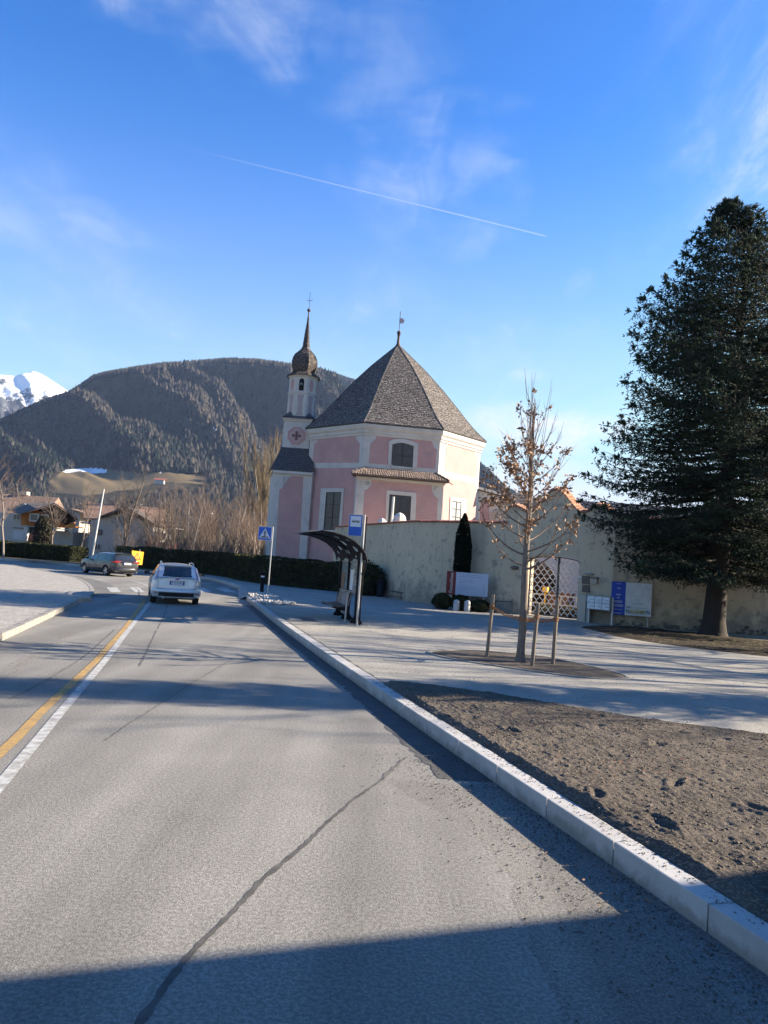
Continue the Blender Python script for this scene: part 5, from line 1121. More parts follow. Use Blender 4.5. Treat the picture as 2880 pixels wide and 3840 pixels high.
lettering('RAINER', hl*1.2, yel, cb, bp_(sM2+wB*.5-.012, zl, .010), ub, (0, 0, 1), 'lettering', stretch=1.08)
for fx in (.11, .89):
    q = MB(); q.obox(bp_(sM2+wB*fx, zl, .004), ub*(hl*.5), nr_*.002, (0, 0, hl*.5)); lg = q.build('logo_square', mat('logo_blue', (.08, .18, .42), .6), cb, True)
    q = MB(); q.slab([bp_(sM2+wB*fx-hl*.5, zl-hl*.5+.0, .007), bp_(sM2+wB*fx-hl*.3, zl-hl*.5, .007), bp_(sM2+wB*fx+hl*.5, zl+hl*.3, .007), bp_(sM2+wB*fx+hl*.5, zl+hl*.5, .007), bp_(sM2+wB*fx+hl*.3, zl+hl*.5, .007), bp_(sM2+wB*fx-hl*.5, zl-hl*.3, .007)], nr_*.002); q.build('logo_stripe', mat('logo_pale', (.55, .60, .45), .6), lg, True)
q = MB(); c_ = bp_(sM2+wB*.14, zT2-hB*.755, .003); q.slab([c_+ub*(.11*math.cos(a))+Vector((0, 0, .05*math.sin(a))) for a in [i*math.pi/7 for i in range(14)]], nr_*.002); q.build('oval_mark', greyt, cb, True)
# --- red and white house board
zAc = lambda x, y: (1600+x/4.147, 2100+y/4.147); YH = 35.1
h_ = lambda x, y, Y_=YH: Vector(atY(*zAc(x, y), Y_))
tlr, trw, blr = h_(318, 182), h_(965, 215), h_(445, 570)
xm = h_(462, 185).x; zt_h = (tlr.z+trw.z)/2+.02; zb_h = h_(945, 577).z; hb = empty('house_board', ((tlr.x+trw.x)/2, YH, .17), 0, 'board with a red strip reading Deutschhaus and a pale text panel', 'sign')
q = MB(); q.box((tlr.x, YH-.03, zb_h), (xm, YH+.03, zt_h)); q.build('red_strip', mat('dark_red_paint', (.17, .022, .022), .5), hb, True)
q = MB(); q.box((xm, YH-.025, zb_h), (trw.x, YH+.025, zt_h-.02)); q.build('text_panel', mat('pale_blue_white', (.50, .55, .66), .5), hb, True)
q = MB(); q.tube([(tlr.x+.15, YH+.06, .1), (tlr.x+.15, YH+.06, zt_h-.1)], .03, 6); q.build('post', galv, hb, True)
q = MB(); q.tube([(trw.x-.15, YH+.06, .1), (trw.x-.15, YH+.06, zt_h-.1)], .03, 6); q.build('post', galv, hb, True)
lettering('Deutschhaus', .205, mat('cream_print', (.75, .70, .62), .6), hb, ((tlr.x+xm)/2+.01, YH-.034, zb_h+(zt_h-zb_h)*.51), (0, 0, 1), (-1, 0, 0), stretch=.86)
q = MB(); wB = trw.x-xm; hB = zt_h-zb_h
for fz, a, c in ((.12, .08, .78), (.2, .08, .82), (.34, .08, .5), (.41, .08, .55), (.47, .08, .3), (.55, .08, .35), (.63, .08, .5), (.69, .08, .6), (.78, .08, .4)): q.box((xm+wB*a, YH-.028, zt_h-hB*fz-.010), (xm+wB*c, YH-.026, zt_h-hB*fz+.010))
q.box((xm+wB*.87, YH-.028, zb_h+.1), (xm+wB*.885, YH-.026, zt_h-.5)); q.build('print_lines', mat('print_blue_grey', (.30, .34, .44), .6), hb, True)
# handrail, pole, bin, bollard stones
z5d = lambda x, y: (1060+x/2.37, 1880+y/2.37)
hr = empty('handrail', Vector(atY(1500, 2230, 40)), 0, 'low dark handrail running along the foot of the cream wall', 'handrail')
ra, rb_ = Vector(atY(*z5d(925, 790), 41.2)), Vector(atY(*z5d(1340, 862), 38.2)); ra2, rb2 = Vector(atY(*z5d(1170, 832), 39.6)), Vector(atY(*z5d(1340, 862), 38.2))
q = MB(); q.tube([ra, ra.lerp(rb_, .6), rb_], .03, 6); q.build('rail', gdark, hr, True)
q = MB(); q.tube([ra-Vector((0, 0, .28)), rb_-Vector((0, 0, .16))], .02, 5); q.build('rail', gdark, hr, True)
for t in (0, .33, .66, 1): p = ra.lerp(rb_, t); q = MB(); q.tube([(p.x, p.y, .15), p], .02, 5); q.build('post', gdark, hr, True)
ra, rb_ = Vector(atY(*z7c(300, 1392), 34.6)), Vector(atY(*z7c(487, 1404), 33.9)); q = MB(); q.tube([ra, rb_], .025, 6); q.tube([ra, (ra.x, ra.y, .15)], .02, 5); q.tube([rb_, (rb_.x, rb_.y, .15)], .02, 5); tag(q.build('rail_bar', gdark, fixn=False), 'short dark bar rail on the wall left of the gate', 'rail')
fpo = G(*z5d(922, 815), .17); fp = empty('flagpole', (fpo[0], fpo[1], .17), 0, 'white pole rising before the cream wall near the bus stop', 'pole'); zt_ = atY(*z2c(487, 1003), fpo[1])[2]; xt_ = atY(*z2c(487, 1003), fpo[1])[0]
polew = mat('white_pole_paint', (.55, .54, .52), .5); q = MB(); q.tube([(0, 0, 0), (xt_*.5-fpo[0]*.5, 0, (zt_-.17)*.5)], .05, 8); q.build('lower_pole', polew, fp); q = MB(); q.tube([(xt_*.5-fpo[0]*.5, 0, (zt_-.17)*.5), (xt_-fpo[0], 0, zt_-.17)], .075, 8); q.build('upper_pole', polew, fp)
p0 = G(*z5d(858, 848), .17); bn = empty('litter_bin', (p0[0], p0[1], .17), 0, 'dark blue litter bin between the bush and the cream wall', 'bin')
q = MB(); q.lathe([(.16, 0), (.18, .05), (.19, .78), (.17, .80)], (0, 0, 0), 16); q.build('body', mat('bin_blue', (.014, .018, .032), .6, spec=.2), bn, smooth=40); q = MB(); q.lathe([(.20, .86), (.21, .90), (.12, .95), (.02, .96)], (0, 0, 0), 16); q.tube([(-.15, 0, .78), (-.15, 0, .9)], .015, 5); q.tube([(.15, 0, .78), (.15, 0, .9)], .015, 5); q.build('hood', MATS['bin_blue'], bn, smooth=40)
for (x, y, lab) in ((1545, 912, 'small rounded white stone bollard between the clipped bushes'), (1640, 928, 'small grey stone bollard right of the clipped bushes')):
    _c = z5d(x, y); p0 = (atY(_c[0], _c[1], 34.0)[0], 34.0); q = MB(); q.lathe([(.14, 0), (.14, .38), (.11, .46), (.03, .5)], (0, 0, 0), 12); o = q.build('stone_bollard', mat('bollard_stone', (.42, .43, .45), .8, (.33, .33, .35), 6, 5), smooth=50); o.location = (p0[0], p0[1], .17); tag(o, lab, 'bollard')
# --- long dark roofed house behind the gate wall
hY = 66
bp0, bp1, bp2 = Vector(atY(*z7c(560, 270), hY)), Vector(atY(*z7c(1120, 348), hY)), Vector(atY(*z7c(1545, 382), hY)); bh = empty('long_house', (bp1.x, hY+3, 0), 0, 'long house with a dark slate roof rising behind the gate wall', 'house')
q = MB(); zr2 = bp1.z; q.loft([[(x, hY-5, zr2-2.6), (x, hY, zr2+.0), (x, hY+6, zr2-3), (x, hY+6, zr2-3.2), (x, hY, zr2-.25), (x, hY-5, zr2-2.85)] for x in (bp0.x-1, 44)], True, True); q.build('roof', mat('slate_roof', (.045, .045, .055), .6, (.03, .03, .036), 4, 5, bump=.3), bh, True)
q = MB(); q.box((bp0.x, hY-4.2, 0), (43, hY+5, zr2-2.75)); q.build('wall', mat('cream_house', (.42, .39, .34), .9, (.36, .33, .29), 1, 5), bh, True)
# =================================================================== STREET FURNITURE
dkp = mat('anthracite_paint', (.012, .012, .015), .7, (.009, .009, .012), 6, 4, spec=.12)
slatm = mat('bench_slat', (.05, .05, .055), .45, metal=.2)
clear = mat('shelter_glass', (.85, .9, .92), .04, alpha=.22, spec=.6)
# --- bus shelter: three posts, curved perforated roof, glass, bench
p1, p3_ = G(*z5c(1020, 300), .17), G(*z5c(1200, 385), .17)
SB1, SB3 = Vector((p1[0], p1[1], .17)), Vector((p3_[0], p3_[1], .17)); SB2 = (SB1+SB3)/2
sh = empty('bus_shelter', SB2, 0, 'dark bus shelter with a curved perforated roof, glass and bench', 'bus shelter')
ul = (SB3-SB1).normalized(); uw = Vector((ul.y, -ul.x, 0));  uw = uw if uw.x < 0 else -uw     # uw points to the road
LZ = (SB3-SB1).length
def sp(l, w_, z): return SB1+ul*l+uw*w_+Vector((0, 0, z))
for l in (0, LZ/2, LZ):
    q = MB(); q.obox(sp(l, 0, .95), ul*.05, uw*.07, (0, 0, .95)); po = q.build('post', dkp, sh, True)
    q = MB()
    for k in range(4):
        a = k*math.pi/2+math.pi/4; d = ul*math.cos(a)+uw*math.sin(a); q.slab([sp(l, 0, 0)+d*.26, sp(l, 0, .02)+d*.24, sp(l, 0, .26)+d*.06, sp(l, 0, 0)+d*.05], d.cross(Vector((0, 0, 1)))*.02)
    q.obox(sp(l, 0, .008), ul*.17, uw*.17, (0, 0, .008)); q.build('foot_plate', dkp, po, True)
# roof profile (w towards the road, z)
RPf = [(.0, 1.80), (.02, 1.98), (.08, 2.14), (.20, 2.30), (.42, 2.47), (.72, 2.60), (1.05, 2.68), (1.40, 2.71)]
def prof_at(t):
    x = t*(len(RPf)-1); i = min(int(x), len(RPf)-2); f_ = x-i; return (RPf[i][0]*(1-f_)+RPf[i+1][0]*f_, RPf[i][1]*(1-f_)+RPf[i+1][1]*f_)
rl0, rl1 = -1.0, LZ+1.0
holes = [(.13, .30, .07), (.30, .42, .10), (.48, .32, .12), (.62, .55, .11), (.30, .72, .06), (.55, .80, .05), (.72, .72, .09), (.80, .40, .12), (.88, .62, .07), (.15, .62, .05), (.92, .86, .05), (.44, .93, .04), (.70, .20, .06), (.10, .86, .05)]
nl, nt_ = 150, 70; Wt = 2.35
keep = []
vs = []; 
for i in range(nl+1):
    for j in range(nt_+1):
        w_, z = prof_at(j/nt_); vs.append(sp(rl0+(rl1-rl0)*i/nl, w_, z))
def in_hole(l, t):
    for (fx, ft, r) in holes:
        dx = (l-fx)*(rl1-rl0); dy = (t-ft)*Wt
        if (dx/1.7)**2+dy**2 < r*r*2.2: return True
    ll = rl0+l*(rl1-rl0)   # scallops between the posts at the lower edge
    for c in (-LZ*.25, LZ*.25, LZ*.75, LZ*1.25):
        if ((ll-c)/(LZ*.21))**2+(t*Wt/.33)**2 < 1: return True
    return False
fsx = [];  nrm = []
for i in range(nl):
    for j in range(nt_):
        if not in_hole((i+.5)/nl, (j+.5)/nt_): a = i*(nt_+1)+j; fsx.append((a, a+1, a+nt_+2, a+nt_+1))
me = mesh('roof_sheet', vs, fsx, [dkp]); rs_ = link('roof_sheet', me, sh, True)
so1 = rs_.modifiers.new('thick', 'SOLIDIFY'); so1.thickness = .02; so1.offset = 0
q = MB()
for l in (rl0, rl1):    # rims and ribs give the sheet its depth
    q.tube([sp(l, *prof_at(t/14)) for t in range(1, 15)], .028, 6)
q.tube([sp(rl0, 1.40, 2.71), sp(rl1, 1.40, 2.71)], .03, 6); q.build('roof_rim', dkp, sh, True)
for l in (0, LZ/2, LZ):
    q = MB(); q.loft([[sp(l-.03, w_+.01, z-.04), sp(l+.03, w_+.01, z-.04), sp(l+.03, w_, z-.01), sp(l-.03, w_, z-.01)] for w_, z in [prof_at(t/12) for t in range(13)]], True, True); q.build('roof_rib', dkp, sh, True) if l == LZ/2 else None
q = MB(); q.slab([sp(rl0+.1, 1.42, 2.72), sp(rl1-.1, 1.42, 2.72), sp(rl1-.1, 1.86, 2.66), sp(rl0+.1, 1.86, 2.66)], (0, 0, .02)); q.build('roof_visor', mat('smoked_visor', (.30, .30, .32), .3, alpha=.75), sh, True)
q = MB(); q.tube([sp(rl1-.05, .0, 1.98), sp(LZ+.25, 0, 1.2)], .025, 5); q.build('brace', dkp, sh, True)
q = MB(); q.tube([sp(rl1, -.06, 1.95), sp(rl1-.6, -.02, 1.97)], .03, 5); q.build('brace', dkp, sh, True)
# glass panes between posts with rails
for a, c in ((0, LZ/2), (LZ/2, LZ)):
    q = MB(); q.obox(sp((a+c)/2, 0, 1.38), ul*((c-a)/2-.06), uw*.005, (0, 0, .46)); q.build('glass_pane', clear, sh, True)
    for z in (.88, 1.86): q = MB(); q.obox(sp((a+c)/2, 0, z), ul*((c-a)/2-.05), uw*.025, (0, 0, .03)); q.build('rail', mat('grey_rail', (.22, .22, .23), .5, metal=.4), sh, True)
q = MB(); q.obox(sp(LZ/2+.42, .02, 1.3), ul*.22, uw*.004, (0, 0, .32)); q.build('timetable', whitep, sh, True)
q = MB(); q.obox(sp(.40, .015, 1.22), ul*.26, uw*.004, (0, 0, .26)); q.build('poster', mat('brown_poster', (.22, .10, .05), .5, (.12, .07, .05), 8, 4), sh, True)
# side pane with rounded corner near the pole
q = MB(); q.tube([sp(LZ, 0, 1.0), sp(LZ, .12, 1.0), sp(LZ, .32, .93), sp(LZ, .34, 0)], .03, 6); q.build('side_hoop', mat('grey_hoop', (.30, .30, .31), .45, metal=.5), sh, True)
# bench with slats
bench = empty('bench', sp(LZ*.42, .3, 0), 0, 'dark slatted bench fixed inside the bus shelter', 'bench')
bl0, bl1 = LZ*.06, LZ*.80
for i in range(6):
    w_ = .20+i*.085; q = MB(); q.obox(sp((bl0+bl1)/2, w_, .44+.012*abs(i-3)), ul*((bl1-bl0)/2), uw*.033, (0, 0, .014)); q.build('seat_slat', slatm, bench, True)
for i in range(8):
    q = MB(); q.obox(sp((bl0+bl1)/2, .15-i*.012, .52+i*.058), ul*((bl1-bl0)/2), uw*.012, (0, 0, .019)); q.build('back_slat', mat('bench_slat_pale', (.28, .28, .29), .4, metal=.4), bench, True)
for l in (bl0+.1, bl1-.1):
    q = MB(); q.slab([sp(l, .04, 0), sp(l, .10, 0), sp(l, .18, .3), sp(l, .68, .41), sp(l, .66, .43), sp(l, .18, .45), sp(l, .10, .98), sp(l, .04, .98), sp(l, .10, .4)], ul*.03); q.build('side_frame', dkp, bench, True)
q = MB(); q.ball(tuple(sp(LZ*.72, .28, .30)), .055, 10, 6); q.build('end_disc', galv, bench, True)
# concrete pad
q = MB(); pd = [sp(-.4, .35, .004), sp(-.4, -.3, .004), sp(LZ+.4, -.3, .004), sp(LZ+.4, .35, .004)]; q.slab(pd, (0, 0, .012)); struct(q.build('shelter_pad', concrete_k), 'pale concrete strip under the shelter posts', 'pad')
# --- bus stop sign
signblue = mat('sign_blue', (.012, .10, .50), .4, (.014, .11, .46), 3, 3); signw = mat('sign_white', (.62, .65, .70), .4); signk = mat('sign_black', (.02, .02, .022), .5); alu = mat('aluminium', (.42, .42, .43), .4, metal=.5)
def sign_root(base, name, label): return empty(name, base, 0, label, 'sign')
bp1 = G(*z5c(1210, 402), .17); Yb = bp1[1]; bs = sign_root((bp1[0], Yb, .17), 'bus_stop_sign', 'blue bus stop sign with a bus symbol on a steel pole')
z8d = lambda x, y: (1240+x/4.61, 1880+y/4.61); bt2 = Vector(atY(*z8d(590, 235), Yb)); 
q = MB(); q.tube([(bp1[0], Yb, .17), (bt2.x, Yb, bt2.z)], .032, 8); q.build('pole', alu, bs, True, smooth=60)
q = MB(); q.tube([(bp1[0]+.075, Yb+.05, .17), (bt2.x+.07, Yb+.05, bt2.z-.05)], .02, 6); q.build('pole', dkp, bs, True)
c0, c1_, c2_, c3_ = [Vector(atY(*z8d(*p), Yb-.06)) for p in ((322, 228), (560, 232), (535, 610), (300, 590))]
w2 = (c1_.x-c0.x+c2_.x-c3_.x)/4; hc_ = (c0+c1_+c2_+c3_)/4; h2 = (c0.z+c1_.z-c2_.z-c3_.z)/4; tl_ = (c0.x-c3_.x)/(2*h2)
tilt = Matrix.Translation(hc_) @ Matrix.Rotation(0.0, 4, 'Y')
def roundrect(w_, h, r, k=4): 
    o = []
    for cx, cz_, a0 in ((w_-r, h-r, 0), (-w_+r, h-r, math.pi/2), (-w_+r, -h+r, math.pi), (w_-r, -h+r, 1.5*math.pi)):
        for i in range(k+1): a = a0+i*math.pi/2/k; o.append((cx+r*math.cos(a), 0, cz_+r*math.sin(a)))
    return o
def plate(w_, h, r, d0, d1, M_, name, m_, root):
    q = MB(); q.T = M_; q.slab([(x, -d0, z) for x, _, z in roundrect(w_, h, r)], (0, -(d1-d0), 0)); return q.build(name, m_, root, True)
pnl = plate(w2, h2, .03, 0, .012, tilt, 'sign_panel', alu, bs); plate(w2-.012, h2-.012, .025, .012, .015, tilt, 'blue_field', signblue, bs)
Mw = tilt @ Matrix.Translation((.0, 0, h2*.36)); plate(w2*.78, h2*.5, .005, .015, .018, Mw, 'white_field', signw, bs)
def bus_symbol(M_, s, root):
    q = MB(); q.T = M_; q.slab([(x*s, -.018, z*s) for x, z in ((-.8, -.18), (-.8, .12), (-.74, .22), (.74, .22), (.8, .12), (.8, -.18))], (0, -.003, 0)); bo = q.build('bus_symbol', signk, root, True)
    q = MB(); q.T = M_
    for i in range(7): x = -.7+i*.2; q.slab([(x*s, -.021, .02*s), (x*s, -.021, .16*s), ((x+.16)*s, -.021, .16*s), ((x+.16)*s, -.021, .02*s)], (0, -.002, 0))
    q.build('symbol_windows', signw, root, True)
    q = MB(); q.T = M_
    for x in (-.5, .5): q.slab([((x+.1*math.cos(a))*s, -.0225, (-.18+.1*math.sin(a))*s) for a in [i*math.pi/6 for i in range(12)]], (0, -.003, 0))
    q.build('symbol_wheels', signk, root, True)
bus_symbol(Mw, w2*.68, bs)
for z in (h2*.7, -h2*.7): q = MB(); q.T = tilt; q.box((0, .0, z-.02), (w2+.06, .05, z+.02)); q.build('bracket', alu, bs, True)
# --- pedestrian crossing sign
cp = G(*z4c(1392, 362), .18); Yc = cp[1]; cs_ = sign_root((cp[0], Yc, .18), 'crossing_sign', 'blue square pedestrian crossing sign on a slim pole')
z0c = lambda x, y: (960+x/1.659, 1560+y/1.659); ct = Vector(atY(*z0c(107, 688), Yc)); q = MB(); q.tube([(cp[0], Yc, .18), (ct.x, Yc, ct.z)], .03, 8); q.build('pole', alu, cs_, True, smooth=60)
ca_ = [Vector(atY(*z0c(*p), Yc-.05)) for p in ((15, 689), (100, 691), (97, 773), (12, 770))]; hc_ = sum(ca_, Vector())/4; hs = (ca_[1].x-ca_[0].x+ca_[0].z-ca_[3].z)/4; Mc = Matrix.Translation(hc_)
plate(hs, hs, .03, 0, .012, Mc, 'sign_panel', signw, cs_); plate(hs*.955, hs*.955, .025, .012, .015, Mc, 'blue_field', signblue, cs_)
q = MB(); q.T = Mc; q.slab([(-hs*.86, -.015, -hs*.72), (0, -.015, hs*.80), (hs*.86, -.015, -hs*.72)], (0, -.003, 0)); q.build('white_triangle', signw, cs_, True)
q = MB(); q.T = Mc; hh = hs
def limb(a, c, w_): q.slab([((a[0]-w_)*hh, -.018, a[1]*hh), ((c[0]-w_)*hh, -.018, c[1]*hh), ((c[0]+w_)*hh, -.018, c[1]*hh), ((a[0]+w_)*hh, -.018, a[1]*hh)], (0, -.003, 0))
limb((0, .32), (-.02, -.15), .08); limb((-.02, -.12), (-.22, -.60), .055); limb((.02, -.12), (.2, -.62), .055); limb((.02, .3), (.24, -.02), .04); limb((-.04, .3), (-.24, .0), .04)
q.slab([(.08*hh*math.cos(a), -.018, (.44+.09*math.sin(a))*hh) for a in [i*math.pi/5 for i in range(10)]], (0, -.003, 0)); q.build('walking_figure', signk, cs_, True)
q = MB(); q.T = Mc
for x0 in (-.62, -.34, -.06, .24, .52):
    sk = -x0*.25; q.slab([((x0-.07)*hh, -.0185, -.68*hh), ((x0-.05+sk)*hh, -.0185, -.38*hh), ((x0+.05+sk)*hh, -.0185, -.38*hh), ((x0+.09)*hh, -.0185, -.68*hh)], (0, -.002, 0))
q.build('zebra_symbol', signk, cs_, True)
# bollard beside it
bo = G(*z4c(1330, 333), .17); br = empty('bollard', (bo[0], bo[1], .17), 0, 'slim dark bollard with a pale band beside the crossing sign', 'bollard'); zt_ = atY(*z4c(1350, 112), bo[1])[2]-.17
q = MB(); q.lathe([(.095, 0), (.095, zt_-.32), (.08, zt_-.32)], (0, 0, 0), 12); q.build('post', dkp, br, smooth=40); q = MB(); q.lathe([(.096, zt_-.32), (.096, zt_-.24)], (0, 0, 0), 12); q.build('reflective_band', signw, br, smooth=40); q = MB(); q.lathe([(.095, zt_-.24), (.095, zt_-.02), (.07, zt_)], (0, 0, 0), 12); q.build('cap', dkp, br, smooth=40)
# --- yellow warning sign behind the dark car
zB = lambda x, y: (290+x/6.144, 2040+y/6.144); Yw = 51.2
yc = [Vector(atY(*zB(*p), Yw+dy)) for p, dy in (((1262, 150), -.32), ((1530, 185), .32), ((1490, 480), .32), ((1240, 470), -.32))]
ws = empty('warning_sign', (sum(p.x for p in yc)/4, Yw, .16), 0, 'orange yellow temporary sign with a red warning triangle behind the dark car', 'sign')
q = MB(); q.slab([yc[3], yc[2], yc[1], yc[0]], (0, .02, 0)); q.build('panel', mat('warning_yellow', (.80, .36, .01), .5), ws, True)
cc = sum(yc, Vector())/4; ux_ = (yc[1]-yc[0]).normalized(); uz_ = (yc[0]-yc[3]).normalized(); wq = (yc[1]-yc[0]).length/2
tr_ = lambda r, d: [cc+Vector((0, -d, 0))+ux_*(r*x)+uz_*(r*z+wq*.12) for x, z in ((-.87, -.5), (.87, -.5), (0, 1))]
q = MB(); q.slab(tr_(wq*.72, .002), (0, -.006, 0)); q.build('red_triangle', mat('sign_red', (.55, .03, .015), .5), ws, True)
q = MB(); q.slab(tr_(wq*.46, .009), (0, -.004, 0)); q.build('yellow_triangle', MATS['warning_yellow'], ws, True)
q = MB(); cz_ = cc+uz_*(wq*.12)
for a, c, w_ in ((-.12, .22, .05), (-.26, -.19, .05)): q.slab([cz_+Vector((0, -.014, 0))+ux_*(-w_*wq)+uz_*(a*wq), cz_+Vector((0, -.014, 0))+ux_*(w_*wq)+uz_*(a*wq), cz_+Vector((0, -.014, 0))+ux_*(w_*wq)+uz_*(c*wq), cz_+Vector((0, -.014, 0))+ux_*(-w_*wq)+uz_*(c*wq)], (0, -.003, 0))
q.build('exclamation_mark', signk, ws, True)
q = MB(); q.slab([cc+Vector((0, -.003, 0))+ux_*(-wq*.5)+uz_*(-wq*.78), cc+Vector((0, -.003, 0))+ux_*(wq*.6)+uz_*(-wq*.78), cc+Vector((0, -.003, 0))+ux_*(wq*.6)+uz_*(-wq*.72), cc+Vector((0, -.003, 0))+ux_*(-wq*.5)+uz_*(-wq*.72)], (0, -.003, 0)); q.build('print_line', signk, ws, True)
q = MB(); q.tube([(cc.x, Yw+.12, .16), (cc.x+.1, Yw+.12, yc[0].z+.10)], .025, 6); q.build('post', alu, ws, True)
# --- leaning white flagpole on the left
fb = Vector(atY(349, 2062, 68)); ft = Vector(atY(390, 1834, 68)); q = MB(); q.tube([(fb.x-.08, 68, .1), (ft.x, 68, ft.z)], [.10, .06], 8); tag(q.build('flagpole', polew, smooth=60), 'white flagpole leaning to the right in front of the houses', 'pole')
# --- stakes and rope round the young tree
stk = [((1825, 2466), (1850, 2228)), ((1994, 2502), (2018, 2262)), ((2072, 2496), (2091, 2245))]
woodp = mat('weathered_stake', (.24, .19, .14), .9, (.15, .12, .095), 5, 6, stretch=(6, 6, .6), bump=.3, rnd=.1)
slab = ['round wooden stake left of the young tree trunk', 'round wooden stake just right of the young tree trunk', 'rightmost round wooden stake in the oval bed']
SP = []
for (a, c), lab in zip(stk, slab):
    g_ = G(*a, .18); t_ = Vector(atY(*c, g_[1])); SP.append((Vector((g_[0], g_[1], .18)), t_)); q = MB(); q.tube([(0, 0, -.05), (t_.x-g_[0], 0, t_.z-.18-.04), (t_.x-g_[0], 0, t_.z-.18)], [.042, .04, .028], 10); o = q.build('wooden_stake', woodp, smooth=50); o.location = (g_[0], g_[1], .18); tag(o, lab, 'stake', 'stakes round the young tree')
TG = Vector((*G(1950, 2488, .18), .18)); TT = Vector(atY(1968, 2110, TG.y))
rope = mat('coir_rope', (.36, .17, .075), .95, (.26, .12, .05), 30, 3, bump=.6, bscale=120)
def on(P, Q, z): t = (z-P.z)/(Q.z-P.z); return P.lerp(Q, t)
q = MB(); zr_ = 1.28
tk = on(TG, TT, 1.12)
for (P_, Q_), zz in zip(SP, (1.30, 1.22, 1.16)):
    s_ = on(P_, Q_, zz)
    for d in (-.018, .018):
        pts = [s_.lerp(tk, t)+Vector((0, 0, -.05*math.sin(math.pi*t)+d+.01*math.sin(t*40))) for t in [i/12 for i in range(13)]]; q.tube(pts, .014, 5)
    for k in range(3):
        q.tube([s_+Vector((.05*math.cos(a), .05*math.sin(a), -.03+.03*k)) for a in [i*math.pi/4 for i in range(9)]], .013, 4)
for k in range(3): q.tube([tk+Vector((.075*math.cos(a), .075*math.sin(a), -.03+.03*k)) for a in [i*math.pi/4 for i in range(9)]], .014, 4)
tag(q.build('tree_tie_rope', rope, fixn=False), 'brown coir rope tying the young tree to its stakes', 'rope')
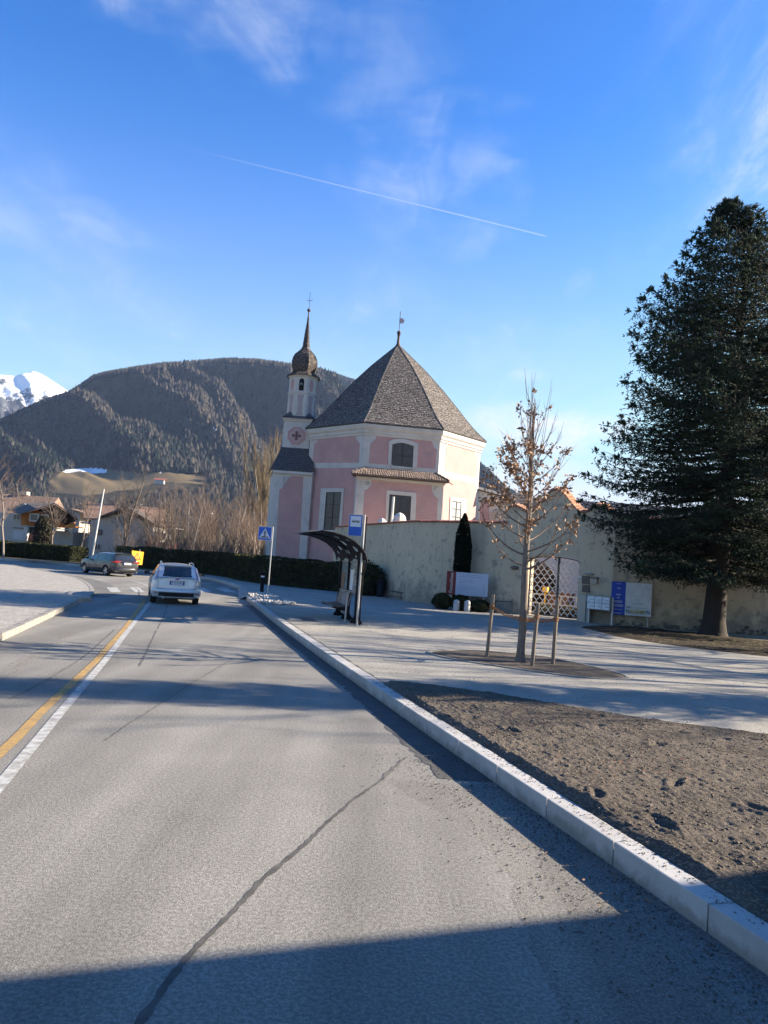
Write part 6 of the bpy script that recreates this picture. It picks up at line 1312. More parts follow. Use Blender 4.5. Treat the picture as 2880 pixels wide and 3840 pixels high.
# =================================================================== CARS
def paint(name, c, metal=.35, rough=.32): return mat(name, c, rough, metal=metal, coat=.7, spec=.5)
tyre = mat('tyre_rubber', (.02, .02, .021), .85); alloy = mat('alloy_rim', (.42, .42, .43), .3, metal=.8); cglass = mat('car_glass', (.022, .027, .032), .06, spec=.8, coat=.5)
blackpl = mat('black_plastic', (.018, .018, .02), .6); lensr = mat('red_lens', (.28, .012, .015), .2, coat=.6); lensw = mat('pale_lens', (.55, .50, .50), .15, coat=.8); chrome = mat('chrome', (.7, .7, .72), .12, metal=1.)
platew = mat('plate_white', (.72, .73, .74), .5); plateb = mat('plate_blue', (.03, .08, .38), .5); platek = mat('plate_black', (.02, .02, .03), .5); gapm = mat('panel_gap', (.03, .03, .032), .7)
def car(name, label, base, head, pm, K):
    root = empty(name, base, head, label, 'car')
    Ls, Hh, Wd = K['L'], K['H'], K['W']/2
    sx_ = Ls/4.47; sz = Hh/1.47
    top = [(0, .66), (.03, .95), (.09, 1.00), (.16, 1.11), (.42, 1.42), (.50, 1.445), (.9, 1.47), (1.7, 1.49), (2.3, 1.46), (2.75, 1.36), (3.1, 1.19), (3.38, 1.03), (3.5, .99), (3.9, .92), (4.2, .83), (4.38, .70), (4.47, .56)]
    bot = [(0, .36), (.05, .26), (.3, .20), (4.1, .19), (4.4, .24), (4.47, .34)]
    wid = [(0, .70), (.03, .80), (.12, .88), (.45, .97), (1.0, 1.0), (3.4, 1.0), (4.0, .96), (4.3, .84), (4.42, .70), (4.47, .56)]
    rw = [(0, .80), (.09, .83), (.16, .80), (.42, .69), (.9, .685), (1.7, .68), (2.4, .66), (2.9, .70), (3.38, .83), (3.7, .88), (4.3, .84), (4.47, .8)]
    def itp(T, x): return float(np.interp(x, [a*sx_ for a, _ in T], [c for _, c in T]))
    def zt(x): return itp(top, x)*sz
    def sec(x):
        t = zt(x); zb = itp(bot, x); W_ = Wd*itp(wid, x); belt = min(itp([(0, .95), (.2, .97), (1.5, .94), (3.3, .90), (4.47, .9)], x)*sz, t-.03); Wr = Wd*itp(rw, x)
        if t-belt < .10: Wr = W_*.86
        lo = lambda f: zb+(belt-zb)*f
        return [(0, zb), (W_*.72, zb), (W_*.93, zb+.06), (W_*.985, lo(.30)), (W_, lo(.55)), (W_*.985, lo(.80)), (W_*.945, belt), (Wr+(W_*.945-Wr)*.10, belt+(t-belt)*.86), (Wr*.86, belt+(t-belt)*.955), (Wr*.5, t), (0, t+.012)]
    xs = [0, .015, .03, .06, .09, .12, .16, .25, .34, .42, .46, .5, .65, .9, 1.2, 1.5, 1.8, 2.1, 2.4, 2.6, 2.75, 2.9, 3.1, 3.25, 3.38, 3.5, 3.7, 3.9, 4.1, 4.2, 4.3, 4.38, 4.43, 4.47]
    xs = [x*sx_ for x in xs]; q = MB(); rings = []
    for x in xs:
        s = sec(x); rings.append([(x, y, z) for y, z in s]+[(x, -y, z) for y, z in reversed(s[1:-1])])
    q.loft(rings, True, True); body = q.build('body', [pm, blackpl], root, smooth=32)
    wx = (.93*sx_, 3.55*sx_); wr_ = .325
    bme = body.data
    cut = MB()
    for x in wx: cut.tube([(x, -1.2, wr_), (x, 1.2, wr_)], wr_+.055, 28)
    cutter = cut.build('tmp_cut', blackpl, None); cutter.data.materials.clear(); cutter.data.materials.append(blackpl)
    core = MB()
    bo = body.modifiers.new('b', 'BOOLEAN'); bo.operation = 'DIFFERENCE'; bo.object = cutter; bo.solver = 'EXACT'; cutter.parent = root
    dg = bpy.context.evaluated_depsgraph_get(); nm = bpy.data.meshes.new_from_object(body.evaluated_get(dg)); body.modifiers.clear(); body.data = nm
    bpy.data.objects.remove(cutter); nm.polygons.foreach_set('use_smooth', np.ones(len(nm.polygons), bool)); nm.set_sharp_from_angle(angle=R_(32))
    q = MB(); q.box((.6*sx_, -Wd*.72, .17), (4.0*sx_, Wd*.72, .5)); q.build('underbody', blackpl, root)
    for x in wx:
        for s in (1, -1):
            q = MB(); y1 = s*(Wd-.035); y0 = s*(Wd-.25); q.T = Matrix.Translation((x, 0, wr_)) @ Matrix.Rotation(-math.pi/2 if s > 0 else math.pi/2, 4, 'X')
            q.lathe([(wr_*.66, Wd-.26), (wr_*.97, Wd-.25), (wr_, Wd-.21), (wr_, Wd-.08), (wr_*.96, Wd-.045), (wr_*.70, Wd-.04), (wr_*.66, Wd-.07)], (0, 0, 0), 28); wh = q.build('wheel', tyre, root, smooth=40)
            q = MB(); q.T = Matrix.Translation((x, 0, wr_)) @ Matrix.Rotation(-math.pi/2 if s > 0 else math.pi/2, 4, 'X')
            q.lathe([(wr_*.60, Wd-.16), (wr_*.69, Wd-.06), (wr_*.71, Wd-.035), (wr_*.66, Wd-.05), (wr_*.62, Wd-.12)], (0, 0, 0), 28)
            for k in range(5):
                a = k*2*math.pi/5; d = Vector((math.cos(a), math.sin(a), 0)); e = Vector((-d.y, d.x, 0)); h = Vector((0, 0, Wd-.06))
                q.slab([h+d*.03-e*.045, h+d*(wr_*.66)-e*.03, h+d*(wr_*.66)+e*.03, h+d*.03+e*.045], (0, 0, .02))
            q.lathe([(.06, Wd-.07), (.055, Wd-.03), (.01, Wd-.028)], (0, 0, 0), 12); q.build('rim', alloy, wh, smooth=40)
    # glass laid over the shell
    def side(x, f):
        s = sec(x); a, c = s[6], s[7]; y = a[0]+(c[0]-a[0])*f; z = a[1]+(c[1]-a[1])*f; return y, z
    for s in (1, -1):
        for (xa, xb, fa0, fb0) in K['win']:
            q = MB(); k = 7; r = []
            for i in range(k+1):
                x = (xa+(xb-xa)*i/k)*sx_; fm = fa0+(fb0-fa0)*i/k; a = side(x, .08); c = side(x, fm); r.append([(x, s*(a[0]+.006), a[1]), (x, s*((a[0]+c[0])/2+.008), (a[1]+c[1])/2), (x, s*(c[0]+.006), c[1])])
            q.loft(r, False); q.build('side_window', cglass, root, smooth=True)
    def rear(z):   # the shell's rearmost x at a height
        for i in range(400):
            x = i*.0015*2
            if zt(x) >= z: return x
        return 0
    q = MB(); z0, z1 = K['rw']; r = []
    for i in range(7):
        z = z0+(z1-z0)*i/6; w0 = Wd*(.72+(K['rwt']-.72)*i/6); x = rear(z)-.034; r.append([(x+.05*(abs(t)**3)*1.1, t*w0, z-.01*abs(t)**3) for t in (-1, -.9, -.6, -.3, 0, .3, .6, .9, 1)])
    q.loft(r, False); q.build('rear_window', cglass, root, smooth=True)
    # windscreen
    q = MB(); r = []
    for i in range(5):
        x = (2.72+(3.34-2.72)*i/4)*sx_; w0 = Wd*(.60+.14*i/4); r.append([(x, t*w0, zt(x)+.016-.012*t*t) for t in (-1, -.5, 0, .5, 1)])
    q.loft(r, False); q.build('windscreen', cglass, root, smooth=True)
    # bumper
    zb1, zb0 = K['bump']; q = MB(); pts = []
    def bprof(y, z, out): t = abs(y)/Wd; return (-out*(1-t**4*.9)+.05*t**2+.24*t**7, y, z)
    ys = [Wd*.965*t for t in (-1.0, -.97, -.9, -.75, -.5, -.2, 0, .2, .5, .75, .9, .97, 1.0)]
    q.loft([[bprof(y, z, o) for y in ys] for z, o in ((zb1, .0), (zb1-.015, .05), (zb1-.06, .085), ((zb1+zb0)/2, .09), (zb0+.05, .07), (zb0, .03), (zb0-.02, -.04))], False); bmp = q.build('rear_bumper', pm, root, smooth=40)
    q = MB(); yd = Wd*.68; q.loft([[bprof(y, z, o) for y in [yd*t for t in (-1, -.9, -.6, -.3, 0, .3, .6, .9, 1)]] for z, o in ((zb0+.10, .093), (zb0+.06, .098), (zb0-.03, .05), (zb0-.09, -.1))], False); q.build('diffuser', blackpl, root)
    K['extra'](root, Wd, rear, zt, bprof, sec, sx_)
    for s in (1, -1):
        q = MB(); q.loft([[(3.02*sx_+dx, s*y, z) for y, z in ((Wd*1.0, .98), (Wd*1.0, 1.09), (Wd*1.12, 1.11), (Wd*1.22, 1.09), (Wd*1.23, .99), (Wd*1.1, .955))] for dx in (0, .05, .09)], True, True); q.box((3.03*sx_, min(s*Wd*.86, s*Wd*1.02), .97), (3.07*sx_, max(s*Wd*.86, s*Wd*1.02), 1.01)); q.build('mirror', K['mirror'], root, smooth=40)
        q = MB(); 
        for x in (1.45, 2.45): q.tube([(x*sx_-.1, s*(Wd*.985), .82), (x*sx_-.05, s*(Wd+.015), .825), (x*sx_+.05, s*(Wd+.015), .825), (x*sx_+.1, s*(Wd*.985), .82)], .014, 5)
        q.build('door_handles', pm, root)
        q = MB()
        for x in (1.22, 2.12, 3.0):
            r = [(x*sx_, s*(y+.003), z) for y, z in sec(x*sx_)[2:7]]; q.tube(r, .005, 4)
        q.build('door_gaps', gapm, root)
    return root
def plate_(root, x, z, w_, h, txt, tilt, blue_both=True, frame=plateb):
    q = MB(); q.box((x-.004, -w_/2-.012, z-h/2-.012), (x+.006, w_/2+.012, z+h/2+.012)); fr = q.build('number_plate', frame, root); q = MB(); q.box((x-.007, -w_/2, z-h/2), (x-.003, w_/2, z+h/2)); q.build('plate_face', platew, fr)
    q = MB()
    for s in ((1, -1) if blue_both else (1,)): y0, y1 = sorted((s*w_/2, s*(w_/2-.04))); q.box((x-.010, y0, z-h/2), (x-.006, y1, z+h/2))
    q.build('plate_band', plateb, fr)
    lettering(txt, h*.92, platek, fr, (x-.0085, 0, z), (0, -1, 0), (0, 0, 1), 'lettering', stretch=.92, world=False)
def white_extra(root, Wd, rear, zt, bprof, sec, sx_):
    q = MB()   # tailgate outline
    zs_ = [.60+.01*i for i in range(0, 38, 4)]
    for s in (1, -1): q.tube([(rear(z)-.008, s*Wd*(.73 if z < .98 else .73), z) for z in zs_], .006, 4)
    q.tube([(-.012, -Wd*.73, .59), (-.012, Wd*.73, .59)], .007, 4); q.build('tailgate_gap', gapm, root)
    q = MB(); q.slab([(rear(.96)-.035, -Wd*.72, .985), (rear(.96)-.035, Wd*.72, .985), (rear(1.02)-.02, Wd*.72, 1.015), (rear(1.02)-.02, -Wd*.72, 1.015)], (-.012, 0, 0)); q.build('tailgate_ledge', MATS['silver_white_paint'], root)
    q = MB(); q.box((-.045, -.36, .885), (-.01, .36, .905)); q.build('handle_strip', chrome, root)
    plate_(root, -.02, .80, .50, .12, 'CP 815NKA', 0)
    q = MB(); q.slab([(-.03, .085*math.cos(a), .945+.034*math.sin(a)) for a in [i*math.pi/9 for i in range(18)]], (-.012, 0, 0)); bd = q.build('badge', chrome, root)
    q = MB(); q.slab([(-.043, .075*math.cos(a), .945+.027*math.sin(a)) for a in [i*math.pi/9 for i in range(18)]], (-.002, 0, 0)); q.build('badge_field', mat('badge_blue', (.03, .06, .22), .4), bd)
    q = MB(); q.box((-.028, .50, .925), (-.02, .62, .937)); q.box((-.028, -.63, .905), (-.02, -.54, .915)); q.build('badge_lettering', mat('badge_grey', (.22, .22, .24), .4), root)
    for s in (1, -1):
        q = MB(); zz = [.87, .95, 1.03, 1.12, 1.22, 1.31, 1.38]; r = []
        for z in zz:
            x = rear(z); yi = Wd*(.755-.10*max(0, (z-1)/.4)); yo = Wd*(.90-.16*max(0, (z-.95)/.43)); r.append([(x-.004, s*yi, z), (x-.022, s*(yi*.6+yo*.4), z), (x+.03, s*yo, z), (x+.13, s*(yo+.012), z)])
        q.loft(r, False); tl_ = q.build('tail_light', lensw, root, smooth=True)
        q = MB(); r = []
        for z in zz[1:-1]: x = rear(z); yi = Wd*(.77-.10*max(0, (z-1)/.4)); r.append([(x-.012, s*yi, z), (x-.022, s*(yi+.025), z)])
        q.loft(r, False); q.build('red_lens', lensr, tl_, smooth=True)
        q = MB(); q.obox((-.055, s*Wd*.80, .44), (.01, s*.01, 0), (0, .07, 0), (0, 0, .018)); q.build('reflector', lensr, root)
        q = MB(); q.tube([(.50, s*.575, 1.40), (.56, s*.575, 1.475), (.72, s*.575, 1.515), (1.6, s*.57, 1.535), (2.4, s*.56, 1.50), (2.7, s*.55, 1.40)], .020, 8); q.build('roof_rail', alu, root, smooth=60)
    q = MB(); q.tube([(rear(1.04)-.04, -.05, 1.03), (rear(1.08)-.03, -.32, 1.055)], .014, 5); q.slab([(rear(1.05)-.045, -.1, 1.02), (rear(1.05)-.045, .26, 1.02), (rear(1.08)-.04, .24, 1.05), (rear(1.1)-.04, -.1, 1.075)], (-.015, 0, 0)); q.build('rear_wiper', blackpl, root)
    q = MB(); q.tube([(-.02, .45, .24), (.3, .45, .24)], .03, 8); q.build('exhaust', alu, root)
    q = MB(); q.box((.36, -.5, 1.425), (.50, .5, 1.455)); q.build('roof_spoiler', MATS['silver_white_paint'], root)
wp = paint('silver_white_paint', (.62, .63, .65), .25, .35)
r0 = G(655, 2262, 0); hd = R_(90+18); fx, fy = math.cos(hd), math.sin(hd)
wc = car('estate_car', 'silver white estate car seen from behind on the right lane', (r0[0]-fx*.93-.03, r0[1]-fy*.93, 0), hd, wp, dict(L=4.47, H=1.47, W=1.84, win=((.55, 1.18, .75, .86), (1.26, 2.1, .88, .88), (2.18, 2.98, .88, .62)), rw=(1.03, 1.385), rwt=.60, bump=(.60, .36), extra=white_extra, mirror=blackpl))
def dark_extra(root, Wd, rear, zt, bprof, sec, sx_):
    for s in (1, -1):
        q = MB(); r = []
        for y, z0, z1 in ((.40, .935, .955), (.55, .90, .965), (.68, .865, .985), (.80, .845, .99), (.88, .85, .985)):
            x = rear(.93)-.03+.16*max(0, y-.70)**1.2*4; r.append([(x, s*y*Wd/.92, z0), (x-.015, s*y*Wd/.92, (z0+z1)/2), (x, s*y*Wd/.92, z1)])
        r.append([(.34, s*(Wd*.985), .87), (.34, s*(Wd*.985+.01), .925), (.34, s*(Wd*.97), .97)]); q.loft(r, False); q.build('tail_light', lensr, root, smooth=True)
        q = MB(); q.tube([(.55, s*.60, 1.42), (.62, s*.60, 1.485), (1.6, s*.595, 1.51), (2.5, s*.58, 1.45)], .014, 6); q.build('roof_rail', blackpl, root)
    q = MB(); q.box((-.035, -.42, .905), (-.0, .42, .925)); q.build('handle_strip', chrome, root)
    plate_(root, -.035, .82, .50, .115, 'ZA 418 BR', 0, False, platek)
    q = MB(); ys = [Wd*t for t in (-.85, -.6, -.3, 0, .3, .6, .85)]; q.loft([[bprof(y, z, .10) for y in ys] for z in (.34, .365)], False); q.build('bumper_trim', chrome, root)
    q = MB(); q.tube([(rear(1.06)-.03, 0, 1.05), (rear(1.1)-.03, -.30, 1.08)], .012, 5); q.build('rear_wiper', blackpl, root)
    q = MB(); q.slab([(rear(.7)-.015, -.55, .71), (rear(.7)-.015, .55, .71), (rear(.7)-.015, .5, .66), (rear(.7)-.015, -.5, .66)], (-.008, 0, 0)); q.build('tailgate_crease', gapm, root)
    q = MB(); q.box((.34, -.55, 1.40), (.50, .55, 1.435)); q.build('roof_spoiler', MATS['graphite_paint'], root)
    q = MB(); q.slab([(.75, 0, 1.47), (.95, 0, 1.485), (.78, 0, 1.55)], (0, .02, 0)); q.build('aerial', blackpl, root)
gp_ = paint('graphite_paint', (.035, .037, .045), .55, .33)
rl_ = G(398, 2159, 0); hd = R_(90+48); fx, fy = math.cos(hd), math.sin(hd)
# left rear wheel contact is .97 m ahead of the bumper and .85 m left of the middle
dc = car('estate_car', 'dark grey estate car turning left ahead of the white one', (rl_[0]-fx*.98+fy*.80, rl_[1]-fy*.98-fx*.80, 0), hd, gp_, dict(L=4.69, H=1.45, W=1.83, win=((.60, 1.18, .70, .86), (1.26, 2.1, .88, .88), (2.18, 2.98, .88, .62)), rw=(1.06, 1.38), rwt=.62, bump=(.58, .36), extra=dark_extra, mirror=blackpl))
# =================================================================== PLANTS
def tubes_np(segs, n=3):
    """segs: list of (p, q, r0, r1) -> one vertex and face array of open tapered tubes"""
    S = np.array([[*a, *b_, r0, r1] for a, b_, r0, r1 in segs]); P, Q = S[:, :3], S[:, 3:6]; t = Q-P; t /= np.linalg.norm(t, axis=1)[:, None]+1e-9
    a = np.cross(t, [0, 0, 1.]); l = np.linalg.norm(a, axis=1); a[l < 1e-3] = [1, 0, 0]; a /= np.linalg.norm(a, axis=1)[:, None]; b_ = np.cross(t, a)
    ang = np.arange(n)*2*np.pi/n; C_, S_ = np.cos(ang), np.sin(ang); ring = a[:, None]*C_[None, :, None]+b_[:, None]*S_[None, :, None]
    V_ = np.concatenate([P[:, None]+ring*S[:, 6][:, None, None], Q[:, None]+ring*S[:, 7][:, None, None]], 1).reshape(-1, 3)
    j = np.arange(n); k = (j+1) % n; Fq = np.stack([j, k, n+k, n+j], -1); Fa = (np.arange(len(S))[:, None, None]*2*n+Fq[None]).reshape(-1, 4)
    return V_, Fa
def leaf_quads(P, Nn, size, rr, aspect=.6):
    """P positions, size array: randomly turned small quads"""
    n = len(P); a = rr.normal(size=(n, 3)); a /= np.linalg.norm(a, axis=1)[:, None]; b_ = np.cross(a, rr.normal(size=(n, 3))); b_ /= np.linalg.norm(b_, axis=1)[:, None]+1e-9
    s = size[:, None]; V_ = np.stack([P-a*s, P+b_*s*aspect, P+a*s, P-b_*s*aspect], 1).reshape(-1, 3); return V_, np.arange(4*n).reshape(-1, 4)
def bare_segs(rr, H_, spread=.5, up=.5, lv=4, r0=.12, first=.3, nb=9, wig=.12, ratio=.6, multi=1, gn=5):
    segs = []; 
    def grow(p, d, L_, r, lev):
        k = max(2, gn-lev+1); pts = [p]; dd_ = d.copy()
        for i in range(k):
            dd_ = dd_+rr.normal(size=3)*wig+np.array([0, 0, up*.12*(1 if lev else 0)]); dd_ /= np.linalg.norm(dd_); pts.append(pts[-1]+dd_*L_/k)
        rad = [r*(1-.75*i/k) for i in range(k+1)]
        for i in range(k): segs.append((pts[i], pts[i+1], rad[i], rad[i+1], lev))
        if lev >= lv: return
        m_ = nb if lev == 0 else max(3, int(nb*.62)); f0 = first if lev == 0 else .15
        for i in range(m_):
            t = f0+(1-f0)*(i+rr.uniform(0, 1))/m_; x = t*k; j = min(int(x), k-1); q = pts[j]+(pts[j+1]-pts[j])*(x-j); ax = (pts[j+1]-pts[j]); ax /= np.linalg.norm(ax)
            o = rr.normal(size=3); o -= ax*(o@ax); o /= np.linalg.norm(o); sp_ = spread*rr.uniform(.7, 1.3); nd = ax*math.cos(sp_)+o*math.sin(sp_); nd[2] += up*.25; nd /= np.linalg.norm(nd)
            grow(q, nd, L_*ratio*(1.1-.6*t)*rr.uniform(.7, 1.2), rad[j]*.55, lev+1)
    for m_ in range(multi):
        d = np.array([rr.normal()*.05*(1+multi*.6), rr.normal()*.05*(1+multi*.6), 1.]); d /= np.linalg.norm(d); o = rr.normal(size=3)*.12*(multi > 1); o[2] = 0; grow(o, d, H_*(1 if multi == 1 else rr.uniform(.7, 1)), r0/(1 if multi == 1 else 1.5), 0)
    return segs
def bare_tree(rr, m_t, m_c, **k):
    s = bare_segs(rr, **k); tr_ = [x[:4] for x in s if x[4] == 0]; cr_ = [x[:4] for x in s if x[4] > 0]
    rmin = k.get('rmin', 0)
    V1, F1 = tubes_np(tr_, 7); V2, F2 = tubes_np(cr_, 3); return mesh('trunk', V1, F1, [m_t], smooth=True), mesh('crown', V2, F2, [m_c])
bark = mat('bark_brown', (.16, .125, .10), .95, (.10, .08, .065), 8, 5, bump=.5, stretch=(3, 3, .7)); twig_w = mat('twig_warm', (.20, .145, .115), .95, (.13, .09, .072), .9, 4); twig_g = mat('twig_grey', (.145, .115, .10), .95, (.09, .07, .06), .9, 4); twig_p = mat('twig_straw', (.22, .17, .11), .95, (.15, .115, .08), .9, 4); birch = mat('birch_bark', (.5, .46, .42), .9, (.3, .26, .23), 6, 4)
rr = np.random.RandomState(12)
def thing_tree(name, x, y, meshes, sc_, rz, label, cat='tree', group=None, z=.1):
    o = empty(name, (x, y, z), rz, label, cat, group); o.scale = (sc_, sc_, sc_)
    a = link('trunk', meshes[0], o); c = link('crown', meshes[1], o); return o
# thicket of bare alders and willows behind the far hedge
thk = [bare_tree(rr, bark, twig_w, H_=7.2, spread=.62, up=.5, lv=4, r0=.10, first=.15, nb=9, wig=.13, ratio=.52, multi=4), bare_tree(rr, bark, twig_g, H_=8.2, spread=.65, up=.45, lv=4, r0=.12, first=.2, nb=11, wig=.13, ratio=.5, multi=2), bare_tree(rr, birch, twig_w, H_=7.6, spread=.6, up=.5, lv=4, r0=.09, first=.25, nb=10, wig=.11, ratio=.47, multi=3)]
shrub = bare_tree(rr, bark, twig_w, H_=3.6, spread=.55, up=.7, lv=2, r0=.05, first=.1, nb=9, wig=.14, ratio=.6, multi=9)
def spot(sx, Y_): p = atY(sx, 2100, Y_); return p[0], p[1]
tk_ = [(600, 72, 0, 1.0), (660, 76, 1, 1.05), (700, 70, 2, .95), (745, 78, 0, 1.15), (790, 72, 0, 1.0), (830, 80, 1, 1.15), (868, 72, 2, .98), (905, 76, 0, 1.0), (940, 70, 0, .95), (975, 74, 2, 1.0), (1005, 68, 0, .92), (560, 80, 1, .95), (635, 84, 0, 1.1), (720, 86, 1, 1.15), (800, 88, 0, 1.2), (880, 86, 0, 1.15), (950, 84, 1, 1.1), (1020, 82, 0, 1.0)]
lab_t = ['bare brown multi stemmed tree', 'bare grey twigged tree', 'bare pale stemmed tree']
posw = ['far left', 'left', 'left of centre', 'centre left', 'centre', 'centre right', 'right of centre', 'right', 'far right, close to the church']
where_ = ['behind the small yellow hedge', 'second from the left in front', 'behind the white car', 'right above the white car', 'left of the middle in front', 'set back from the middle', 'in the middle behind the hedge', 'just right of the middle', 'left of the crossing sign', 'behind the crossing sign', 'nearest the church wall', 'farthest left, near the brick wing', 'back row, far left', 'back row, above the white car', 'back row, middle', 'back row, below the poplars', 'back row, left of the poplars', 'back row, nearest the church']
for i, (sx, Y_, k, s) in enumerate(tk_):
    x, y = spot(sx, Y_); row = 'front row' if Y_ < 79 else 'back row'
    thing_tree('bare_tree', x, y, thk[k], s*rr.uniform(.92, 1.04), rr.uniform(0, 6), lab_t[k]+', '+where_[i], 'tree', 'bare trees in the thicket behind the hedge')
for sx in range(470, 1030, 44):
    x, y = spot(sx+rr.uniform(-8, 8), rr.uniform(61, 68)); thing_tree('bare_shrub', x, y, shrub, rr.uniform(.75, 1.15), rr.uniform(0, 6), 'bare brown twiggy shrub in the dense row just behind the dark hedge', 'shrub', 'bare shrubs behind the far hedge')
# tall poplars left of the tower
pop = bare_tree(rr, mat('poplar_bark', (.36, .30, .22), .9, (.22, .18, .14), 6, 4), twig_p, H_=16.5, spread=.22, up=.7, lv=3, r0=.16, first=.06, nb=26, wig=.035, ratio=.36, multi=5, gn=7)
for sx, Y_, s, lab in ((965, 92, 1.0, 'tall narrow straw coloured poplar, left of the pair by the tower'), (1010, 96, 1.07, 'tall narrow straw coloured poplar touching the church tower'), (990, 99, 1.0, 'tall narrow poplar between and behind the front two')):
    x, y = spot(sx, Y_); thing_tree('poplar', x, y, pop, s, rr.uniform(0, 6), lab, 'tree', 'poplars left of the church')
# bare garden trees among the houses
gdn = [bare_tree(rr, bark, twig_g, H_=8.0, spread=.75, up=.35, lv=4, r0=.14, first=.25, nb=12, wig=.12, ratio=.5), bare_tree(rr, mat('pale_bark', (.22, .185, .16), .9, (.2, .17, .15), 7, 4), twig_w, H_=7.0, spread=.75, up=.35, lv=4, r0=.09, first=.3, nb=11, wig=.1, ratio=.45)]
for sx, Y_, k, s, lab in ((12, 64, 1, 1.12, 'slim pale trunked bare tree at the left edge before the hedge'), (190, 74, 0, .80, 'bare tree with spreading branches before the orange house'), (292, 76, 1, .90, 'bare tree with a pale leaning trunk right of the orange house'), (455, 72, 0, 1.02, 'large dark bare tree before the grey house'), (478, 78, 0, .95, 'second dark bare tree beside the largest one by the grey house'), (620, 70, 1, .85, 'bare tree with whitish trunk before the brick house wing'), (345, 88, 0, .9, 'grey bare tree between the two houses'), (80, 92, 1, 1.2, 'bare tree rising over the roof at far left')):
    x, y = spot(sx, Y_); thing_tree('bare_tree', x, y, gdn[k], s, rr.uniform(0, 6), lab, 'tree')
# --- hedges
hedge_m = mat('hedge_leaf', (.036, .040, .015), .85, (.018, .024, .010), 1.3, 5, col3=(.10, .09, .035), scale3=3., amt3=.5, spec=.2)
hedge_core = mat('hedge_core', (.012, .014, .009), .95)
def hedge(name, line_, h0, wd, n, label, size=.05, seed=3, taper=0., m_=None, z0=.16, cat='hedge', rough_=.08):
    rr = np.random.RandomState(seed); P = np.array(line_, float); seg = np.linalg.norm(np.diff(P, axis=0), axis=1); cum_ = np.concatenate([[0], np.cumsum(seg)]); T_ = cum_[-1]
    root = empty(name, (P[0][0], P[0][1], z0), 0, label, cat)
    s = rr.uniform(-.12, T_+.12, n); ends = rr.rand(n) < .05; s = np.where(ends, np.where(rr.rand(n) < .5, -.12, T_+.12), s); face = rr.choice(3, n, p=[.52, .36, .12]); hh = rr.uniform(.02, 1, n)**.8
    sc2 = np.clip(s, 0, T_); x = np.interp(sc2, cum_, P[:, 0]); y = np.interp(sc2, cum_, P[:, 1]); j = np.clip(np.searchsorted(cum_, s)-1, 0, len(seg)-1); d = (P[j+1]-P[j])/seg[j][:, None]; nx = np.stack([d[:, 1], -d[:, 0]], 1)   # right-hand side
    bulge = vnoise(s*1.1, hh*2, seed, 3)*rough_*1.8; top_ = h0+vnoise(s*.9, s*0+2, seed+2, 3)*rough_*1.3
    x = x+d[:, 0]*(s-sc2); y = y+d[:, 1]*(s-sc2); face = np.where(ends, 1, face); off_ = np.where(face == 0, wd/2+bulge, np.where(face == 1, rr.uniform(-wd/2, wd/2, n), -wd/2-bulge)); z = np.where((face == 1) & ~ends, top_+rr.uniform(-.04, .09, n)*rr.rand(n), hh*top_)
    sh_ = 1-.12*np.clip(z/h0, 0, 1)**4
    V_, Fq = leaf_quads(np.stack([x+nx[:, 0]*off_*sh_-P[0][0], y+nx[:, 1]*off_*sh_-P[0][1], z], 1), None, rr.uniform(.6, 1.4, n)*size, rr)
    tag(link('foliage', mesh('foliage', V_, Fq, [m_ or hedge_m]), root), kind='stuff')
    q = MB(); rings = []
    for i in range(len(P)):
        a = P[max(i-1, 0)]; c = P[min(i+1, len(P)-1)]; dd_ = (c-a)/np.linalg.norm(c-a); nn_ = np.array([dd_[1], -dd_[0]]); w_ = wd/2-.06; p = P[i]-P[0]
        rings.append([(*(p+nn_*w_), -.1), (*(p+nn_*w_*.9), h0-.08), (*(p-nn_*w_*.9), h0-.08), (*(p-nn_*w_), -.1)])
    q.loft(rings, True, True); q.build('branches', hedge_core, root); return root
hz = atY(1240, 2108, 46.5)[2]-.17
ff = smooth([(FK[1][0]+1.9, FK[1][1]+.2) if False else p for p in [(-.6, 43.9), (-2.6, 45.6), (-6.2, 47.9), (-8.6, 51.2), (-11.2, 56.8), (-15.5, 60.8), (-19.6, 62.8)]], 3)
hedge('hedge', ff[::-1], hz, 1.3, 34000, 'long dark clipped hedge behind the white car and in front of the church', .055, 5)
hl = [spot(-420, 69.5), spot(-150, 69.5), spot(0, 69.2), spot(150, 68.5), spot(292, 67.0)]
hedge('hedge', hl[::-1] if False else hl, atY(150, 2042, 68.5)[2]-.16, 2.2, 26000, 'lower clipped hedge with browned top on the left before the orange house', .07, 6)
hedge('hedge', [spot(455, 64.5), spot(520, 63.6), spot(600, 63)], 1.6, 1.2, 6000, 'small yellowish green hedge behind the warning sign', .06, 8, m_=mat('yellow_hedge', (.13, .12, .03), .85, (.07, .075, .02), 3, 4))
def ball_bush(name, c, r, hf, n, label, seed, size=.035, m_=None, cat='bush', spike=0.):
    rr = np.random.RandomState(seed); d = rr.normal(size=(n, 3)); d[:, 2] = np.abs(d[:, 2])*1.0-.25; d /= np.linalg.norm(d, axis=1)[:, None]
    R__ = r*(1+.10*vnoise(d[:, 0]*3+5, d[:, 2]*3+d[:, 1]*2+5, seed, 3)+rr.uniform(-.06, .04, n)+spike*rr.rand(n)**6); P = d*R__[:, None]; P[:, 2] = P[:, 2]*hf+r*hf*.72; P = P[P[:, 2] > 0]
    root = empty(name, (c[0], c[1], .17), 0, label, cat); V_, Fq = leaf_quads(P, None, rr.uniform(.6, 1.4, len(P))*size, rr); tag(link('foliage', mesh('foliage', V_, Fq, [m_ or hedge_m]), root), kind='stuff')
    q = MB(); q.ball((0, 0, r*hf*.70), r*.90, 14, 9, (1, 1, hf)); q.build('branches', hedge_core, root, smooth=True)
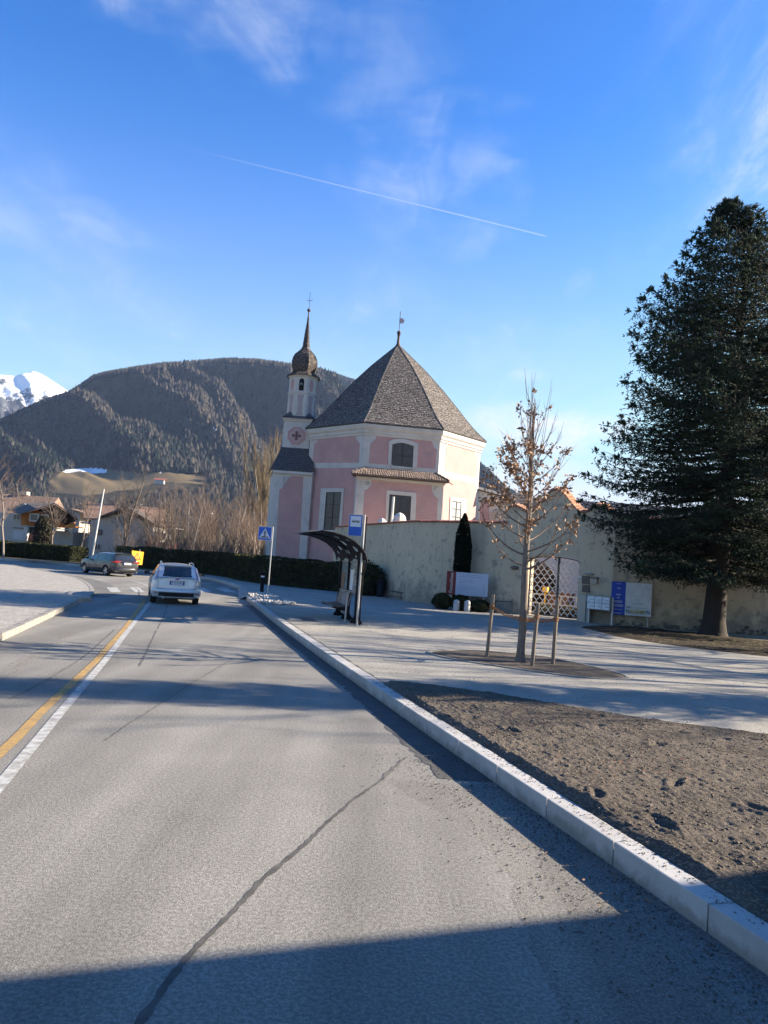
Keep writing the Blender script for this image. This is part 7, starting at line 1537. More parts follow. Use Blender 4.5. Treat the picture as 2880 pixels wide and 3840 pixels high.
g_ = G(1390, 2236, .17); Yb2 = g_[1]; w_ = 62/2885*Yb2
ball_bush('round_bush', (atY(1368, 2200, Yb2+.7)[0], Yb2+.9), 1.02, .98, 9000, 'large dark rounded bush behind the bus shelter', 21, .045, spike=.25)
b1, b2 = (atY(1659, 2240, 34.7)[0], 34.7), (atY(1727, 2240, 34.6)[0], 34.6)
ball_bush('clipped_bush', b1, .44, .92, 2600, 'small clipped ball bush left in front of the red board strip', 22); ball_bush('clipped_bush', b2, .46, .85, 2600, 'small clipped ball bush right of the white stone bollard', 23)
ball_bush('low_bush', (b2[0]+.85, b2[1]-.1), .5, .62, 2200, 'low dark bush under the right half of the pale board', 24)
# cypress against the wall
Yc_ = 36.1; cb_ = spot(1733, Yc_); ctop = atY(1735, 1925, Yc_)[2]; hC = ctop-.17; rr = np.random.RandomState(31); n = 11000; zz = rr.uniform(.02, 1, n)**.9; th = rr.uniform(0, 6.28, n)
pr_ = .72*np.interp(zz, [0, .08, .3, .6, .8, .92, 1], [.36, .50, .56, .54, .44, .26, .04])*(1+.12*vnoise(th*1.5, zz*9, 4, 3))*rr.uniform(.82, 1.04, n)
P = np.stack([pr_*np.cos(th), pr_*np.sin(th), zz*hC], 1); V_, Fq = leaf_quads(P, None, rr.uniform(.03, .07, n), rr, .45); hedge_m2 = mat('cypress_leaf', (.010, .015, .007), .95, (.007, .010, .006), 3, 4, spec=.1); cyp = empty('cypress', (cb_[0], Yc_, .17), 0, 'narrow dark columnar cypress standing against the cream wall', 'tree')
tag(link('foliage', mesh('foliage', V_, Fq, [hedge_m2]), cyp), kind='stuff'); q = MB(); q.loft([[(r*.86*math.cos(a), r*.86*math.sin(a), z*hC) for a in [i*math.pi/5 for i in range(10)]] for z, r in ((0, .2), (.1, .29), (.6, .27), (.85, .14), (.97, .02))], True, True); q.build('trunk', hedge_core, cyp)
b0 = MB(); rr = np.random.RandomState(40)
# --- young oak with dead leaves
oak = empty('young_oak', (TG.x, TG.y, .18), 0, 'young oak with brown dead leaves, staked in the oval bed', 'tree')
Hk = atY(2020, 1375, TG.y)[2]-.18; px_m = 2885/TG.y
axis = lambda z: np.array([.012*math.sin(z*2.2), .01*math.cos(z*1.7), z])
segs_t = []; zs = np.linspace(0, Hk*.86, 26); rad = lambda z: .085*(1-z/Hk)**.8+.006+(.03*max(0, .25-z)/.25)
for a, c in zip(zs, zs[1:]): segs_t.append((axis(a), axis(c), rad(a), rad(c)))
V_, Fq = tubes_np(segs_t, 10); link('trunk', mesh('trunk', V_, Fq, [mat('oak_bark', (.20, .165, .14), .95, (.12, .10, .085), 14, 6, bump=.6, bscale=60, stretch=(2, 2, .6))], smooth=True), oak)
segs = []; tips = []
nbr = 46
for i in range(nbr):
    t = i/(nbr-1); z0 = 1.98+(Hk*.80-1.98)*t**.95; a = i*2.4+rr.uniform(-.4, .4); Lb = (1.25*(1-t)**.55+.50)*rr.uniform(.75, 1.12); el_ = .10+.95*t**1.1+rr.uniform(-.12, .15); p = axis(z0); d = np.array([math.cos(a)*math.cos(el_), math.sin(a)*math.cos(el_), math.sin(el_)]); r = .018*(1-t)+.006; k = 8
    bend = .10+.04*rr.rand()
    pts = [p]
    for j in range(k):
        d = d+np.array([0, 0, bend*(.6+.9*j/k)])+rr.normal(size=3)*.055; d /= np.linalg.norm(d); pts.append(pts[-1]+d*Lb/k)
    for j in range(k): segs.append((pts[j], pts[j+1], r*(1-.85*j/k), r*(1-.85*(j+1)/k)))
    for j in range(int(5+4*(1-t))):
        f_ = rr.uniform(.25, .95)*k; jj = min(int(f_), k-1); q_ = pts[jj]+(pts[jj+1]-pts[jj])*(f_-jj); o = rr.normal(size=3); o /= np.linalg.norm(o); dd_ = (pts[jj+1]-pts[jj])/np.linalg.norm(pts[jj+1]-pts[jj])+o*.75; dd_[2] += .25; dd_ /= np.linalg.norm(dd_); l2 = rr.uniform(.15, .45)*Lb*.7; e = q_+dd_*l2*.5; dd_[2] += .3; dd_ /= np.linalg.norm(dd_); e2 = e+dd_*l2*.5
        segs.append((q_, e, .006, .004)); segs.append((e, e2, .004, .0022)); tips.append((e, z0)); tips.append((e2, z0))
    tips.append((pts[-1], z0))
    for j in range(3, k+1): tips.append((pts[j], z0))
for i in range(16):   # long upright shoots out of the top
    z0 = Hk*rr.uniform(.55, .84); a = rr.uniform(0, 6.28); l = (Hk-z0)*rr.uniform(.55, .98)*(1.0 if i else 1.04); p = axis(z0); tilt_ = rr.uniform(.03, .30) if i > 1 else .02; e = p+np.array([math.cos(a)*tilt_*l, math.sin(a)*tilt_*l, l]); mid = (p+e)/2+np.array([math.cos(a)*.06, math.sin(a)*.06, 0]); segs.append((p, mid, .009, .006)); segs.append((mid, e, .006, .003))
    for t in np.linspace(.2, 1, 8): q_ = p+(e-p)*t; tips.append((q_, 99 if t > .9 else 50))
V_, Fq = tubes_np(segs, 4); link('branches', mesh('branches', V_, Fq, [mat('oak_twig', (.21, .15, .115), .9, (.13, .095, .075), 6, 4)]), oak)
LP = []
for e, z0 in tips:
    zz_ = e[2]; dens = .8 if 3.35 < zz_ < 4.7 else (.26 if zz_ < 3.35 else .015)
    if z0 == 50: dens *= .35
    if z0 == 99: dens = .3
    if rr.rand() < dens*(.9 if vnoise(np.array([e[0]*2+9]), np.array([e[2]*1.6+e[1]]), 5, 2)[0] > -.12 else .25):
        for _ in range(rr.randint(4, 11)): LP.append(e+rr.normal(size=3)*.05)
LP = np.array(LP); V_, Fq = leaf_quads(LP, None, rr.uniform(.028, .06, len(LP)), rr, .55); tag(link('dead_leaves', mesh('dead_leaves', V_, Fq, [mat('oak_leaf', (.30, .165, .085), .8, (.17, .09, .055), 3, 4, col3=(.42, .27, .16), scale3=7, amt3=.6)]), oak), kind='stuff')
# --- the big spruce
rr = np.random.RandomState(77)
tb = G(2672, 2384, .17); SX, SY = tb; spz = empty('spruce', (SX, SY, .17), 0, 'tall dense dark green spruce on the right before the wall', 'tree')
Hs = atY(2800, 772, SY)[2]-.17
V_, Fq = tubes_np([(np.array([0, 0, z0]), np.array([0, 0, z1]), r0_, r1_) for z0, z1, r0_, r1_ in ((-.1, .15, .62, .50), (.15, .6, .50, .41), (.6, 2.2, .41, .36), (2.2, 8, .36, .22), (8, Hs-.3, .22, .03))], 16); V_[:, 0] += .050*V_[:, 2]; link('trunk', mesh('trunk', V_, Fq, [mat('spruce_bark', (.045, .035, .03), .95, (.028, .022, .019), 9, 6, bump=.9, bscale=30, stretch=(2, 2, .5))], smooth=True), spz)
RZ = lambda z: float(np.interp(z/Hs, [0, .10, .2, .35, .42, .5, .58, .66, .75, .84, .92, 1], [3.7, 4.1, 4.45, 4.6, 4.55, 4.35, 3.95, 3.4, 2.75, 2.05, 1.25, .2]))
br = []; fg = []
z = 2.45
while z < Hs-.1:
    nbn = int(6+4*min(1, RZ(z)/3)); 
    for i in range(nbn):
        a = rr.uniform(0, 6.28); Lb = RZ(z)*rr.uniform(.68, 1.06)*(1+.10*math.sin(3*a+z)); up0 = -.10+.60*(z/Hs)**1.4+rr.uniform(-.08, .08); d = np.array([math.cos(a), math.sin(a), up0]); d /= np.linalg.norm(d); pts = [np.array([0, 0, z])]; k = max(5, int(Lb/.35)); side_ = np.array([-math.sin(a), math.cos(a), 0])
        for j in range(k):
            f_ = j/k; d = d+np.array([0, 0, -.055*(1-f_)*(1-z/Hs)+.13*f_**1.5]); d /= np.linalg.norm(d); pts.append(pts[-1]+d*Lb/k)
        for j in range(k): br.append((pts[j], pts[j+1], .045*(1-j/k)*(Lb/4.4)+.008, .045*(1-(j+1)/k)*(Lb/4.4)+.008))
        for j in range(1, k+1):
            f_ = j/k
            if f_ < .22: continue
            base = pts[j]; dd_ = pts[j]-pts[j-1]; dd_ /= np.linalg.norm(dd_)
            for s in (-1, 1):
                wl_ = min(.95, (1.12-f_)*1.35+.15)*(Lb/4.4)**.4*rr.uniform(.6, 1.1); lat = dd_*.65+side_*s*.85+np.array([0, 0, rr.uniform(-.5, -.02)]); lat /= np.linalg.norm(lat); nn_ = max(2, int(wl_/.15))
                e = base+lat*wl_; br.append((base, e, .010, .004))
                for m_ in range(nn_+1):
                    q_ = base+lat*wl_*(m_+rr.rand()*.6)/nn_
                    for _ in range(3): o = lat*.7+rr.normal(size=3)*.55; o /= np.linalg.norm(o); fg.append((q_, o, rr.uniform(.11, .22)))
            for _ in range(2): o = dd_*.6+rr.normal(size=3)*.5; o[2] += .25; o /= np.linalg.norm(o); fg.append((base, o, rr.uniform(.14, .28)))
        for _ in range(5): o = d+rr.normal(size=3)*.5; o[2] += .5; o /= np.linalg.norm(o); fg.append((pts[-1], o, rr.uniform(.15, .30)))
    z += rr.uniform(.16, .27)*(1 if z > 3 else 1.1)
for _ in range(60): fg.append((np.array([rr.normal()*.12, rr.normal()*.12, Hs-rr.uniform(0, 1.3)]), (lambda o: o/np.linalg.norm(o))(np.array([rr.normal()*.5, rr.normal()*.5, 1.])), rr.uniform(.18, .35)))
V_, Fq = tubes_np(br, 4); V_[:, 0] += .050*V_[:, 2]; link('branches', mesh('branches', V_, Fq, [MATS['spruce_bark']]), spz)
P = np.array([f_[0] for f_ in fg]); O = np.array([f_[1] for f_ in fg]); Lg = np.array([f_[2] for f_ in fg])
a = np.cross(O, [0, 0, 1.]); a /= np.linalg.norm(a, axis=1)[:, None]+1e-6; c = np.cross(O, a); wd_ = (rr.uniform(.013, .024, len(P))*np.where(Lg > .27, 3.2, 1.))[:, None]
mid = P+O*(Lg*.45)[:, None]; V_ = np.stack([P, mid+a*wd_, mid+c*wd_, mid-a*wd_, mid-c*wd_, P+O*Lg[:, None]], 1).reshape(-1, 3)
Ft = np.array([[0,1,2],[0,2,3],[0,3,4],[0,4,1],[5,2,1],[5,3,2],[5,4,3],[5,1,4]]); Fa = (np.arange(len(P))[:, None, None]*6+Ft[None]).reshape(-1, 3)
ni = 26000; zi = rr.uniform(2.6, Hs-1.2, ni); ai = rr.uniform(0, 6.28, ni); ri = np.array([RZ(q) for q in zi])*rr.uniform(.15, .80, ni); Pi = np.stack([ri*np.cos(ai), ri*np.sin(ai), zi], 1); Oi = rr.normal(size=(ni, 3)); Oi /= np.linalg.norm(Oi, axis=1)[:, None]; P = np.concatenate([P, P+rr.normal(size=P.shape)*.09]); O = np.concatenate([O, O+rr.normal(size=O.shape)*.5]); O /= np.linalg.norm(O, axis=1)[:, None]; Lg = np.concatenate([Lg, Lg])*.82; P = np.concatenate([P, Pi]); O = np.concatenate([O, Oi]); Lg = np.concatenate([Lg, rr.uniform(.3, .5, ni)]); P[:, 0] += .050*P[:, 2]
needle = mat('spruce_needles', (.020, .035, .019), .85, (.011, .019, .012), 1.0, 4, spec=.2, col3=(.05, .075, .03), scale3=1.8, amt3=.6)
tag(link('needles', mesh('needles', V_, Fa, [needle]), spz), kind='stuff')
# --- bare plane trees out of frame stripe the ground; spruce and house added for shadow
street = bare_tree(rr, bark, twig_g, H_=10.5, spread=.75, up=.45, lv=4, r0=.20, first=.28, nb=11, wig=.11, ratio=.5)
for x, y, s, lab in ((19.5, 19.4, .8, 'small bare street tree beyond the right edge close to the forecourt'), (20.5, 24.4, .75, 'bare street tree beyond the right edge just past the spruce'), (22, 15.6, 1.0, 'bare street tree beyond the right edge, nearest the soil bed'), (25, 18.0, 1.0, 'bare street tree beyond the right edge, second of the near group'), (19, 22.0, .8, 'smaller bare street tree beyond the right edge by the spruce bed'), (23, 20.0, 1.05, 'bare street tree beyond the right edge, middle of the row'), (28, 23.6, 1.0, 'bare street tree farther out beyond the right edge'), (34, 26.2, 1.1, 'bare street tree farthest out beyond the right edge')):
    thing_tree('street_tree', x, y, street, s, x*3, lab, 'tree', 'bare street trees right of the view', .17)
slim = copy_tree(spz); slim.location = (12.8, 14.0, .17); slim.scale = (.28, .28, .58); slim['label'] = 'slim unseen spruce added beyond the right edge to cast a shadow band'; slim.name = 'spruce'  # squeezed copy of the big spruce, added out of view for its shadow
slim.rotation_euler = (0, 0, 2.)
# planting seen through the gate
gb = P3(gm_-.1, .17, 4.2); rr = np.random.RandomState(61)
def screen_bush(name, c, r, hh, label, m_, seed, n=5000, size=.07):
    rr = np.random.RandomState(seed); d = rr.normal(size=(n, 3)); d /= np.linalg.norm(d, axis=1)[:, None]; P = d*np.array([r, r, hh/2])*rr.uniform(.75, 1.05, (n, 1)); P[:, 2] += hh/2
    root = empty(name, (c.x, c.y, .17), 0, label, 'shrub'); V_, Fq = leaf_quads(P, None, rr.uniform(.5, 1.4, n)*size, rr); tag(link('foliage', mesh('foliage', V_, Fq, [m_]), root), kind='stuff'); q = MB(); q.ball((0, 0, hh/2), 1, 12, 8, (r*.72, r*.72, hh/2*.75)); q.build('branches', hedge_core, root)
screen_bush('courtyard_shrub', P3(gm_-.75-.59*4.2, .17, 4.2), 1.0, 2.5, 'tall dark reddish shrub seen through the left gate leaf', mat('reddish_shrub', (.10, .045, .025), .9, (.035, .03, .018), 4, 4), 61)
for i, (ds, dd2) in enumerate(((-.2, 1.6), (.9, 1.5), (1.7, 1.8))):
    screen_bush('courtyard_shrub', P3(gm_+ds-.59*dd2-.2, .17, dd2), .42, .5, ['low sunlit shrub just inside the left gate leaf', 'low sunlit shrub just inside the middle of the gate', 'low sunlit shrub just inside the right gate leaf'][i], mat('olive_shrub', (.16, .13, .06), .9, (.07, .06, .03), 6, 4), 70+i, 1200, .05)
# =================================================================== HOUSES BEYOND THE ROAD
zH = lambda x, y: (x/5.184, 1800+y/5.184)      # close crop of the orange house
z6h = lambda x, y: (x/2.37, 1700+y/2.37)
roofb = mat('brown_tiles', (.22, .145, .11), .9, (.15, .10, .08), 2, 6, bump=.5, bscale=20, col3=(.30, .23, .19), scale3=12, amt3=.5); roofg = mat('grey_brown_roof', (.12, .10, .095), .9, (.085, .072, .07), 2, 5, bump=.4)
orange = mat('orange_render', (.60, .22, .05), .9, (.45, .17, .045), 1.5, 5); hwhite = mat('house_white', (.46, .44, .41), .9, (.40, .38, .36), 1.2, 5); hgrey = mat('house_grey', (.42, .40, .37), .9, (.36, .34, .32), 1.2, 5); hglass = mat('house_glass', (.05, .055, .06), .15, spec=.6); brick = mat('red_brick_wall', (.26, .10, .075), .9, (.20, .08, .06), 4, 5); darkboard = mat('dark_boarding', (.055, .038, .03), .9, (.035, .025, .02), 3, 5)
roll_r = mat('clay_tiles', (.27, .16, .11), .9, (.17, .10, .075), 1.5, 6, col3=(.36, .26, .20), scale3=6, amt3=.6, bump=.5, bscale=12)
def hbox(q, p0, p1, Y_, dep, conv):
    a = Vector(atY(*conv(*p0), Y_)); c = Vector(atY(*conv(*p1), Y_)); x0, x1 = sorted((a.x, c.x)); z0, z1 = sorted((a.z, c.z)); q.box((x0, Y_, z0), (x1, Y_+dep, z1)); return x0, x1, z0, z1
def win(root, p0, p1, Y_, conv, frame=hwhite, nv=1, nh=1, fw=.07):
    q = MB(); x0, x1, z0, z1 = hbox(q, p0, p1, Y_-.06, .03, conv); q.v = []; q.f = []; q.m = []
    for i in range(nv+1): x = x0+(x1-x0)*i/nv; q.box((x-fw/2, Y_-.10, z0), (x+fw/2, Y_-.0, z1))
    for i in range(nh+1): z = z0+(z1-z0)*i/nh; q.box((x0-fw/2, Y_-.095, z-fw/2), (x1+fw/2, Y_-.005, z+fw/2))
    f_ = q.build('window', frame, root, True); q = MB(); q.box((x0, Y_-.05, z0), (x1, Y_-.03, z1)); q.build('pane', hglass, f_, True)
YO = 84.
oh = empty('orange_house', (*spot(130, YO+3), 0), 0, 'two storey house with orange gable, grey ground floor and brown roof', 'house')
S_ = lambda x, y, Y_=YO: Vector(atY(*zH(x, y), Y_))
gz0 = 0
g = [S_(410, 880), S_(412, 670), S_(700, 575), S_(1040, 480), S_(1480, 870)]
gpk = S_(700, 572); 
q = MB(); So = lambda x, y, d=0: S_(x, y, YO+(x-410)*.0042+d); q.slab([So(408, 885), So(420, 665), So(705, 580), So(960, 700), So(1290, 890), So(1440, 900), So(1440, 915), So(950, 905)], (0, 3, 0)); q.build('orange_wall', orange, oh, True)
q = MB(); a = S_(130, 900, YO+.4); c = S_(500, 1300, YO+.4); q.box((a.x, YO+.4, 0), (S_(1400, 1000).x, YO+6, S_(0, 905).z)); q.build('ground_floor', hgrey, oh, True)
q = MB(); q.box((S_(420, 800).x-3.2, YO+.5, S_(0, 900).z-.2), (S_(418, 800).x+.2, YO+6, S_(410, 655).z)); q.build('side_wall', hgrey, oh, True)
q = MB()   # main roof: two slopes with ridge running away, low gable to the viewer
r_ = [S_(120, 600, YO+1.5), S_(410, 668, YO-.6), S_(745, 545, YO-.6), S_(1030, 470, YO+.5), S_(490, 462, YO+5)]
q.slab([S_(130, 590, YO+5), S_(405, 672, YO-.7), S_(705, 574, YO-.7), S_(1060, 470, YO-.7), S_(1060, 462, YO+6), S_(490, 462, YO+6)], (0, 0, .12)); q.slab([S_(1060, 470, YO-.7), S_(1500, 740, YO-.7), S_(1500, 740, YO+6), S_(1060, 462, YO+6)], (0, 0, .12)); rf_ = q.build('roof', roofg, oh, True)
q = MB(); q.slab([So(720, 578, -.3), So(1050, 478, -.3), So(1500, 760, -.3), So(1300, 885, -.3), So(960, 705, -.3)], (0, .3, 0)); q.build('gable_boarding', darkboard, oh, True)
q = MB(); q.slab([S_(130, 588, YO-.6), S_(480, 458, YO-.6), S_(490, 470, YO-.6), S_(140, 600, YO-.6)], (0, .3, 0)); q.build('verge_board', hwhite, oh, True)
win(oh, (590, 655), (740, 800), YO, zH, fw=.16); win(oh, (810, 675), (930, 800), YO, zH, fw=.12); win(oh, (270, 665), (395, 775), YO+.5, zH, hgrey, 2); win(oh, (250, 910), (470, 960), YO+.4, zH, hgrey, 2); win(oh, (525, 920), (640, 1060), YO+.4, zH, darkboard, 2)
q = MB(); hbox(q, (405, 880), (680, 912), YO-.1, .3, zH); hbox(q, (940, 925), (1395, 975), YO-.9, 1.2, zH); q.build('white_band', hwhite, oh, True)
q = MB(); hbox(q, (465, 905), (515, 1185), YO-.3, .5, zH); hbox(q, (1375, 950), (1400, 1040), YO-.8, .3, zH); q.build('white_pillar', hwhite, oh, True)
q = MB(); hbox(q, (515, 1060), (640, 1200), YO+.25, .2, zH); q.build('brick_panel', brick, oh, True)
q = MB(); hbox(q, (270, 970), (460, 1165), YO+.3, .1, zH); q.build('garage_door', mat('garage_grey', (.45, .47, .50), .7), oh, True)
q = MB(); q.slab([S_(1290, 880, YO-1), S_(1450, 820, YO-1), S_(1450, 930, YO-1), S_(1210, 930, YO-1)], (0, .2, 0)); q.build('orange_wing', orange, oh, True)
# long brown roof behind it
YL2 = 100; lh = empty('long_roofed_house', (*spot(60, YL2+4), 0), 0, 'house with a long plain brown roof rising behind the orange house', 'house')
S2 = lambda x, y, Y_=YL2: Vector(atY(*zH(x, y), Y_))
q = MB(); a, c = S2(-700, 190), S2(1080, 335); zr3 = (S2(0, 245).z+S2(900, 325).z)/2
q.loft([[(x, YL2-4, zr3-3.2), (x, YL2+1, zr3), (x, YL2+6, zr3-3.2)] for x in (a.x, c.x)], True, True); q.build('roof', roofb, lh, True)
q = MB(); q.box((a.x+.4, YL2-3.2, 0), (c.x-.5, YL2+5, zr3-3.1)); q.build('wall', hgrey, lh, True)
q = MB(); hbox(q, (380, 215), (515, 290), YL2+.6, 1., zH); q.build('chimney', hwhite, lh, True)
# grey house with dark gable
YG = 84.; gh = empty('grey_house', (*spot(420, YG+3), 0), 0, 'grey house with two brown tiled roofs and a brick wing', 'house')
T_ = lambda x, y, Y_=YG: Vector(atY(*z6h(x, y), Y_))
x0, x1 = T_(795, 700).x, T_(1360, 700).x; ze = T_(900, 600).z; zp = T_(1130, 490).z; xp = T_(1130, 500).x
q = MB(); q.loft([[(x0, y, 0), (x1, y, 0), (x1, y, ze-.3), (xp, y, zp-.4), (x0, y, ze-.1)] for y in (YG, YG+6)], True, True); q.build('wall', hgrey, gh, True)
q = MB(); e0_, e1_ = T_(915, 580), T_(1365, 640); q.slab([(e0_.x-.2, YG-.8, e0_.z), (xp, YG-.8, zp), (xp, YG+7, zp), (e0_.x-.2, YG+7, e0_.z)], (0, 0, .18)); q.slab([(xp, YG-.8, zp), (e1_.x+.3, YG-.8, e1_.z), (e1_.x+.3, YG+7, e1_.z), (xp, YG+7, zp)], (0, 0, .18)); q.build('gable_roof', roofg, gh, True)
q = MB(); q.slab([T_(740, 585, YG+1), T_(1050, 590, YG+1), T_(1060, 465, YG+5), T_(745, 445, YG+5)], (0, 0, .15)); q.slab([T_(1240, 600, YG+1), T_(1480, 625, YG+1), T_(1470, 510, YG+5), T_(1180, 470, YG+5)], (0, 0, .15)); q.build('tiled_roof', roll_r, gh, True)
q = MB(); hbox(q, (1180, 445), (1245, 500), YG+5, .8, z6h); q.build('chimney', hwhite, gh, True)
q = MB(); hbox(q, (1290, 700), (1470, 760), YG-.3, 3, z6h); hbox(q, (1170, 690), (1300, 860), YG-.2, 3, z6h); q.build('wing_wall', hgrey, gh, True)
q = MB(); hbox(q, (1290, 780), (1500, 880), YG-.5, 3, z6h); q.build('brick_wing', brick, gh, True)
win(gh, (1300, 720), (1400, 782), YG-.3, z6h, nv=3, fw=.12); win(gh, (868, 680), (902, 725), YG, z6h, darkboard, fw=.05); win(gh, (845, 805), (890, 855), YG, z6h, hgrey, 2); 
q = MB(); hbox(q, (1440, 655), (1560, 668), YG-1, 4, z6h); q.build('white_fascia', hwhite, gh, True); q = MB(); hbox(q, (715, 605), (770, 625), YG-.8, 2, z6h); q.build('white_fascia', hwhite, gh, True)
q = MB(); hbox(q, (820, 655), (862, 675), YG-.4, .2, z6h); q.build('balcony_edge', hwhite, gh, True)
fh = empty('white_house', (*spot(290, 98), 0), 0, 'white gable of a farther house between the orange and grey houses', 'house')
q = MB(); a = T_(655, 560, 97); c = T_(715, 520, 97); q.box((a.x, 97, 0), (c.x, 103, c.z)); q.build('wall', hwhite, fh, True); q = MB(); q.slab([(a.x-.5, 96.6, c.z+.2), (c.x+1.5, 96.6, c.z-.5), (c.x+1.5, 103, c.z-.5), (a.x-.5, 103, c.z+.2)], (0, 0, .15)); q.build('roof', roofb, fh, True)
fm = Vector(atY(600, 1797, 1150)); q = MB()
fmh = empty('hillside_farmhouse', (fm.x, fm.y, fm.z-3), 0, 'tiny farmhouse with a red roof on the edge of the hillside meadow', 'house'); q = MB(); q.box((-12, -4, -8), (12, 8, 3)); q.build('wall', hwhite, fmh); q = MB(); q.slab([(-16, -6, 3), (16, -6, 3), (16, 2, 8), (-16, 2, 8)], (0, 0, .6)); q.slab([(-16, 10, 3), (16, 10, 3), (16, 2, 8), (-16, 2, 8)], (0, 0, .6)); q.build('roof', mat('red_roof', (.34, .10, .07), .9), fmh); fmh.scale = (.55, .55, .5)
# tall dark conifer hedge shapes beside the orange house
for sx, y0, y1, Y_, w_, lab in ((150, 2035, 1935, 80, 1.2, 'dark trimmed conifer standing before the orange house'),):
    bx_, by_ = spot(sx, Y_); hC = atY(sx, y1, Y_)[2]-.1; rr = np.random.RandomState(8); n = 5000; zz = rr.rand(n)**.8; th = rr.uniform(0, 6.28, n); r_ = np.interp(zz, [0, .2, .8, 1], [.7, .9, .75, .3])*rr.uniform(.8, 1.05, n); P = np.stack([r_*np.cos(th), r_*np.sin(th), zz*hC], 1); V_, Fq = leaf_quads(P, None, rr.uniform(.08, .16, n), rr)
    cr_ = empty('conifer', (bx_, by_, .1), 0, lab, 'tree'); tag(link('foliage', mesh('foliage', V_, Fq, [mat('brown_green_conifer', (.045, .035, .025), .9, (.03, .03, .018), 2, 4)]), cr_), kind='stuff'); q = MB(); q.lathe([(.5, 0), (.7, hC*.2), (.55, hC*.8), (.1, hC*.97)], (0, 0, 0), 10); q.build('trunk', hedge_core, cr_)
# =================================================================== THE HILL FOREST
rr = np.random.RandomState(99)
def hill_trees(n, conif, t_lo, t_hi, seed):
    rr = np.random.RandomState(seed); az = rr.uniform(hA[0], hA[-1], n); T_ = t_lo+(t_hi-t_lo)*rr.rand(n)**.85
    ia = np.interp(az, hA, np.arange(len(hA))); it = np.interp(T_, hT, np.arange(len(hT))); i0 = np.clip(it.astype(int), 0, len(hT)-2); j0 = np.clip(ia.astype(int), 0, len(hA)-2); fi, fj = (it-i0)[:, None], (ia-j0)[:, None]
    P = HV[i0, j0]*(1-fi)*(1-fj)+HV[i0+1, j0]*fi*(1-fj)+HV[i0, j0+1]*(1-fi)*fj+HV[i0+1, j0+1]*fi*fj
    sx, sy = projA(P); md = inpolyA(sx, sy, meadow_poly) | inpolyA(sx, sy-22, meadow_poly) | inpolyA(sx, sy-45, meadow_poly); ok = ~md; ok &= sx > -250; ok &= sx < 3100
    nz_ = vnoise(P[:, 0]/300, P[:, 1]/420, 7, 3); kind = nz_ + rr.normal(size=n)*.22
    return P[ok], kind[ok], np.hypot(P[ok, 0], P[ok, 1])
def cones(P, h, r, name, m_, label, k=5, lean=.0):
    n = len(P); a = np.arange(k)*2*np.pi/k; ring1 = np.stack([np.cos(a), np.sin(a), np.full(k, .12)], -1); 
    V_ = np.empty((n, k+1, 3)); jit = 1+rr.uniform(-.3, .3, (n, k)); V_[:, :k, 0] = P[:, None, 0]+ring1[None, :, 0]*r[:, None]*jit; V_[:, :k, 1] = P[:, None, 1]+ring1[None, :, 1]*r[:, None]*jit; V_[:, :k, 2] = P[:, None, 2]+h[:, None]*(.10+rr.uniform(0, .12, (n, k))); V_[:, k] = P; V_[:, k, 2] += h
    j = np.arange(k); Ft = np.stack([j, (j+1) % k, np.full(k, k)], -1); Fa = (np.arange(n)[:, None, None]*(k+1)+Ft[None]).reshape(-1, 3)
    return tag(link(name, mesh(name, V_.reshape(-1, 3), Fa, [m_])), label, 'forest', kind='stuff')
def domes(P, h, r, name, m_, label, k=5):
    n = len(P); V_ = np.empty((n, 2*k+1, 3)); a = np.arange(k)*2*np.pi/k
    for lv_, (rf, zf) in enumerate(((.75, .25), (1., .60))):
        jit = 1+rr.uniform(-.3, .3, (n, k)); V_[:, lv_*k:lv_*k+k, 0] = P[:, None, 0]+np.cos(a)[None]*r[:, None]*jit*rf; V_[:, lv_*k:lv_*k+k, 1] = P[:, None, 1]+np.sin(a)[None]*r[:, None]*jit*rf; V_[:, lv_*k:lv_*k+k, 2] = P[:, None, 2]+h[:, None]*(zf+rr.uniform(-.07, .07, (n, k)))
    V_[:, 2*k] = P; V_[:, 2*k, 2] += h; j = np.arange(k); j2 = (j+1) % k
    Ft = np.concatenate([np.stack([j, j2, k+j2], -1), np.stack([j, k+j2, k+j], -1), np.stack([k+j, k+j2, np.full(k, 2*k)], -1)]); Fa = (np.arange(n)[:, None, None]*(2*k+1)+Ft[None]).reshape(-1, 3)
    return tag(link(name, mesh(name, V_.reshape(-1, 3), Fa, [m_])), label, 'forest', kind='stuff')
P, kd, dist = hill_trees(105000, True, .02, 1.02, 1)
h = rr.uniform(9, 19, len(P))*(1+.15*(dist > 2200)); ev = kd > -.04
far_green = mat('far_conifer', (.012, .019, .018), 1., (.008, .012, .013), .03, 5, spec=.05, col3=(.04, .05, .028), scale3=.08, amt3=.5)
larch = mat('bare_larch', (.052, .047, .041), 1., (.032, .030, .029), .03, 5, spec=.05, col3=(.11, .095, .075), scale3=.09, amt3=.5)
cones(P[ev], h[ev], h[ev]*.27, 'conifer_forest', far_green, 'dark evergreen forest covering the hillside')
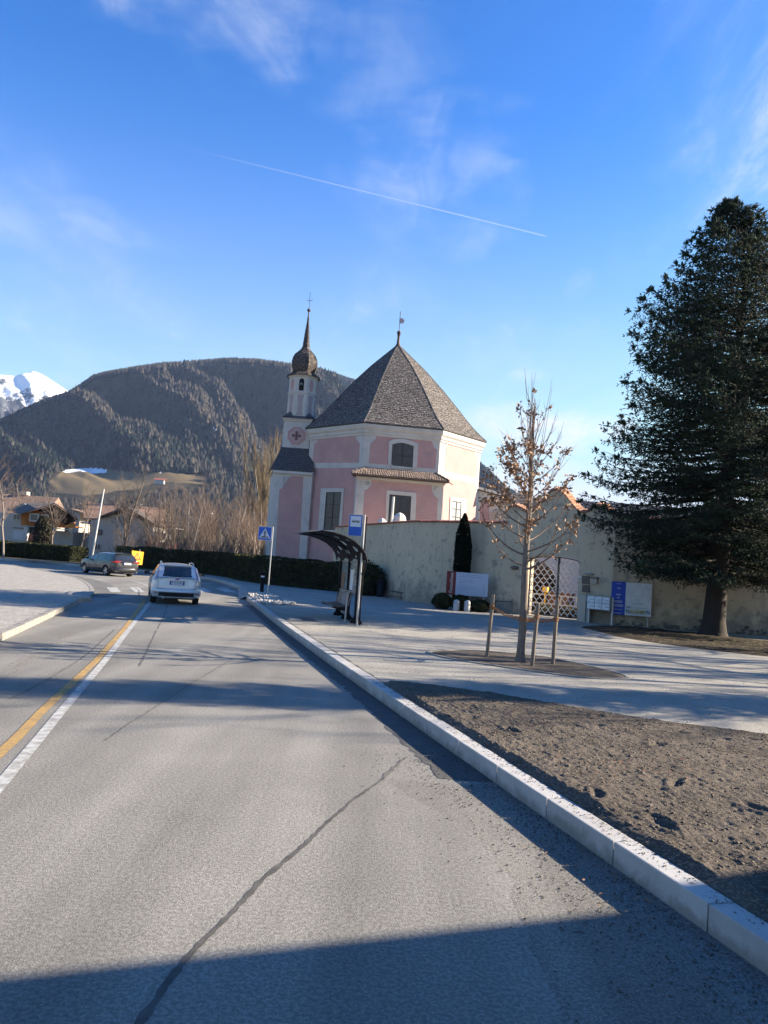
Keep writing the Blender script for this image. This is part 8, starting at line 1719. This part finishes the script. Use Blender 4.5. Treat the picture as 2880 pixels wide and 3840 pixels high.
cones(P[~ev], h[~ev]*.95, h[~ev]*.26, 'larch_forest', larch, 'grey brown bare larches mixed through the hillside forest')
print('forest', len(P))
# band of bare woodland at the foot of the hill
def foot(n, seed, r0, r1, sx0, sx1):
    rr = np.random.RandomState(seed); sx = rr.uniform(sx0, sx1, n); R__ = rr.uniform(r0, r1, n); P = []
    for a, r in zip(sx, R__): d = rawray(a, 2090); d = d/math.hypot(d[0], d[1]); P.append((d[0]*r, d[1]*r, -1.))
    return np.array(P)
P = foot(2600, 3, 420, 900, -300, 1700); h = rr.uniform(9, 17, len(P)); g_ = rr.rand(len(P)) > .45
domes(P[g_], h[g_], h[g_]*.30, 'foot_woodland', larch, 'band of bare brown woodland at the foot of the hill')
cones(P[~g_], h[~g_], h[~g_]*.22, 'foot_conifers', far_green, 'dark conifers among the woodland at the foot of the hill')
P = foot(500, 4, 330, 700, 1700, 3000); h = rr.uniform(7, 12, len(P)); domes(P, h, h*.3, 'foot_woodland', larch, 'woodland beyond the walls on the right')
# =================================================================== unseen house added to cast the shadow across the foreground
sh_b = empty('shadow_house', (20, 5, .17), 0, 'unseen pale house added right of the camera to cast the foreground shadow', 'house')
sd = Vector((SUN_DIR.x, SUN_DIR.y, 0)).normalized(); p0, p1 = Vector((*G(0, 3663, 0), 0)), Vector((*G(1990, 3452, 0), 0)); hh = 6.4
e1 = (p1-p0).normalized(); e2 = Vector((-e1.y, e1.x, 0)); c0 = p0+sd*(hh/math.tan(SUN_EL))
q = MB(); q.prism([(p.x, p.y) for p in (c0-e1*3-e2*9, c0+e1*11-e2*9, c0+e1*11, c0-e1*3)], .17, hh-.25); q.build('wall', hwhite, sh_b, True)
q = MB(); q.prism([(p.x, p.y) for p in (c0-e1*3.4-e2*9, c0+e1*11.4-e2*9, c0+e1*11.4, c0-e1*3.4)], hh-.25, hh); q.build('roof', roofb, sh_b, True)
for i in range(4):
    q = MB(); q.obox(c0-e1*3.02-e2*(1.2+2*i)+Vector((0, 0, 2.2)), e2*.5, e1*.05, (0, 0, .7)); q.build('window', hglass, sh_b, True)
